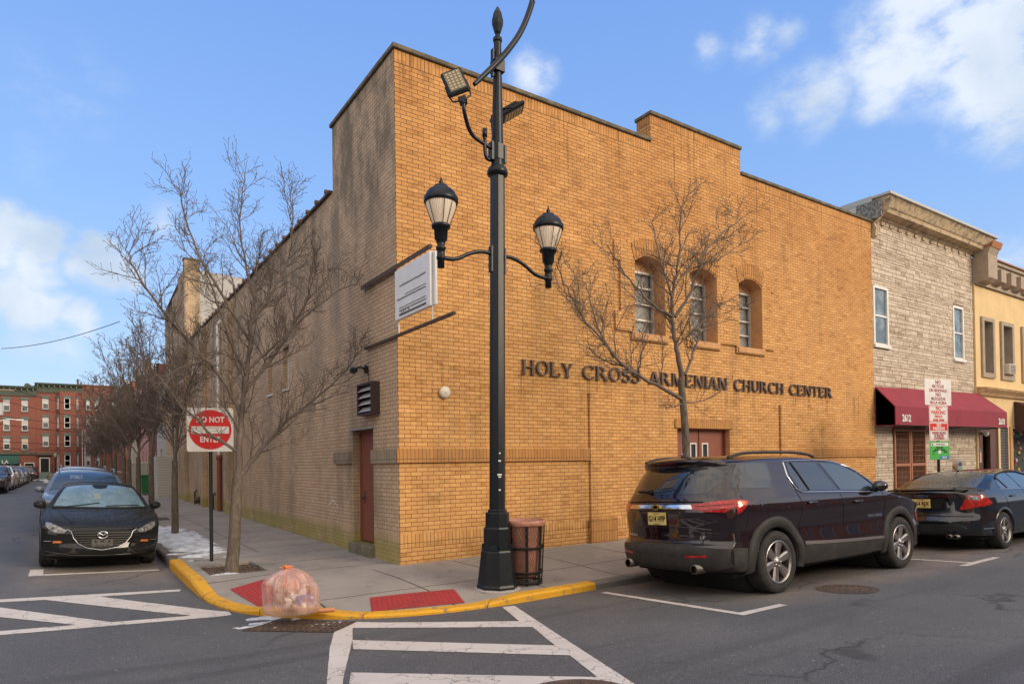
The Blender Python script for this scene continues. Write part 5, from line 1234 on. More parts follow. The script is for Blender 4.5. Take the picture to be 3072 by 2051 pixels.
c.both('sill_moulding', [(1.70, .60), (2.2, .575), (2.66, .555), (3.68, .525), (3.66, .49), (2.64, .515), (1.70, .555)], mat('satin_moulding', (.20, .175, .165), .35, .3), off=.010, res=.12)
c.arcs('arch_flare', 1.13, .43, .56, M_clad, .022, -12, 190); c.arcs('arch_flare', 4.19, .43, .54, M_clad, .022, -10, 192)
# tail
c.patch('rear_bumper', 'B', [(-.93, .40), (-.6, .33), (.6, .33), (.93, .40), (.95, .60), (.55, .63), (.48, .655), (-.48, .655), (-.55, .63), (-.95, .60)], M_clad, off=.010, res=.06)
for ax in ('L', 'R'): c.patch('rear_bumper_side', ax, [(.38, .33), (.60, .33), (.56, .44), (.58, .60), (.36, .62)], M_clad, off=.008, res=.06)
c.patch('rear_window', 'B', [(-.62, 1.265), (.62, 1.265), (.72, 1.40), (.70, 1.52), (.60, 1.575), (-.60, 1.575), (-.70, 1.52), (-.72, 1.40)], M_cglass, off=.004, res=.05)
c.patch('spoiler', 'B', [(-.70, 1.60), (.70, 1.60), (.62, 1.668), (-.62, 1.668)], M_suv, off=.012, res=.05)
c.patch('brake_light', 'B', [(-.16, 1.655), (.16, 1.655), (.16, 1.672), (-.16, 1.672)], M_taild, off=.016, res=.05)
for sg in (1, -1):
    P = [(sg * .40, 1.13), (sg * .60, 1.148), (sg * .80, 1.178), (sg * .915, 1.18), (sg * .93, 1.11), (sg * .84, 1.04), (sg * .62, 1.05), (sg * .5, 1.085)]
    t = c.patch('tail_light', 'B', P, M_tail, off=.010, res=.035)
    for zz_ in (1.115, 1.065): c.strip('light_bar', 'B', [(sg * .55, zz_), (sg * .75, zz_ + .01), (sg * .9, zz_ + .02)], M_taild, .008, .012, t)
    t = c.patch('tail_light_wing', 'L' if sg > 0 else 'R', [(.44, 1.01), (.50, 1.04), (.62, 1.12), (.64, 1.155), (.55, 1.18), (.44, 1.185)], M_tail, off=.008, res=.04)
    c.patch('indicator', 'L' if sg > 0 else 'R', [(.47, 1.09), (.58, 1.13), (.56, 1.16), (.47, 1.16)], mat('amber_glint', (.75, .16, .02), .15, coat=1), off=.011, res=.04, parent=t)
    c.patch('reflector', 'B', [(sg * .44, .50), (sg * .68, .51), (sg * .68, .535), (sg * .44, .525)], M_tail, off=.014, res=.04)
    b = MB(); b.lathe([(.045, -.02), (.060, -.02), (.060, .16)], 18, (.075, sg * .56, .365), ax='X', caps=False); b.lathe([(.0, .03), (.05, .03)], 16, (.075, sg * .56, .365), ax='X', caps=False); b.build('exhaust_tip', M_exh, SUV)
c.patch('chrome_bar', 'B', [(-.52, 1.085), (.52, 1.085), (.50, 1.135), (-.50, 1.135)], M_chrome, off=.016, res=.05)
c.strip('panel_gap', 'B', [(-.62, 1.165), (-.3, 1.175), (.3, 1.175), (.62, 1.165)], M_blk, .012, .006)
c.patch('plate_recess', 'B', [(-.36, .87), (.36, .87), (.44, .93), (.36, 1.07), (-.36, 1.07), (-.44, .93)], mat('recess_gloss', (.02, .014, .016), .12, coat=1), off=.003, res=.05)
c.strip('tail_crease', 'B', [(-.70, .83), (-.46, .86), (.46, .86), (.70, .83)], M_suv, .02, .002)
for sg in (1, -1): c.strip('panel_gap', 'B', [(sg * .60, .66), (sg * .64, .80), (sg * .66, 1.0)], M_blk, .006, .001)
p, n = c.cast('B', 0, 1.11, .03); b = MB(); b.box(p.x - .004, -.075, 1.093, p.x + .014, .075, 1.128); b.box(p.x - .004, -.032, 1.072, p.x + .014, .032, 1.148); b.build('badge', mat('gold_badge', (.55, .36, .10), .3, .8), SUV)
nplate(c, 'B', -.01, .965, M_plate, 'G14 VFP', 'Garden State', 'NEW JERSEY')
for tx, sz, y, z, ax in (('TRAVERSE AWD', .038, .60, .735, 'B'), ('LT', .045, -.60, .735, 'B')):
    text_mesh('badge_text', tx, sz, lambda a, q, d, y=y, z=z: tuple(c.cast('B', y - a, z + q, .003 + d)[0]), M_chrome, SUV, .001, bold=.0015, sx=1.2)
for ax, sg in (('R', 1), ('L', -1)): text_mesh('badge_text', 'TRAVERSE', .05, lambda a, q, d: tuple(c.cast(ax, 3.48 + sg * a, .83 + q, .003 + d)[0]), M_chrome, SUV, .001, bold=.002, sx=1.75)
b = MB(); p, n = c.cast('B', .18, 1.29, .02); b.lathe([(.0, -.02), (.03, -.02), (.03, .03), (.0, .035)], 10, tuple(p), ax='X'); q = c.cast('B', .46, 1.30, .022)[0]; b.tube([p, (p + q) / 2, q], [.02, .017, .010], 6); b.build('rear_wiper', M_blk, SUV)
c.patch('windscreen', 'T', [(3.08, -.66), (3.9, -.76), (3.98, 0), (3.9, .76), (3.08, .66), (3.14, 0)], M_cglass2, off=.004, res=.1)
mirror_part(c, 3.50, 1.20, M_suv, .93)
c.patch('grille', 'F', [(-.55, .45), (.55, .45), (.62, .88), (-.62, .88)], M_clad, off=.01, res=.08)
for sg in (1, -1): c.patch('headlight', 'F', [(sg * .5, .72), (sg * .90, .74), (sg * .88, .92), (sg * .55, .88)], M_headl, off=.01, res=.06)
for sg, ax in ((1, 'L'), (-1, 'R')): c.patch('side_marker', ax, [(4.80, .66), (4.86, .66), (4.86, .80), (4.80, .80)], M_tail, off=.008, res=.05)
c.make_wheels((.245, .262, 6, 'wide'), .0)
for cx in (1.13, 4.19):
    b = MB(); b.lathe([(.0, -.72), (.45, -.72), (.45, .72), (.0, .72)], 28, (cx, 0, .385), ax='Y', caps=False); b.build('wheel_well', M_under, SUV)
b = MB(); b.box(.5, -.8, .24, 4.8, .8, .30); b.build('underbody', M_under, SUV)

# ---- black saloon ahead of it
FUS = thing('parked_saloon', 'black four door saloon with a boot spoiler parked by the maroon awning, plate L54 RJX', 'car', (8.42, -3.96, .05), (radians(-2.5), 0, 0))
prof = [(.20, .26, .42, .28), (.05, .32, .34, .32), (.0, .46, .30, .46), (.0, .56, .30, .56), (.06, .62, .33, .62), (.08, .75, .36, .75), (.08, .90, .38, .90), (.06, 1.0, .40, .98), (.05, 1.06, .42, 1.02), (.14, 1.075, .48, 1.04), (.60, 1.08, .72, 1.05), (.80, 1.13, .86, 1.09), (1.15, 1.28, 1.15, 1.23), (1.5, 1.39, 1.5, 1.33),
        (1.9, 1.43, 1.9, 1.37), (2.4, 1.44, 2.4, 1.38), (2.85, 1.39, 2.85, 1.33), (3.3, 1.2, 3.25, 1.15), (3.7, 1.02, 3.6, .98), (4.2, .93, 4.1, .89), (4.65, .8, 4.5, .76), (4.82, .62, 4.6, .62), (4.84, .4, 4.6, .42), (4.7, .25, 4.5, .26)]
c = Car(prof, [(.22, .86), (.32, .90), (.46, .915), (.7, .91), (.85, .915), (.94, .90), (1.0, .875), (1.06, .83), (1.2, .75), (1.33, .66), (1.45, .60)], [(.28, .90), (.5, .955), (.8, .985), (1.12, 1), (3.8, 1), (4.2, .96), (4.6, .85)], (1.10, 3.83), .330, .905, (.8, 4.1, .78), sill=.24, arch_r=.385)
M_fus = paint('blue_black_paint', (.005, .008, .014), (.02, .03, .04), dust=.03)
c.body(M_fus, FUS)
M_fglass = mat('salted_rear_glass', (.05, .065, .07), .18, spec=.8, var=(40, (.16, .16, .15), .48, .62))
c.patch('rear_window', 'T', [(.78, -.60), (.74, 0), (.78, .60), (1.10, .60), (1.46, .53), (1.50, 0), (1.46, -.53), (1.10, -.60)], M_fglass, off=.004, res=.06)
c.both('rear_door_window', [(1.22, 1.075), (2.08, 1.06), (2.02, 1.2), (1.92, 1.345), (1.60, 1.33), (1.34, 1.25), (1.20, 1.15)], M_cglass2, off=.004)
c.both('front_door_window', [(2.14, 1.06), (3.25, 1.02), (3.0, 1.17), (2.75, 1.28), (2.45, 1.34), (1.98, 1.345)], M_cglass2, off=.004)
for ax in ('L', 'R'):
    c.strip('window_trim', ax, [(1.2, 1.06), (2.1, 1.045), (3.28, 1.0)], M_chrome, .016, .004); c.strip('quarter_bar', ax, [(1.5, 1.07), (1.42, 1.18), (1.34, 1.27)], M_blk, .022, .006)
    c.strip('rain_guard', ax, [(1.30, 1.25), (1.5, 1.325), (1.92, 1.37), (2.4, 1.365), (2.8, 1.29)], M_blk, .03, .008)
    c.strip('panel_gap', ax, [(1.14, 1.05), (1.2, .9), (1.3, .72)], M_blk, .007, .001); c.strip('panel_gap', ax, [(2.1, 1.04), (2.14, .8), (2.12, .4)], M_blk, .007, .001)
    c.strip('bumper_crease', ax, [(.36, .40), (.66, .395)], M_chrome, .008, .004)
    for hx in (1.50, 2.6): p, n = c.cast(ax, hx, .93, .018); b = MB(); b.lathe([(.0, -.09), (.014, -.085), (.018, 0), (.014, .085), (.0, .09)], 8, tuple(p), ax='X'); b.build('door_handle', M_fus, FUS)
b = MB(); q = []
for i in range(13):
    y = -.66 + .11 * i; e = min(1, (1 - abs(y) / .70) * 5); x = .09 + .10 * (y / .66) ** 2; q.append([(x, y, 1.075 + .03 * e), (x + .15, y, 1.085 + .015 * e), (x + .15, y, 1.06 + .01 * e), (x + .02, y, 1.05 + .03 * e)])
b.add([p for r in q for p in r], [(i * 4 + k, i * 4 + (k + 1) % 4, i * 4 + 4 + (k + 1) % 4, i * 4 + 4 + k) for i in range(12) for k in range(4)], True)
for y in (-.5, .5): b.box(.16, y - .02, 1.06, .22, y + .02, 1.12)
b.build('spoiler', M_fus, FUS)
c.patch('garnish', 'B', [(-.55, .955), (.55, .955), (.52, 1.01), (-.52, 1.01)], mat('maroon_garnish', (.045, .010, .014), .15, coat=1), off=.006, res=.06)
for sg in (1, -1):
    c.patch('tail_light', 'B', [(sg * .56, .73), (sg * .60, .82), (sg * .68, 1.0), (sg * .80, .97), (sg * .88, .80), (sg * .72, .76)], M_tail, off=.010, res=.035)
    c.patch('tail_light_wing', 'L' if sg > 0 else 'R', [(.36, .78), (.66, .83), (.60, .88), (.46, .97), (.36, 1.0)], M_tail, off=.008, res=.04)
    c.patch('reversing_lens', 'B', [(sg * .67, .915), (sg * .81, .905), (sg * .79, .96), (sg * .69, .975)], M_headl, off=.015, res=.03)
    b = MB(); b.lathe([(.03, 0), (.04, 0), (.04, .15)], 12, (.03, sg * .42, .27), ax='X', caps=False); b.lathe([(.03, 0), (.04, 0), (.04, .15)], 12, (.03, sg * .52, .27), ax='X', caps=False); b.build('exhaust_tip', M_exh, FUS)
c.patch('badge', 'B', [(.12 * cos(2 * pi * i / 20) , .983 + .026 * sin(2 * pi * i / 20)) for i in range(20)], M_chrome, off=.010, res=.03)
c.patch('badge_field', 'B', [(.108 * cos(2 * pi * i / 20), .983 + .019 * sin(2 * pi * i / 20)) for i in range(20)], mat('badge_blue', (.02, .04, .12), .2, coat=1), off=.013, res=.03)
text_mesh('badge_text', 'Ford', .030, lambda a, q, d: (c.cast('B', -a, .983 + q, .016 + d)[0]), M_chrome, FUS, .0008, sx=1.6)
c.patch('plate_recess', 'B', [(-.30, .76), (.30, .76), (.36, .94), (-.36, .94)], M_blk, off=.002, res=.06)
nplate(c, 'B', .01, .85, M_plate, 'L54 RJX', 'Garden State', 'NEW JERSEY')
c.strip('tail_crease', 'B', [(-.74, .62), (0, .64), (.74, .62)], M_fus, .02, .004)
c.patch('windscreen', 'T', [(2.92, -.56), (3.62, -.70), (3.70, 0), (3.62, .70), (2.92, .56), (2.96, 0)], M_cglass2, off=.004, res=.1)
b = MB(); b.tube([(1.62, 0, 1.40), (1.40, 0, 1.50)], .008, 5); b.lathe([(.0, 0), (.03, 0), (.02, .03), (0, .035)], 8, (1.62, 0, 1.39)); b.build('aerial', M_blk, FUS)
mirror_part(c, 3.05, 1.02, M_fus, .84, .17)
c.arcs('arch_flare', 1.10, .365, .41, M_fus, .008); c.arcs('arch_flare', 3.83, .365, .41, M_fus, .008)
c.make_wheels((.225, .225, 5, 'twin'), .0)
for cx in (1.10, 3.83):
    b = MB(); b.lathe([(.0, -.66), (.38, -.66), (.38, .66), (.0, .66)], 28, (cx, 0, .33), ax='Y', caps=False); b.build('wheel_well', M_under, FUS)
b = MB(); b.box(.5, -.75, .20, 4.4, .75, .25); b.build('underbody', M_under, FUS)

# ---- compact car facing us on the side street
def hatch_profile(): return [(.10, .28, .36, .30), (.0, .42, .28, .44), (.02, .66, .30, .66), (.08, .92, .34, .9), (.16, 1.08, .42, 1.04), (.55, 1.32, .66, 1.26), (.95, 1.42, 1.0, 1.35), (1.5, 1.455, 1.5, 1.39), (2.1, 1.445, 2.1, 1.38), (2.5, 1.37, 2.5, 1.31), (2.9, 1.2, 2.85, 1.15), (3.22, 1.03, 3.12, 1.0),
        (3.4, .985, 3.3, .955), (3.9, .91, 3.8, .87), (4.25, .83, 4.1, .80), (4.44, .74, 4.22, .72), (4.52, .64, 4.25, .62), (4.53, .48, 4.22, .48), (4.56, .34, 4.20, .34), (4.50, .24, 4.18, .25), (4.3, .20, 4.12, .23)]
MZX, MZY = -3.85, 3.0
MAZ = thing('parked_hatchback', 'dark grey compact car facing the camera beside the kerb, empty front plate bracket', 'car', (MZX - .08, MZY + 4.56, .07 + .02), (0, radians(0), radians(-90)))
MAZ.rotation_euler = (Matrix.Rotation(radians(-90), 4, 'Z') @ Matrix.Rotation(radians(3.1), 4, 'X')).to_euler()
MAZ.rotation_euler = (Matrix.Rotation(radians(3.1), 4, 'Y') @ Matrix.Rotation(radians(-90), 4, 'Z')).to_euler()
MAZ.scale = (1, .975, .955)
c = Car(hatch_profile(), [(.20, .83), (.30, .875), (.42, .89), (.60, .895), (.76, .895), (.88, .885), (.96, .855), (1.02, .80), (1.2, .71), (1.32, .62), (1.45, .56)], [(.25, .86), (.5, .94), (.9, .99), (1.2, 1), (3.3, 1), (3.66, 1), (3.95, .99), (4.2, .965), (4.5, .90)], (.96, 3.66), .325, .89, (.8, 3.9, .74), sill=.22, arch_r=.38)
M_maz = paint('grey_blue_paint', (.010, .011, .013), (.06, .06, .06), dust=.06, frost=.55)
c.body(M_maz, MAZ)
def frost():
    s = NT('frosted_windscreen'); n = s.noise(60, detail=5, rough=.7); m2 = s.noise(4, detail=6)
    s.b.inputs['Coat Weight'].default_value = .6
    return s.done(s.mix(s.ramp(m2, .35, .65), s.mix(s.ramp(n, .4, .65), (.15, .22, .20), (.28, .36, .33)), (.12, .18, .17)), s.ramp(n, .3, .7, .12, .35), .7)
M_frost = frost()
c.patch('windscreen', 'T', [(2.40, -.54), (3.12, -.72), (3.24, -.4), (3.27, 0), (3.24, .4), (3.12, .72), (2.40, .54), (2.36, 0)], M_frost, off=.004, res=.07)
c.patch('sensor_patch', 'T', [(2.37, -.13), (2.56, -.10), (2.60, 0), (2.56, .10), (2.37, .13)], M_blk, off=.007, res=.05)
c.patch('sticker', 'T', [(2.78, -.10), (3.0, -.10), (3.0, .0), (2.78, .0)], mat('hanging_card', (.25, .30, .24), .6), off=.0065, res=.05)
for y0, y1 in ((-.62, -.02), (.08, .62)): c.strip('wiper', 'T', [(3.24, y0), (3.20, (y0 + y1) / 2), (3.13, y1)], M_blk, .016, .014)
c.strip('cowl', 'T', [(3.20, -.74), (3.30, -.4), (3.33, 0), (3.30, .4), (3.20, .74)], M_blk, .03, .004)
c.both('front_door_window', [(1.95, 1.0), (2.92, .975), (2.75, 1.10), (2.45, 1.27), (2.2, 1.345), (1.9, 1.36)], M_cglass2, off=.004); c.both('rear_door_window', [(.95, 1.05), (1.87, 1.0), (1.82, 1.36), (1.3, 1.35), (1.0, 1.22)], M_cglass2, off=.004)
for sg in (1, -1): c.strip('bonnet_crease', 'T', [(3.35, sg * .66), (3.9, sg * .58), (4.36, sg * .44)], M_maz, .02, .0)
for sg in (1, -1):
    c.strip('bonnet_gap', 'T', [(3.30, sg * .78), (3.8, sg * .74), (4.15, sg * .68), (4.40, sg * .46)], M_blk, .007, .0)
c.strip('bonnet_gap', 'F', [(-.46, .722), (0, .742), (.46, .722)], M_blk, .010, .001)
G_ = [(-.43, .665), (-.2, .675), (.2, .675), (.43, .665), (.40, .55), (.33, .46), (.22, .395), (.0, .36), (-.22, .395), (-.33, .46), (-.40, .55)]
gr = c.patch('grille', 'F', G_, M_blk, off=.006, res=.05)
for z, w_ in ((.635, .41), (.595, .40), (.555, .385), (.515, .36), (.475, .32), (.435, .26)): c.strip('grille_bar', 'F', [(-w_, z), (-.2, z), (.2, z), (w_, z)], mat('grille_grey', (.10, .095, .09), .4, .6), .016, .014, gr)
c.strip('grille_chrome', 'F', [(-.50, .69), (-.44, .655), (-.405, .55), (-.335, .455), (-.22, .385), (0, .348), (.22, .385), (.335, .455), (.405, .55), (.44, .655), (.50, .69)], mat('satin_chrome', (.42, .42, .42), .3, 1), .020, .012, gr)
p, n = c.cast('F', 0, .60, .03); b = MB()
b.v += []; ring_ = [(p.x + .012, .072 * cos(2 * pi * i / 32), .605 + .056 * sin(2 * pi * i / 32)) for i in range(33)]; b.tube(ring_, .008, 6)
b.tube([(p.x + .014, -.062, .632), (p.x + .014, -.03, .622), (p.x + .014, 0, .596), (p.x + .014, .03, .622), (p.x + .014, .062, .632)], .007, 6); b.build('badge', M_chrome, MAZ)
p, n = c.cast('F', 0, .48, .02); b = MB(); b.box(p.x - .03, -.155, .405, p.x + .012, .155, .53, .006); pb = b.build('plate_bracket', mat('bracket_grey', (.085, .08, .075), .6), MAZ)
b = MB(); X = p.x + .0125
for q in ((-.025, .485, .025, .51), (-.10, .47, -.08, .485), (.08, .47, .10, .485), (-.10, .425, -.06, .435), (-.02, .425, .02, .435), (.06, .425, .10, .435)): b.box(X, q[0], q[1], X + .002, q[2], q[3])
for y in (-.10, .10): b.lathe([(.0, .0), (.014, .002), (0, .003)], 10, (X, y, .50), ax='X')
b.build('bracket_slots', M_blk, pb)
for sg in (1, -1):
    h = c.patch('headlight', 'F', [(sg * .50, .675), (sg * .60, .725), (sg * .74, .79), (sg * .80, .795), (sg * .80, .74), (sg * .72, .665), (sg * .62, .63), (sg * .54, .635)], mat('lens_smoke', (.26, .26, .27), .06, .2, coat=1, var=(30, (.08, .08, .09), .45, .6)), off=.010, res=.04)
    for yy, r_ in ((.685, .040), (.585, .030)):
        p, n = c.cast('F', sg * yy, .70 if r_ > .035 else .665, .016); b = MB(); b.lathe([(r_ * .55, .0), (r_ * .6, .012), (r_, .010), (r_ * 1.05, -.01)], 18, tuple(p), ax='X', caps=False); b.lathe([(.0, .004), (r_ * .55, .0)], 14, tuple(p), ax='X', caps=False); b.build('reflector', M_headl, h)
    f = c.patch('fog_recess', 'F', [(sg * .58, .37), (sg * .76, .40), (sg * .81, .47), (sg * .77, .52), (sg * .62, .50), (sg * .60, .43)], M_blk, off=.006, res=.04)
    c.patch('indicator', 'F', [(sg * .56, .47), (sg * .68, .465), (sg * .68, .498), (sg * .58, .502)], M_amber, off=.014, res=.03, parent=f); c.strip('fog_chrome', 'F', [(sg * .70, .495), (sg * .80, .49)], M_chrome, .016, .014, f)
    c.patch('side_intake', 'F', [(sg * .36, .30), (sg * .46, .31), (sg * .40, .38), (sg * .38, .37)], M_clad, off=.008, res=.04)
    c.strip('bumper_lip', 'F', [(sg * .0, .262), (sg * .4, .27), (sg * .78, .32)], M_maz, .03, .012)
c.patch('lower_intake', 'F', [(-.33, .275), (.33, .275), (.29, .335), (-.29, .335)], M_blk, off=.006, res=.05)
mirror_part(c, 2.82, .99, M_maz, .80, .18); c.arcs('arch_flare', 3.66, .36, .405, M_maz, .006)
c.make_wheels((.215, .22, 5, 'twin'), .02)
for cx in (.96, 3.66):
    b = MB(); b.lathe([(.0, -.62), (.375, -.62), (.375, .62), (.0, .62)], 24, (cx, 0, .325), ax='Y', caps=False); b.build('wheel_well', M_under, MAZ)
b = MB(); b.box(.4, -.75, .17, 4.2, .75, .23); b.build('underbody', M_under, MAZ)

# ---- simpler parked cars further off
def simple_car(kind, name, label, m, loc, rotz, group=None, roll=0, detail=True, glass=None):
    t = thing(name, label, 'car', loc, (0, 0, 0), group); t.rotation_euler = (Matrix.Rotation(radians(roll), 4, 'Y') @ Matrix.Rotation(rotz, 4, 'Z')).to_euler()
    if kind == 'suv':
        pr = [(.2, .30, .45, .32), (.03, .45, .35, .46), (.02, .75, .36, .75), (.06, 1.0, .42, .98), (.25, 1.38, .55, 1.34), (.42, 1.60, .8, 1.54), (.9, 1.655, 1.1, 1.585), (1.8, 1.66, 1.8, 1.59), (2.5, 1.60, 2.5, 1.53), (2.95, 1.42, 2.9, 1.36), (3.4, 1.12, 3.3, 1.08), (3.6, 1.06, 3.5, 1.03), (4.2, .98, 4.1, .93), (4.5, .84, 4.3, .82), (4.6, .6, 4.32, .6), (4.58, .36, 4.3, .36), (4.4, .28, 4.25, .3)]
        se = [(.25, .88), (.4, .925), (.7, .93), (.95, .925), (1.05, .88), (1.3, .79), (1.52, .69), (1.66, .62)]; wh, R, HW, zt = (.95, 3.70), .36, .92, 1.5
        sw = [(.9, 1.1), (3.1, 1.05), (2.85, 1.28), (2.5, 1.46), (2.2, 1.50), (.95, 1.48), (.75, 1.3)]; ws = [(2.62, -.60), (3.35, -.78), (3.42, 0), (3.35, .78), (2.62, .60), (2.58, 0)]
    else:
        pr = hatch_profile(); se = [(.20, .83), (.30, .875), (.42, .89), (.60, .895), (.76, .895), (.88, .885), (.96, .855), (1.02, .80), (1.2, .71), (1.32, .62), (1.45, .56)]; wh, R, HW, zt = (.96, 3.66), .32, .89, 1.35
        sw = [(.9, 1.05), (2.92, .98), (2.75, 1.10), (2.45, 1.27), (2.2, 1.345), (1.3, 1.35), (1.0, 1.22)]; ws = [(2.40, -.54), (3.12, -.72), (3.24, 0), (3.12, .72), (2.40, .54), (2.36, 0)]
    c = Car(pr, se, [(.25, .88), (.6, .96), (1.0, 1), (3.5, 1), (4.0, .96), (4.4, .85)], wh, R, HW, (.8, 3.9, .76), sill=.26, arch_r=R * 1.17, res=4); c.body(m, t)
    c.both('side_window', sw, M_cglass2, off=.004, res=.12); c.patch('windscreen', 'T', ws, glass or M_cglass2, off=.004, res=.1)
    for sg in (1, -1):
        c.patch('headlight', 'F', [(sg * .5, .70), (sg * .82, .72), (sg * .80, .84), (sg * .55, .80)], M_headl, off=.01, res=.06)
        c.patch('tail_light', 'B', [(sg * .55, .78), (sg * .85, .8), (sg * .82, .98), (sg * .6, .95)], M_tail, off=.01, res=.06)
    c.patch('grille', 'F', [(-.42, .40), (.42, .40), (.46, .70), (-.46, .70)], M_blk, off=.008, res=.08)
    if kind == 'suv':
        for sg in (1, -1): b = MB(); b.tube(smooth_path3([(.6, sg * .62, 1.63), (.8, sg * .63, 1.69), (2.3, sg * .63, 1.69), (2.6, sg * .61, 1.60)]), .018, 6); b.build('roof_rail', M_steel, t)
    mirror_part(c, ws[1][0] - .25, 1.06 if kind == 'suv' else .99, m, HW - .07, .18); c.make_wheels((.21, R * .68, 5, 'thin'), .01)
    for cx in wh: b = MB(); b.lathe([(.0, -.62), (R * 1.15, -.62), (R * 1.15, .62), (.0, .62)], 20, (cx, 0, R), ax='Y', caps=False); b.build('wheel_well', M_under, t)
    return t, c
M_navy = paint('slate_blue_paint', (.13, .16, .20), (.2, .22, .25)); M_silver = paint('silver_paint', (.32, .34, .36), (.5, .5, .5)); M_cwhite = paint('white_car_paint', (.55, .55, .55), (.6, .6, .6)); M_gold_c = paint('beige_car_paint', (.25, .2, .13), (.4, .3, .2)); M_char = paint('charcoal_paint', (.03, .03, .033), (.1, .1, .1))
K = 'cars parked along the side street'
t, c = simple_car('suv', 'parked_suv', 'slate blue SUV with roof rails parked directly behind the dark grey compact car', M_navy, (-4.03, 8.9 + 4.6, .14), -pi / 2, K, 3.1); t.scale = (1, 1, .96)
c.patch('sticker', 'T', [(2.80, -.36), (2.98, -.36), (2.98, -.10), (2.80, -.10)], M_headl, off=.007, res=.05)
simple_car('suv', 'parked_suv', 'silver SUV third in the row, only its roof showing over the slate blue SUV', M_silver, (-4.0, 14.4 + 4.6, .17), -pi / 2, K, 3.1)
simple_car('hatch', 'parked_car', 'charcoal car fourth in the kerbside row, hidden past the silver roof', M_char, (-3.95, 20.5 + 4.6, .2), -pi / 2, K, 3.1)
LL = [('suv', M_char, 'charcoal SUV cut by the left frame edge in the far row', 44.0), ('suv', M_cwhite, 'white SUV second in the far row on the left of the side street', 50.0), ('hatch', M_gold_c, 'beige car third in the far row on the left of the side street', 56.2), ('hatch', M_silver, 'silver car fourth in the far row on the left of the side street', 62.4), ('suv', M_navy, 'slate blue SUV last in the far row, nearest the red apartments', 68.5)]
for kd, mm, lb, y in LL: simple_car(kd, 'parked_car', lb, mm, (-8.25, y, .40), -pi / 2, 'cars in the far left row')
simple_car('suv', 'parked_car', 'black SUV parked side-on before the red brick shop at the street end', M_char, (-6.75, 74.6, .42), pi, 'cars at the street end')
simple_car('hatch', 'parked_car', 'grey brown saloon parked side-on by the snow at the street end', M_gold_c, (-1.55, 74.3, .42), pi, 'cars at the street end')
# ------------------------------------------------------------------ neighbouring shops on the main street
def stone_mat():
    s = NT('ledge_stone'); g = s.n('ShaderNodeNewGeometry').outputs['Random Per Island']
    r = s.n('ShaderNodeValToRGB'); s.l(g, r.inputs[0]); r.color_ramp.interpolation = 'LINEAR'
    cs = ((0, (.62, .53, .43)), (.3, (.54, .45, .36)), (.6, (.64, .55, .45)), (.85, (.50, .41, .32)), (.95, (.40, .32, .24)), (1, (.58, .49, .39)))
    while len(r.color_ramp.elements) < len(cs): r.color_ramp.elements.new(.5)
    for e, (p, c) in zip(r.color_ramp.elements, cs): e.position = p; e.color = c + (1,)
    n = s.noise(14, detail=6, rough=.7); c = s.mix(s.ramp(n, .4, .7, 0, .35), r.outputs[0], (.25, .2, .15)); s.bump(s.noise(26, detail=5), .5, .012)
    c = s.mix(s.ramp(s.noise(.7, detail=5), .5, .75, 0, .35), c, (.25, .19, .15))
    return s.done(c, .9, .2)
M_stone = stone_mat()
SB = thing('stone_shop', 'two storey pale ledge-stone building with a bracketed cornice right of the church', 'building', (0, 0, 0))
SX0, SX1, SY = 14.585, 21.22, .06
sw_holes = [(14.72, 4.98, 15.50, 6.66), (19.72, 4.95, 20.44, 6.68), (15.66, .15, 17.66, 2.62), (17.9, .15, 17.9, .15)]
b = MB(); b.box(SX0, SY + .03, .1, SX1, SY + .3, 8.35); 
wall('mortar_wall', [(SX0, .1), (SX1, .1), (SX1, 8.62), (SX0, 8.62)], [[(a, z0), (c, z0), (c, z1), (a, z1)] for a, z0, c, z1 in sw_holes[:3]], XZ(SY + .02), .35, mat('stone_mortar', (.22, .18, .14), .95), SB)
b = MB(); z = .12; rng = random.Random(3)
def stone_row(z, h):
    x = SX0 + .0
    while x < SX1 - .02:
        w = rng.uniform(.18, .62) if h < .1 else rng.uniform(.14, .42); x1 = min(SX1, x + w)
        if SX1 - x1 < .08: x1 = SX1
        segs = [(x, x1)]
        for a, z0, c_, z1 in sw_holes[:3]:
            if z + h > z0 - .02 and z < z1 + .02: segs = [q for s_ in segs for q in ((s_[0], min(s_[1], a - .0)), (max(s_[0], c_), s_[1])) if q[1] - q[0] > .03]
        for a, c_ in segs:
            if h > .13 and rng.random() < .5:
                b.box(a + .005, SY - rng.uniform(.0, .012), z + .005, c_ - .005, SY + .03, z + h * .5 - .003, .006); b.box(a + .005, SY - rng.uniform(.0, .012), z + h * .5 + .003, c_ - .005, SY + .03, z + h - .005, .006)
            else: b.box(a + .005, SY - rng.uniform(.0, .014), z + .005, c_ - .005, SY + .03, z + h - .005, .006)
        x = x1
while z < 8.58: h = rng.choice((.06, .075, .10, .13, .15)); h = min(h, 8.62 - z); stone_row(z, h) if h > .03 else None; z += max(h, .03)
b.build('stone_facing', M_stone, SB)
for a, z0, c_, z1 in sw_holes[:2]:
    w = MB(); y = SY - .03
    w.box(a - .03, y, z0, a + .05, y + .2, z1); w.box(c_ - .05, y, z0, c_ + .03, y + .2, z1); w.box(a + .05, y, z1 - .06, c_ - .05, y + .2, z1 + .02); w.box(a - .06, y - .05, z0 - .09, c_ + .06, y + .2, z0 - .0); w.box(a + .05, y + .02, (z0 + z1) / 2 - .025, c_ - .05, y + .1, (z0 + z1) / 2 + .025); w.box(a + .05, y + .02, z0, c_ - .05, y + .1, z0 + .05)
    wo = w.build('window', M_white, SB); g = MB(); g.box(a + .05, y + .05, z0 + .05, c_ - .05, y + .06, z1 - .06); g.build('pane', mat('net_glass', (.09, .12, .13), .06, spec=.9, var=(3, (.22, .26, .28), .45, .6)), wo)
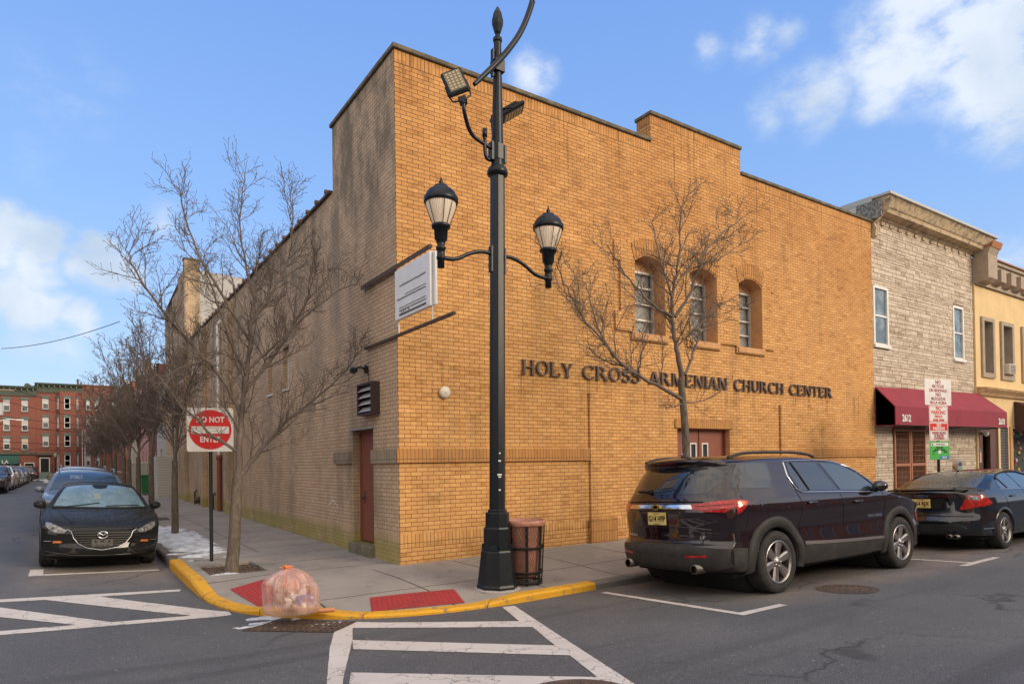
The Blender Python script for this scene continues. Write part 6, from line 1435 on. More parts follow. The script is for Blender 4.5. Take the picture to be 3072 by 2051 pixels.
# cornice
M_corn = mat('weathered_cornice', (.52, .40, .25), .85, var=(5, (.20, .16, .12), .45, .66), bump=(24, .8))
b = MB(); prof = [(.0, 8.60), (-.05, 8.61), (-.08, 8.68), (-.34, 8.70), (-.36, 8.80), (-.40, 8.83), (-.48, 8.98), (-.54, 9.08), (.1, 9.08), (.1, 8.60)]
b.add([(x, SY + y, z) for x in (14.66, 21.70) for y, z in prof], [(i, (i + 1) % 10, 10 + (i + 1) % 10, 10 + i) for i in range(10)] + [tuple(range(10)), tuple(range(19, 9, -1))]); co = b.build('cornice', M_corn, SB)
b = MB(); b.box(14.60, SY - .60, 9.081, 21.80, SY + .3, 9.15); b.box(14.56, SY - .1, 9.0, 14.60, 6, 9.15); b.build('metal_flashing', mat('grey_flashing', (.42, .43, .42), .5), SB)
for x in (14.74, 21.62):
    b = MB(); b.prism([(-.02, 8.0), (-.12, 8.05), (-.16, 8.25), (-.10, 8.4), (-.3, 8.6), (-.50, 8.75), (-.58, 9.0), (-.02, 9.0)], lambda a, q, d: (d, SY + a, q), x - .07, x + .07); b.build('scroll_bracket', M_corn, SB)
for i in range(12):
    b = MB(); x = 15.2 + .5 * i; b.box(x, SY - .05, 8.46, x + .16, SY - .0, 8.57, .006); b.build('dentil', M_corn, SB)
b = MB(); b.box(14.57, .41, 7.2, 14.66, 14, 9.0); b.box(21.2, .3, 0, 21.22, 14, 8.4); b.box(14.66, .4, 8.3, 21.2, 14, 8.35); b.build('side_boarding', mat('white_boarding', (.60, .60, .57), .7, var=(3, (.45, .45, .42), .4, .7)), SB)
b = MB(); b.box(14.565, -.30, 8.50, 14.60, .41, 9.0); b.build('dark_cheek', mat('peeling_board', (.12, .12, .11), .9, var=(14, (.3, .3, .28), .45, .6)), SB)
# iron gate doors
M_iron2 = mat('brown_ironwork', (.34, .14, .07), .6)
gt = MB()
for x0, x1 in ((15.70, 16.64), (16.68, 17.62)):
    gt = MB()
    for q in ((x0, .2, x0 + .07, 2.58), (x1 - .07, .2, x1, 2.58), (x0 + .07, 2.51, x1 - .07, 2.58), (x0 + .07, .2, x1 - .07, .27), (x0 + .07, 1.48, x1 - .07, 1.56)): gt.box(q[0], SY - .04, q[1], q[2], SY + .02, q[3])
    lf = gt.build('gate_leaf', M_iron2, SB); gg = MB()
    k = x0 + .13
    while k < x1 - .08: gg.box(k, SY - .015, .27, k + .009, SY - .003, 2.51); k += .085
    z = .35
    while z < 2.5:
        gg.box(x0 + .07, SY - .018, z, x1 - .07, SY - .016, z + .008); z += .16
    gg.build('grille', M_iron2, lf)
b = MB(); b.box(15.66, SY + .3, .15, 17.66, SY + .34, 2.62); b.build('dark_doorway', mat('dark_interior', (.04, .025, .02), .7), SB)
b = MB(); b.box(15.66, SY - .02, 2.621, 17.66, SY + .0, 2.66); b.build('gate_head', M_iron2, SB)
# maroon awning
M_awn = mat('maroon_canvas', (.25, .022, .040), .8, var=(2, (.20, .018, .034), .4, .7))
AW = thing('maroon_awning', 'long maroon canvas awning numbered 2612 and 2610', 'awning', (0, 0, 0))
A_ = [(14.58, -.03, 3.75), (21.30, -.03, 3.87), (21.88, -.64, 3.20), (14.58, -.56, 3.16), (14.58, -.56, 2.64), (21.88, -.64, 2.69), (14.58, -.03, 2.66), (21.30, -.03, 2.72)]
b = MB(); b.add(A_[:4], [(0, 1, 2, 3)]); b.add([A_[3], A_[2], A_[5], A_[4]], [(0, 1, 2, 3)]); b.add([A_[0], A_[3], A_[4], A_[6]], [(0, 1, 2, 3)]); b.add([A_[1], A_[2], A_[5], A_[7]], [(0, 1, 2, 3)])
n0 = len(b.f); b.add([(v[0], v[1] + .02, v[2] - .02) for v in b.v], [tuple(reversed(f)) for f in b.f]); b.build('canvas', M_awn, AW)
b = MB(); b.tube([(14.6, -.54, 2.63), (21.86, -.62, 2.68)], .018, 6); 
for x in (14.7, 16.8, 18.9, 21.2): b.tube([(x, -.03, 2.64), (x, -.58, 2.66)], .014, 5)
b.build('frame', M_blk, AW)
for tx, x, z in (('2612', 15.16, 2.83), ('2610', 21.42, 2.87)): text_mesh('street_number', tx, .27, lambda a, q, d, x=x, z=z: (x + a, -.56 - .08 * (x + a - 14.58) / 7.3 - .012 - d, z + q), M_white, AW, .001, bold=.010, sx=.88)

# ochre building
M_ochre = mat('ochre_render', (.70, .51, .27), .85, var=(1.6, (.60, .43, .21), .4, .7), bump=(40, .35), speck=(60, (.45, .26, .09), .66))
M_taupe = mat('taupe_trim', (.36, .29, .22), .8, var=(3, (.28, .22, .17), .4, .7), bump=(20, .2))
YB = thing('ochre_shop', 'ochre rendered shop building with taupe window surrounds and block brackets at the right edge', 'building', (0, 0, 0))
YX0, YX1 = 21.25, 34
wn = [(21.82, 4.62, 22.52, 6.40), (23.42, 4.62, 24.2, 6.40), (25.3, 4.62, 26.0, 6.40), (27.1, 4.62, 27.8, 6.40)]
lo = [(21.3, .15, 22.95, 2.72), (23.12, .15, 23.80, 2.75), (24.1, .6, 33, 2.8)]
wall('render_wall', [(YX0, .1), (YX1, .1), (YX1, 7.62), (YX0, 7.62)], [[(a, z0), (c_, z0), (c_, z1), (a, z1)] for a, z0, c_, z1 in wn + lo], XZ(.0), .4, [M_ochre, M_taupe], YB)
b = MB(); b.box(YX0, -.06, 7.6201, YX1, .4, 8.5); b.box(YX0, -.09, 7.58, YX1, -.0605, 7.64); b.box(YX0 + .6, -.14, 8.45, YX1, .4, 8.62, .01); b.build('parapet', M_taupe, YB)
b = MB(); b.add([(21.95, -.20, 8.62), (YX1, -.20, 8.62), (YX1, .25, 8.92), (21.95, .25, 8.92), (21.95, -.2, 8.57), (YX1, -.2, 8.57)], [(0, 1, 2, 3), (4, 5, 1, 0)]); b.build('clay_roof', mat('clay_roof', (.36, .15, .07), .85, var=(9, (.25, .12, .07), .4, .7)), YB)
b = MB(); b.prism([(.0, 7.62), (-.30, 7.66), (-.42, 7.75), (-.42, 8.55), (-.5, 8.75), (.0, 8.75)], lambda a, q, d: (d, a, q), 21.27, 22.0); b.build('end_console', M_taupe, YB)
b = MB(); b.prism([(.05, 8.752), (-.52, 8.752), (-.58, 8.95), (-.5, 8.8), (.05, 8.98)], lambda a, q, d: (d, a, q), 21.3, 22.05); b.build('console_tile', mat('clay_tile2', (.36, .15, .07), .85), YB)
x = 22.55
while x < YX1 - .4:
    b = MB(); b.add([(x, -.061, 7.70), (x + .42, -.061, 7.70), (x + .42, -.34, 7.78), (x, -.34, 7.78), (x, -.061, 8.22), (x + .42, -.061, 8.22), (x + .42, -.34, 8.22), (x, -.34, 8.22)], [(0, 1, 2, 3), (7, 6, 5, 4), (0, 3, 7, 4), (1, 5, 6, 2), (3, 2, 6, 7)]); b.build('block_bracket', M_taupe, YB); x += .86
for i, (a, z0, c_, z1) in enumerate(wn):
    w = MB()
    for q in ((a - .17, z0 - .17, a, z1 + .14), (c_, z0 - .17, c_ + .17, z1 + .14), (a, z1, c_, z1 + .14), (a, z0 - .17, c_, z0)): w.box(q[0], -.07, q[1], q[2], -.001, q[3], .006)
    so_ = w.build('window_surround', M_taupe, YB); w = MB()
    for q in ((a, z0, a + .05, z1), (c_ - .05, z0, c_, z1), (a + .05, z1 - .06, c_ - .05, z1), (a + .05, z0, c_ - .05, z0 + .05), (a + .05, (z0 + z1) / 2 - .02, c_ - .05, (z0 + z1) / 2 + .02)): w.box(q[0] + .001, .22, q[1] + .001, q[2] - .001, .27, q[3] - .001)
    fr = w.build('window_frame', M_white, so_); g = MB(); g.box(a + .05, .24, z0 + .05, c_ - .05, .25, z1 - .06); g.build('pane', M_glass, fr)
b = MB(); b.box(23.44, -.22, 4.66, 23.98, .24, 5.02, .015); ac = b.build('air_conditioner', mat('ac_cream', (.55, .50, .42), .6), YB); b = MB()
for i in range(6): b.box(23.48, -.225, 4.70 + .05 * i, 23.94, -.2205, 4.725 + .05 * i)
b.build('vent_slots', M_blk, ac)
b = MB(); b.prism([(0, 3.80), (-.10, 3.82), (-.16, 3.9), (-.30, 4.0), (-.34, 4.06), (0, 4.1)], lambda a, q, d: (d, a, q), 21.27, YX1); b.build('shop_cornice', mat('ochre_trim', (.58, .42, .24), .8, var=(4, (.38, .22, .1), .4, .7)), YB)
# brown entrance with panelled door, sign and bulkhead lamp
M_bwood = mat('brown_wood', (.085, .032, .020), .5, var=(6, (.12, .05, .03), .4, .7))
b = MB(); b.box(21.3, .05, .15, 21.55, .12, 2.72); b.box(22.40, .05, .15, 22.95, .12, 2.72); b.box(21.55, .05, 2.55, 22.40, .12, 2.72); b.box(21.3, .38, .15, 22.95, .4, 2.72); b.build('door_surround', M_bwood, YB)
b = MB(); b.box(21.58, .20, .2, 22.18, .25, 2.5); dr = b.build('shop_door', mat('door_brown', (.12, .045, .028), .5), YB)
b = MB(); b.box(21.72, .19, .95, 22.04, .1995, 2.0); b.build('pane', M_glass, dr)
b = MB(); b.box(21.70, .18, 1.52, 21.98, .1895, 1.86); pw = b.build('door_notice', M_swhite, dr)
b = MB()
for i, z in enumerate((1.80, 1.73, 1.66, 1.59)): b.box(21.73, .178, z, 21.95, .1795, z + .03)
b.build('notice_lines', M_red, pw)
b = MB(); b.box(21.72, .19, 2.1, 22.04, .1995, 2.2); b.box(21.72, .19, 2.26, 22.04, .1995, 2.36); b.box(21.66, .19, .35, 22.1, .1995, .8); b.build('door_panel', M_bwood, dr)
b = MB(); b.tube([(21.5, .0, 2.58), (21.5, -.1, 2.52)], .03, 6); b.lathe([(.0, -.12), (.08, -.06), (.09, .03), (.04, .05)], 12, (21.66, -.1, 2.52)); b.build('bulkhead_lamp', M_white, YB)
b = MB(); 
for i in range(26): z = .2 + .1 * i; b.add([(23.14, .08, z), (23.78, .08, z), (23.78, .02, z + .05), (23.14, .02, z + .05), (23.78, .08, z + .1), (23.14, .08, z + .1)], [(0, 1, 2, 3), (3, 2, 4, 5)])
b.build('roller_shutter', mat('shutter_grey', (.22, .22, .23), .4, .6), YB)
b = MB(); b.box(23.9, -.04, .1, 24.12, -.001, 2.8); b.build('shopfront_post', mat('ochre_post', (.5, .28, .12), .8), YB)
b = MB(); b.box(24.1, .5, .6, 33, .55, 2.8); b.build('display_backing', mat('shop_dark', (.03, .035, .03), .7), YB)
b = MB(); b.box(24.1, .38, .6, 33, .385, 2.8); 
rg = random.Random(5); pal = [(.6, .12, .03), (.5, .45, .05), (.5, .5, .5), (.1, .3, .1), (.05, .1, .3), (.45, .05, .03)]
pm = [mat('toy_colour', c_, .5) for c_ in pal]
for i in range(34):
    b = MB(); x, z = 24.2 + 2.2 * rg.random(), .9 + 1.8 * rg.random(); k = rg.random()
    if k < .4: b.lathe([(.0, -.05), (.06, -.04), (.09, .0), (.05, .05), (.0, .06)], 10, (x, .3, z), ax='Y')
    elif k < .7: b.tube([(x, .3, z - .1), (x + .03, .3, z), (x, .3, z + .12)], .035, 8)
    else: b.box(x - .08, .28, z - .05, x + .08, .32, z + .05, .01)
    b.build('hanging_goods', pm[rg.randrange(6)], YB)
BA = thing('brown_awning', 'dark brown canvas awning cut by the right frame edge', 'awning', (0, 0, 0))
b = MB(); A_ = [(24.35, -.02, 3.72), (33, -.02, 3.72), (33, -.75, 3.35), (24.35, -.75, 3.35), (24.35, -.75, 2.62), (33, -.75, 2.62), (24.35, -.02, 2.62), (33, -.02, 2.62)]
b.add(A_, [(0, 1, 2, 3), (3, 2, 5, 4), (0, 3, 4, 6), (1, 7, 5, 2)]); b.build('canvas', mat('brown_canvas', (.065, .032, .026), .8), BA)
SC = thing('delivery_scooter', 'parked scooter with a black carrier box and red body by the shop window', 'scooter', (24.5, -1.2, .2))
b = MB(); b.box(-.45, -.25, .78, .10, .25, 1.22, .04); b.build('carrier_box', M_blk, SC)
M_sred = mat('scooter_red', (.5, .01, .02), .3, coat=1)
b = MB(); b.tube(smooth_path3([(-.35, 0, .55), (.0, 0, .72), (.35, 0, .70), (.55, 0, .35), (.95, 0, .35), (1.15, 0, .95)]), [.13] * 4 + [.14] * 4 + [.12] * 50 if False else .13, 10); b.build('body', M_sred, SC)
b = MB(); b.tube([(1.15, -.3, 1.1), (1.1, 0, 1.0), (1.15, .3, 1.1)], .02, 6); b.lathe([(.0, -.03), (.09, 0), (.07, .06), (0, .08)], 10, (1.22, 0, .98), ax='X'); b.build('handlebar', M_blk, SC)
for x in (-.3, 1.25): b = MB(); b.lathe([(.14, -.05), (.22, -.06), (.24, 0), (.22, .06), (.14, .05)], 20, (x, 0, .24), ax='Y', caps=False); b.lathe([(.0, -.03), (.14, -.03), (.14, .03), (.0, .03)], 16, (x, 0, .24), ax='Y', caps=False); b.build('wheel', M_tyre, SC)
b = MB(); b.lathe([(.0, -.02), (.05, 0), (0, .02)], 8, (-.47, .1, .70), ax='X'); b.lathe([(.0, -.02), (.05, 0), (0, .02)], 8, (-.47, -.1, .70), ax='X'); b.build('tail_light', M_amber, SC)

# ------------------------------------------------------------------ far end of the side street
M_rb = brick_mat('red_brick', (.25, .085, .062), (.215, .072, .054), (.20, .085, .065), w=.22, h=.075, stain=(.25, .25), stain_col=(.16, .05, .04), mort=.006)
M_gtrim = mat('green_grey_trim', (.115, .15, .135), .8, var=(2, (.08, .11, .10), .4, .7))
M_corn2 = mat('dark_green_cornice', (.055, .07, .05), .8, var=(2, (.09, .10, .075), .4, .7))
FY, FZ = 78.0, .42
rows = [(8.30, 9.50), (6.23, 7.43), (4.22, 5.42)]
def apartment(nm, label, x0, x1, ztop, ctop, wins, extra=None, bay=None):
    t = thing(nm, label, 'building', ((x0 + x1) / 2, FY, FZ)); ox = (x0 + x1) / 2
    H = [[(a - ox, z0 - FZ), (c_ - ox, z0 - FZ), (c_ - ox, z1 - FZ), (a - ox, z1 - FZ)] for a, c_, z0, z1 in wins]
    bx = [h for h, w in zip(H, wins) if not (bay and bay[0] < w[0] < bay[1])]
    wall('brick_wall', [(x0 - ox, -.3), (x1 - ox, -.3), (x1 - ox, ztop - FZ), (x0 - ox, ztop - FZ)], bx, lambda a, q, d: (a, d, q), .4, M_rb, t)
    b = MB(); b.box(x0 - ox, .4, -.3, x1 - ox, 12, ztop - FZ); b.build('block', M_rb, t)
    if bay:
        a, c_ = bay[0] - ox, bay[1] - ox; b = MB(); b.prism([(a, 0.0), (c_, 0.0), (c_ - .38, -.62), (a + .38, -.62)], lambda p, q, d: (p, q, d), -.3, ztop - FZ); b.build('bay', M_rb, t)
    for (wa, wc, z0, z1) in wins:
        a, c_ = wa - ox, wc - ox; z0 -= FZ; z1 -= FZ; inb = bay and bay[0] < wa < bay[1]; mid = inb and (wc - wa) > .45
        rot = 0; yy = -.62 if mid else 0
        w = MB(); y = -.03 if not inb else -.66
        def T(mb):
            if inb and not mid:
                sg = 1 if (wa + wc) / 2 > (bay[0] + bay[1]) / 2 else -1; cx = (a + c_) / 2; fx = (bay[1] - ox - .19) if sg > 0 else (bay[0] - ox + .19)
                th = math.atan2(.62, .38) * sg; M_ = Matrix.Translation((fx, -.31, 0)) @ Matrix.Rotation(th, 4, 'Z') @ Matrix.Translation((-cx, .62, 0)); mb.v = [tuple(M_ @ Vector(v)) for v in mb.v]
            return mb
        w.box(a - .10, y - .05, z1, c_ + .10, y + .028, z1 + .24); w.box(a - .06, y - .05, z0 - .10, c_ + .06, y + .028, z0); T(w); wo = w.build('window', M_gtrim, t)
        f = MB(); y2 = y + .10 if not inb else y + .02; e = .055
        for q in ((a, z0, a + e, z1), (c_ - e, z0, c_, z1), (a + e, z1 - e, c_ - e, z1), (a + e, z0, c_ - e, z0 + e), (a + e, (z0 + z1) / 2 - .03, c_ - e, (z0 + z1) / 2 + .03)): f.box(q[0], y2, q[1], q[2], y2 + .05, q[3])
        T(f).build('frame', M_white, wo)
        g = MB(); g.box(a + e, y2 + .02, z0 + e, c_ - e, y2 + .03, (z0 + z1) / 2); T(g).build('pane', M_glass, wo)
        g = MB(); g.box(a + e, y2 + .02, (z0 + z1) / 2, c_ - e, y2 + .03, z1 - e); T(g).build('upper_pane', mat('curtained_pane', random.choice([(.45, .48, .50), (.40, .42, .42), (.50, .45, .34)]), .1, spec=.9), wo)
    if ctop:
        a, c_ = x0 - ox - .1, x1 - ox + .1; zz_ = ctop - FZ; b = MB(); b.prism([(.0, zz_ - 1.0), (-.12, zz_ - 1.0), (-.16, zz_ - .35), (-.5, zz_ - .2), (-.6, zz_), (.3, zz_)], lambda p, q, d: (d, p, q), a, c_); co = b.build('cornice', M_corn2, t)
        k = a + .2
        while k < c_ - .2: b = MB(); b.box(k, -.42, zz_ - .42, k + .10, -.17, zz_ - .24); b.build('cornice_bracket', mat('bracket_pale', (.16, .19, .15), .8), co); k += .5
    return t, ox
wa = [(-13.3, -12.7)] + [(-11.6, -11.05), (-9.93, -9.37), (-8.37, -7.82)]
t, ox = apartment('red_apartment_block', 'leftmost red brick apartment block over a green shop front', -14.5, -7.13, 9.95, 10.62, [(a, c_, z0 - .33 if 1 else z0, z1 - .30) for a, c_ in wa for z0, z1 in rows])
b = MB(); b.box(-14.5 - ox, -.18, 2.95, -7.2 - ox, -.02, 3.2); b.build('shop_cornice', M_corn2, t)
b = MB(); b.prism([(0, 2.9), (-.9, 2.35), (-.9, 1.95), (0, 1.95)], lambda p, q, d: (d, p, q), -14.4 - ox, -8.6 - ox); sa = b.build('green_awning', mat('green_canvas', (.02, .075, .065), .7), t)
text_mesh('awning_text', 'LA', .5, lambda a, q, d: (a - 9.75 - ox, -.905 - d, 2.15 + q), M_white, sa, .01)
b = MB(); b.box(-9.6 - ox, -.05, .0, -8.55 - ox, -.02, 1.94); b.build('shop_window', M_glass, t)
b = MB()
for x in (-9.65, -9.05, -8.5): b.box(x - ox - .04, -.09, .0, x - ox + .04, -.051, 1.94)
b.box(-9.65 - ox, -.09, 1.1, -8.5 - ox, -.052, 1.16); b.build('shop_mullion', M_white, t)
b = MB(); b.box(-8.12 - ox, -.05, .0, -7.35 - ox, -.021, 2.0); sd = b.build('shop_door', M_blk, t); b = MB(); 
for q in ((-8.18, 0, -8.12, 2.06), (-7.35, 0, -7.29, 2.06), (-8.12, 2.0, -7.35, 2.06)): b.box(q[0] - ox, -.10, q[1], q[2] - ox, -.02, q[3])
b.build('door_frame', M_white, sd)
wb = [(-6.55, -6.0, z0, z1) for z0, z1 in rows] + [(-5.17, -4.90, z0, z1) for z0, z1 in rows + [(2.05, 3.28)]] + [(-4.60, -4.06, z0, z1) for z0, z1 in rows + [(2.05, 3.28)]] + [(-3.72, -3.47, z0, z1) for z0, z1 in rows + [(2.05, 3.28)]]
t, ox = apartment('red_apartment_block', 'middle red brick apartment block with a bay, dark cornice and front steps', -7.12, -3.02, 10.2, 11.08, wb, bay=(-5.35, -3.2))
b = MB(); b.box(-6.75 - ox, -.06, 1.0, -6.0 - ox, -.01, 2.5); d = b.build('front_door', M_blk, t); b = MB()
for q in ((-6.83, 1.0, -6.75, 2.62), (-6.0, 1.0, -5.92, 2.62), (-6.75, 2.5, -6.0, 2.62)): b.box(q[0] - ox, -.1, q[1], q[2] - ox, -.01, q[3])
b.build('door_frame', M_white, d); b = MB(); b.box(-7.0 - ox, -.6, 2.85, -5.7 - ox, -.0, 3.1); b.build('door_hood', M_corn2, t)
b = MB()
for i in range(6): b.box(-7.0 - ox, -.25 - .25 * (6 - i), -.0, -5.7 - ox, -.25 * (5 - i) - .0 - .001 * i, .17 * (i + 1))
b.build('steps', mat('step_green_grey', (.16, .19, .17), .85), t)
b = MB(); b.tube([(-5.7 - ox, -1.5, 0), (-5.7 - ox, -1.5, .95), (-5.7 - ox, -.1, 1.8)], .03, 5); b.tube([(-7.0 - ox, -1.5, 0), (-7.0 - ox, -1.5, .95), (-7.0 - ox, -.1, 1.8)], .03, 5); b.build('handrail', M_blk, t)
t, ox = apartment('red_apartment_block', 'rightmost red brick apartment block with white downpipes, half behind the street trees', -3.0, 4.2, 11.0, None, [(-2.58, -2.2, z0, z1) for z0, z1 in rows + [(2.05, 3.28)]] + [(-1.75, -1.35, z0, z1) for z0, z1 in rows + [(2.05, 3.28)]] + [(-.2, .3, z0, z1) for z0, z1 in rows] + [(1.4, 1.9, z0, z1) for z0, z1 in rows])
for x in (-3.1, -2.85): b = MB(); b.tube([(x - ox + .15, -.08, .2), (x - ox + .15, -.08, 5.6)], .05, 6); b.build('downpipe', M_white, t)
b = MB(); b.box(-3.6, -.1, 10.58, 3.6, .3, 10.72); b.build('coping', M_rb, t)
b = MB(); b.prism([(-8.3, 11.0), (-7.0, 11.0), (-7.0, 11.5), (-7.15, 11.6), (-7.25, 11.3), (-7.6, 11.15), (-7.9, 11.4), (-8.1, 11.45), (-8.3, 11.3)], lambda p, q, d: (p, d, q), 82, 82.4)
tag(b.build('roof_gable', M_corn2), 'ornate dark gable standing on the leftmost red brick roof', 'gable')
CHM = thing('chimney_stack', 'small grey chimney stack between the red brick roofs', 'chimney', (-3.2, 80, 11)); b = MB(); b.box(-.3, 0, -.6, .35, .4, .35, .02); b.build('stack', M_taupe, CHM); b = MB(); b.tube([(-.1, .2, .35), (-.1, .2, .95)], .1, 8); b.tube([(.2, .2, .35), (.2, .2, .6)], .08, 8); b.build('chimney_pot', M_coping, CHM)
# cross street pavement at the far end, with snow
b = MB(); b.box(-60, 76.4, .1, 60, 78, .57); tag(b.build('sidewalk', M_conc), kind='structure')
snow(-4.5, 76.2, 6, .5, lambda x, y: .58, 40, 21, .12, .2)

# houses along the right of the side street, behind the trees
def house(nm, label, y0, y1, h, m, x=.0, wincol=M_white, shutters=None, corn=M_white):
    t = thing(nm, label, 'house', (x, y0, .0055 * y0 + .1)); L = y1 - y0; n = max(1, int(L / 2.2)); hs = []
    for k in range(n):
        yc = L * (k + .5) / n
        for z0 in [1.0 + 2.9 * f for f in range(int(h / 3.1) + (1 if h < 4 else 0))]: hs.append((yc - .42, z0, yc + .42, min(h - .3, z0 + 1.5)))
    wall('front_wall', [(0, -.3), (L, -.3), (L, h), (0, h)], [[(a, z0), (c_, z0), (c_, z1), (a, z1)] for a, z0, c_, z1 in hs], YZ(0), .3, m, t)
    b = MB(); b.box(.3, 0, -.3, 9, L, h); b.build('block', m, t)
    for a, z0, c_, z1 in hs:
        w = MB()
        for q in ((a, z0, a + .07, z1), (c_ - .07, z0, c_, z1), (a + .07, z1 - .07, c_ - .07, z1), (a + .07, z0, c_ - .07, z0 + .07), (a + .07, (z0 + z1) / 2 - .03, c_ - .07, (z0 + z1) / 2 + .03)): w.box(.06, q[0] + .001, q[1] + .001, .12, q[2] - .001, q[3] - .001)
        w.box(-.06, a - .08, z0 - .1, -.001, c_ + .08, z0); wo = w.build('window', wincol, t); g = MB(); g.box(.09, a + .07, z0 + .07, .1, c_ - .07, z1 - .07); g.build('pane', M_glass, wo)
    b = MB(); b.prism([(0, h - .4), (-.15, h - .38), (-.3, h - .1), (-.35, h), (.2, h)], lambda p, q, d: (p, d, q), 0, L); b.build('cornice', corn, t); return t
def siding():
    s = NT('white_clapboard'); w = s.ma('FRACT', s.ma('MULTIPLY', s.z, 8)); s.bump(w, .8, .02); return s.done(s.mix(s.ma('LESS_THAN', w, .12), (.60, .58, .53), (.2, .19, .18)), .7, .3)
M_side = siding()
house('clapboard_house', 'white clapboard house directly beyond the brick side wall', 29.7, 34.0, 6.2, M_side)
b = MB(); b.box(-.75, 26.6, .1, -.02, 29.6, 2.3, .02)
SH = tag(b.build('clapboard_porch', M_side), 'low white clapboard lean-to at the far end of the long brick wall', 'lean-to')
house('brick_house', 'narrow dark red brick house between white clapboard and pink render', 34.1, 38.6, 7.6, brick_mat('maroon_brick', (.22, .06, .05), (.17, .05, .045), (.25, .2, .17), w=.2, h=.07, stain=(.2, .2)))
house('pink_house', 'pink rendered house with tall proportions behind the street trees', 38.7, 46.2, 8.2, mat('pink_render', (.52, .27, .24), .85, var=(2, (.42, .22, .2), .4, .7)))
house('cream_house', 'cream fronted house beyond the pink one on the side street', 46.3, 53.5, 7.2, mat('cream_render', (.55, .45, .33), .85))
house('orange_house', 'orange brown brick house furthest along the side street', 53.6, 62, 8.6, mat('orange_brick', (.42, .15, .07), .85))
house('brown_house', 'brown brick corner house by the cross street', 62.1, 71, 9.0, mat('brown_brick', (.20, .09, .06), .85))
GBN = thing('wheelie_bin', 'green wheeled bin by the white clapboard lean-to', 'bin', (-.85, 30.2, .31)); b = MB(); b.add([(-.25, -.25, .08), (.25, -.25, .08), (.25, .25, .08), (-.25, .25, .08), (-.3, -.3, 1.0), (.3, -.3, 1.0), (.3, .3, 1.0), (-.3, .3, 1.0)], [(0, 3, 2, 1), (4, 5, 6, 7), (0, 1, 5, 4), (1, 2, 6, 5), (2, 3, 7, 6), (3, 0, 4, 7)]); b.build('body', mat('bin_green', (.02, .14, .05), .5), GBN); b = MB(); b.box(-.33, -.33, 1.0, .33, .33, 1.07, .02); b.build('lid', mat('bin_green_lid', (.02, .12, .045), .5), GBN)
CB = thing('utility_cabinet', 'tall pale board leaning beside the green bin', 'board', (-1.15, 30.9, .31)); b = MB(); b.box(-.5, 0, 0, .4, .08, 1.75, .02); b.build('panel', mat('pale_board', (.42, .40, .34), .7), CB); b = MB(); b.box(-.5, -.02, 1.7, .4, -.001, 1.76); b.build('top_edge', M_white, CB)

# buildings across both streets, out of frame: they close the street for reflections and light
def opposite(nm, label, x0, x1, y, h, m, face):
    t = thing(nm, label, 'building', (0, 0, 0)); b = MB()
    if face == 'N': b.box(x0, y - 10, 0, x1, y, h)
    else: b.box(y - 10, x0, 0, y, x1, h)
    b.build('walls', m, t); n = int((x1 - x0) / 2.4)
    for k in range(n):
        c_ = x0 + (k + .5) * (x1 - x0) / n
        for z0 in (1.1, 4.2):
            if z0 + 1.7 > h: continue
            w = MB(); g = MB()
            if face == 'N': w.box(c_ - .6, y + .0, z0 - .1, c_ + .6, y + .06, z0 + 1.8); g.box(c_ - .48, y + .06, z0, c_ + .48, y + .07, z0 + 1.7)
            else: w.box(y, c_ - .6, z0 - .1, y + .06, c_ + .6, z0 + 1.8); g.box(y + .06, c_ - .48, z0, y + .07, c_ + .48, z0 + 1.7)
            wo = w.build('window', M_white, t); g.build('pane', M_glass, wo)
opposite('cream_shop_row', 'cream rendered shops across the main street behind the camera', -2, 12, -19.5, 5.6, mat('cream_wall', (.82, .64, .38), .8), 'N')  # wall colours of the main street fronts raised to stand in for low sun
opposite('red_shop_row', 'red brick shops across the main street beyond the cream ones', 12.2, 40, -19.5, 7.0, mat('red_wall', (.66, .26, .11), .8), 'N')
opposite('brick_corner_block', 'red brick block across the main street on the far corner', -40, -9.5, -19.5, 7.2, mat('red_wall2', (.60, .26, .13), .8), 'N')
opposite('brown_side_block', 'brown block across the side street, left of the view', 1, 26, -13.5, 7.5, mat('brown_wall', (.30, .17, .10), .8), 'E')
opposite('grey_side_block', 'grey block further along the left of the side street', 27, 66, -13.5, 7.0, mat('grey_wall', (.30, .29, .28), .8), 'E')
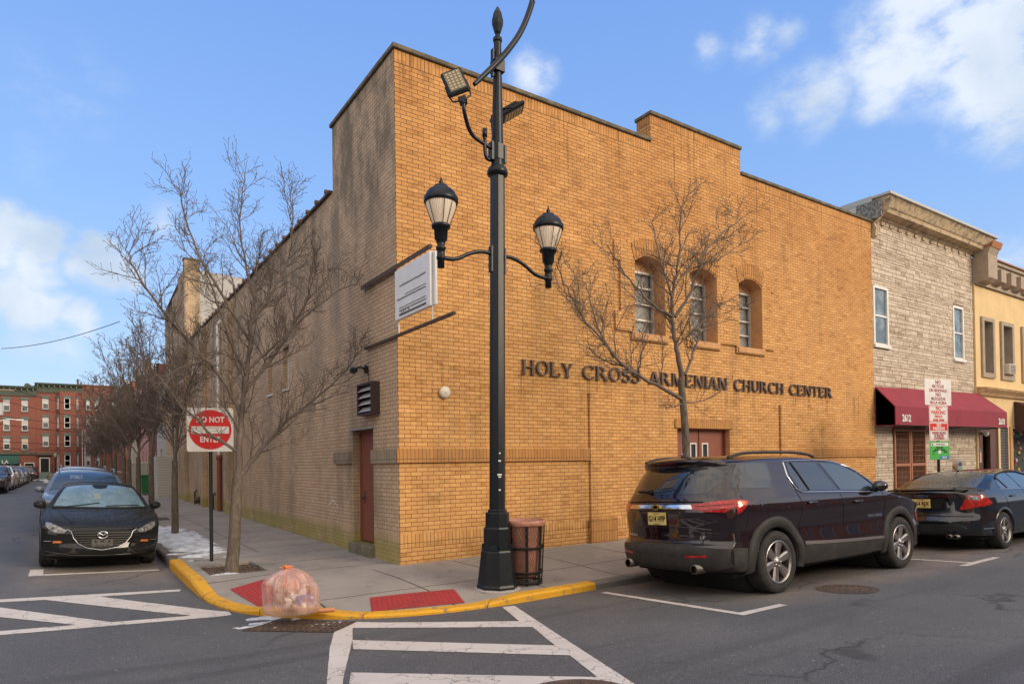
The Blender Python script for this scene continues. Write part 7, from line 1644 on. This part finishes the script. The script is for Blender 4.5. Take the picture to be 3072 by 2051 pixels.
# ------------------------------------------------------------------ bare street trees
def bark():
    s = NT('tree_bark'); n = s.noise(22, detail=7, rough=.75, stretch=(1, 1, .35)); c = s.mix(s.ramp(n, .35, .65), (.075, .06, .048), (.20, .165, .13))
    c = s.mix(s.ramp(s.noise(3, detail=4), .55, .75, 0, .5), c, (.17, .16, .09)); s.bump(n, .9, .015); return s.done(c, .9, .2)
M_bark = bark()
M_twig = mat('twigs', (.115, .088, .074), .85, var=(4, (.19, .15, .12), .45, .65))
def limb_tube(b, pts, r0, r1, n):
    m = len(pts); b.tube(pts, [r0 + (r1 - r0) * (i / (m - 1)) ** .8 for i in range(m)], n, caps=False)
class Tree:
    def __init__(s, seed, dens=1.0, twig=.0042): s.r = random.Random(seed); s.b = MB(); s.dens = dens; s.tw = twig; s.q = 0
    def rv(s): return Vector((s.r.uniform(-1, 1), s.r.uniform(-1, 1), s.r.uniform(-1, 1)))
    def path(s, p, d, L, n, wob, up):
        pts = [p]; d = d.normalized()
        for i in range(n):
            d = (d + s.rv() * wob + Vector((0, 0, up))).normalized(); p = p + d * (L / n); pts.append(p)
        return pts
    def children(s, pts, r0, r1, depth, L):
        m = len(pts) - 1
        if depth == 1: cnt, fr, cl, ang = int(max(3, L * 7.5 * s.dens)), .18, (.26, .5), (32, 66)
        elif depth == 2: cnt, fr, cl, ang = int(max(3, L * 13 * s.dens)), .12, (.28, .55), (30, 60)
        else: cnt, fr, cl, ang = int(max(2, L * 13 * s.dens)), .1, (.06, .15), (35, 70)
        for k in range(cnt):
            t = fr + (1 - fr) * (k + s.r.random()) / cnt; f = min(m - 1e-4, t * m); i = int(f); p = pts[i].lerp(pts[i + 1], f - i); d = (pts[i + 1] - pts[i]).normalized()
            ax = d.cross(s.rv()).normalized(); a = radians(s.r.uniform(*ang)); nd = (Matrix.Rotation(a, 3, ax) @ d + Vector((0, 0, .22))).normalized(); r = r0 + (r1 - r0) * t
            if depth == 3:
                l = s.r.uniform(*cl); q = p + nd * l * .5 + s.rv() * l * .12; e = q + (nd + s.rv() * .5).normalized() * l * .5
                s.b.tube([p, q, e], [s.tw, s.tw * .8, s.tw * 1.35], 3, caps=False); continue
            l = min(1.0, L * s.r.uniform(*cl)) * (1.1 - .6 * t)
            if depth == 1: n = 7; rr0 = max(s.tw * 1.5, min(r * .55, .004 + l * .010)); rr1 = s.tw * 1.1
            else: n = 4; rr0 = max(s.tw * 1.2, r * .6); rr1 = s.tw; l = max(.18, l)
            pp = s.path(p, nd, l, n, .26, .05); limb_tube(s.b, pp, rr0, rr1, 4 if depth == 1 else 3); s.children(pp, rr0, rr1, depth + 1, l)
    def limb(s, pts, r0, r1, n=7):
        pts = [Vector(p) for p in pts]; q = smooth_path3(pts, 2); q = [p + s.rv() * .018 * min(1, i / 4) for i, p in enumerate(q)]; L = sum((a - c_).length for a, c_ in zip(q, q[1:]))
        limb_tube(s.b, q, r0, r1, n); s.children(q, r0, r1, 1, L)
        tip = s.path(q[-1], q[-1] - q[-2], .25, 3, .2, .1); limb_tube(s.b, tip, r1, s.tw, 3)
def bend(pts, base, dy, rng, kk=.085):      # points given in a vertical plane, spread in depth
    z0 = pts[0][2]; out = []
    for x, y, z in pts: k = sqrt((x - pts[0][0]) ** 2 + (z - z0) ** 2); sc_ = 1 - kk * max(0, k - 2.2); out.append(((x - pts[0][0]) * sc_ + pts[0][0] - base[0], y - base[1] + dy * .7 * k, (z - z0) * sc_ + z0 - base[2]))
    return out
def make_tree(label, base, trunk, limbs, seed, r0, dens, twig, group=None, kk=0):
    t = thing('street_tree', label, 'tree', base, (0, 0, 0), group); T = Tree(seed, dens, twig)
    b = MB(); tp = smooth_path3([Vector(p) - Vector(base) for p in trunk]); n = len(tp)
    for i, p in enumerate(tp): pass
    b.tube([tp[0] - Vector((0, 0, .06))] + tp, [r0 * 1.5] + [r0 * (1.28 - .4 * (i / (n - 1)) ** .5) for i in range(n)], 12, caps=False); b.v = [tuple(Vector(v) + Vector((1, 1, 0)) * .008 * noise.noise(Vector(v) * 6)) for v in b.v]
    b.build('trunk', M_bark, t)
    for pts, ra, dy in limbs: T.limb(bend(pts, base, dy, None, kk), ra * .85, .006)
    T.b.build('crown', M_twig, t); return t
T1 = {'trunk': [(-2.25, 1.35, 0.14), (-2.2, 1.35, 0.65), (-2.18, 1.35, 1.13), (-2.15, 1.35, 1.57)], 'limbs': [([(-2.15, 1.35, 1.54), (-2.09, 1.35, 2.23), (-2.04, 1.35, 2.92), (-1.93, 1.35, 3.91), (-1.82, 1.35, 4.76), (-1.73, 1.35, 5.63), (-1.69, 1.35, 6.42)], 0.075, 0.02), ([(-2.13, 1.35, 1.57), (-1.85, 1.35, 1.95), (-1.5, 1.35, 2.41), (-1.08, 1.35, 2.75), (-0.39, 1.35, 3.38), (-0.07, 1.35, 3.86)], 0.055, -0.12), ([(-2.08, 1.35, 2.51), (-2.3, 1.35, 3.05), (-2.79, 1.35, 3.55), (-3.2, 1.35, 4.04), (-3.65, 1.35, 4.63), (-3.83, 1.35, 5.07)], 0.045, -0.18), ([(-2.04, 1.35, 2.92), (-1.63, 1.35, 3.44), (-1.13, 1.35, 4.13), (-0.76, 1.35, 4.92), (-0.52, 1.35, 5.55)], 0.045, 0.3), ([(-1.95, 1.35, 3.76), (-2.29, 1.35, 4.35), (-2.6, 1.35, 4.92), (-2.83, 1.35, 5.55), (-2.92, 1.35, 6.07)], 0.036, 0.15), ([(-1.91, 1.35, 4.05), (-1.48, 1.35, 4.74), (-1.3, 1.35, 5.42), (-1.36, 1.35, 6.2)], 0.032, -0.2), ([(-2.11, 1.35, 1.95), (-2.62, 1.35, 2.36), (-3.03, 1.35, 2.88), (-3.43, 1.35, 3.5)], 0.036, 0.35), ([(-2.0, 1.35, 3.2), (-2.29, 1.35, 3.73), (-2.54, 1.35, 4.32), (-2.69, 1.35, 4.64)], 0.03, -0.5), ([(-2.0, 1.35, 3.27), (-1.49, 1.35, 3.81), (-0.91, 1.35, 4.45), (-0.3, 1.35, 4.83)], 0.032, -0.3), ([(-1.86, 1.35, 4.48), (-2.02, 1.35, 5.01), (-2.11, 1.35, 5.69), (-2.01, 1.35, 6.41)], 0.026, -0.1)]}
T2 = {'trunk': [(4.23, -2.2, 0.58), (4.21, -2.2, 1.82), (4.15, -2.2, 2.66), (4.09, -2.2, 3.09)], 'limbs': [([(4.12, -2.2, 3.15), (4.04, -2.2, 3.46), (3.95, -2.2, 3.81), (3.94, -2.2, 4.12), (3.93, -2.2, 4.43), (4.07, -2.2, 4.89), (4.16, -2.2, 5.3), (4.19, -2.2, 5.7), (4.29, -2.2, 6.17)], 0.06, 0.02), ([(4.11, -2.2, 2.77), (3.51, -2.2, 2.95), (3.03, -2.2, 3.11), (2.63, -2.2, 3.3), (2.2, -2.2, 3.64), (1.84, -2.2, 3.93), (1.64, -2.2, 4.2), (1.43, -2.2, 4.54)], 0.042, -0.05), ([(4.2, -2.2, 3.17), (4.5, -2.2, 3.54), (4.71, -2.2, 3.88), (5.08, -2.2, 4.17), (5.52, -2.2, 4.41)], 0.035, 0.25), ([(3.98, -2.2, 4.12), (4.21, -2.2, 4.41), (4.4, -2.2, 4.81), (4.46, -2.2, 5.22), (4.83, -2.2, 5.55), (5.48, -2.2, 6.0)], 0.04, -0.2), ([(3.94, -2.2, 4.12), (3.54, -2.2, 4.28), (3.3, -2.2, 4.52), (3.06, -2.2, 4.79), (2.81, -2.2, 5.19)], 0.032, 0.3), ([(4.46, -2.2, 5.0), (5.12, -2.2, 5.27), (5.64, -2.2, 5.61)], 0.02, -0.1), ([(3.06, -2.2, 3.13), (3.24, -2.2, 3.49), (3.28, -2.2, 3.8)], 0.016, 0.1), ([(2.6, -2.2, 3.34), (2.38, -2.2, 3.66), (2.27, -2.2, 3.98), (2.15, -2.2, 4.48)], 0.018, 0.15), ([(4.0, -2.2, 3.63), (4.35, -2.2, 3.96), (4.64, -2.2, 4.31), (5.09, -2.2, 4.52)], 0.024, -0.4), ([(3.93, -2.2, 4.43), (3.77, -2.2, 4.77), (3.67, -2.2, 5.21), (3.57, -2.2, 5.66)], 0.026, 0.1), ([(4.09, -2.2, 2.68), (3.79, -2.2, 2.63), (3.61, -2.2, 2.6)], 0.018, -0.3), ([(4.09, -2.2, 2.71), (4.64, -2.2, 2.75), (5.05, -2.2, 2.96)], 0.014, -0.1)]}
make_tree('nearest street tree, broad bare crown, trunk rising from a pit behind the no entry sign', (T1['trunk'][0][0], 1.35, .12), T1['trunk'], T1['limbs'], 11, .088, 1.05, .0028, 'bare street trees', .10)
T2['trunk'][0] = (T2['trunk'][0][0], -2.2, .15)
make_tree('slender bare tree growing before the church doors, behind the plum black SUV', (T2['trunk'][0][0], -2.2, .12), T2['trunk'], T2['limbs'], 23, .062, 1.0, .0028, 'bare street trees')
def generic_tree(label, x, y, H, spread, seed, dens, r0, fork=1.9, lean=0, twig=.005):
    g = random.Random(seed); z0 = zwalk(x, y) - .03; base = (x, y, z0); tr = [(x, y, z0), (x + lean * .5, y, z0 + fork * .5), (x + lean, y, z0 + fork)]; L = []
    top = (x + lean, y, z0 + fork)
    L.append(([top, (x + lean + .1, y, z0 + fork + (H - fork) * .35), (x + lean - .05, y, z0 + fork + (H - fork) * .7), (x + lean, y, z0 + H)], r0 * .75, 0))
    n = 8
    for k in range(n):
        a = 2 * pi * k / n + g.random(); s_ = spread * g.uniform(.6, 1.0); zf = fork + (H - fork) * .3 * g.random(); ht = (H - zf) * g.uniform(.55, .92)
        p0 = Vector((x + lean, y, z0 + zf)); d = Vector((cos(a), sin(a), 0))
        L.append(([tuple(p0), tuple(p0 + d * s_ * .35 + Vector((0, 0, ht * .25))), tuple(p0 + d * s_ * .72 + Vector((0, 0, ht * .6))), tuple(p0 + d * s_ + Vector((0, 0, ht)))], r0 * .45, 0))
    return make_tree(label, base, tr, L, seed, r0, dens, twig, 'bare street trees')
far = []
gA = generic_tree('second street tree from the corner, its trunk standing in old snow', -2.3, 7.45, 5.0, 1.0, 5, .75, .072, 1.75, 0, .0042)
gB = generic_tree('third street tree from the corner along the side street', -2.3, 12.6, 5.6, 1.2, 6, .62, .078, 1.9, 0, .005)
gC = generic_tree('fourth street tree from the corner along the side street', -2.3, 16.9, 6.0, 1.5, 8, .6, .08, 1.9, 0, .006)
names = ['fifth', 'sixth', 'seventh', 'eighth', 'ninth', 'tenth', 'eleventh', 'twelfth']
for i, y in enumerate((21.0, 25.5, 30.5, 36, 42, 49, 57, 65)):
    c_ = copy_tree((gB, gC)[i % 2]); c_['label'] = names[i] + ' street tree from the corner in the side street row'; c_.location = (-2.3 + .1 * (i % 2), y, zwalk(0, y) - .03); c_.rotation_euler = (0, 0, 1.3 * i); k = 1.0 + .06 * (i % 3); c_.scale = (k * 1.1, k * 1.1, k * (.98 if i < 4 else .9))
# dead leaves in the nearest pit
b = MB(); g_ = random.Random(4)
for i in range(60):
    x, y = g_.uniform(-2.6, -1.9), g_.uniform(.9, 1.9); z = zwalk(x, y) - .02; a = g_.random() * 6.28; r_ = .03
    b.add([(x + r_ * cos(a), y + r_ * sin(a), z), (x + r_ * .6 * cos(a + 1.6), y + r_ * .6 * sin(a + 1.6), z + .015), (x - r_ * cos(a), y - r_ * sin(a), z + .004), (x - r_ * .6 * cos(a + 1.6), y - r_ * .6 * sin(a + 1.6), z + .012)], [(0, 1, 2, 3)])
tag(b.build('dead_leaves', mat('dead_leaf', (.22, .12, .06), .8)), kind='stuff')
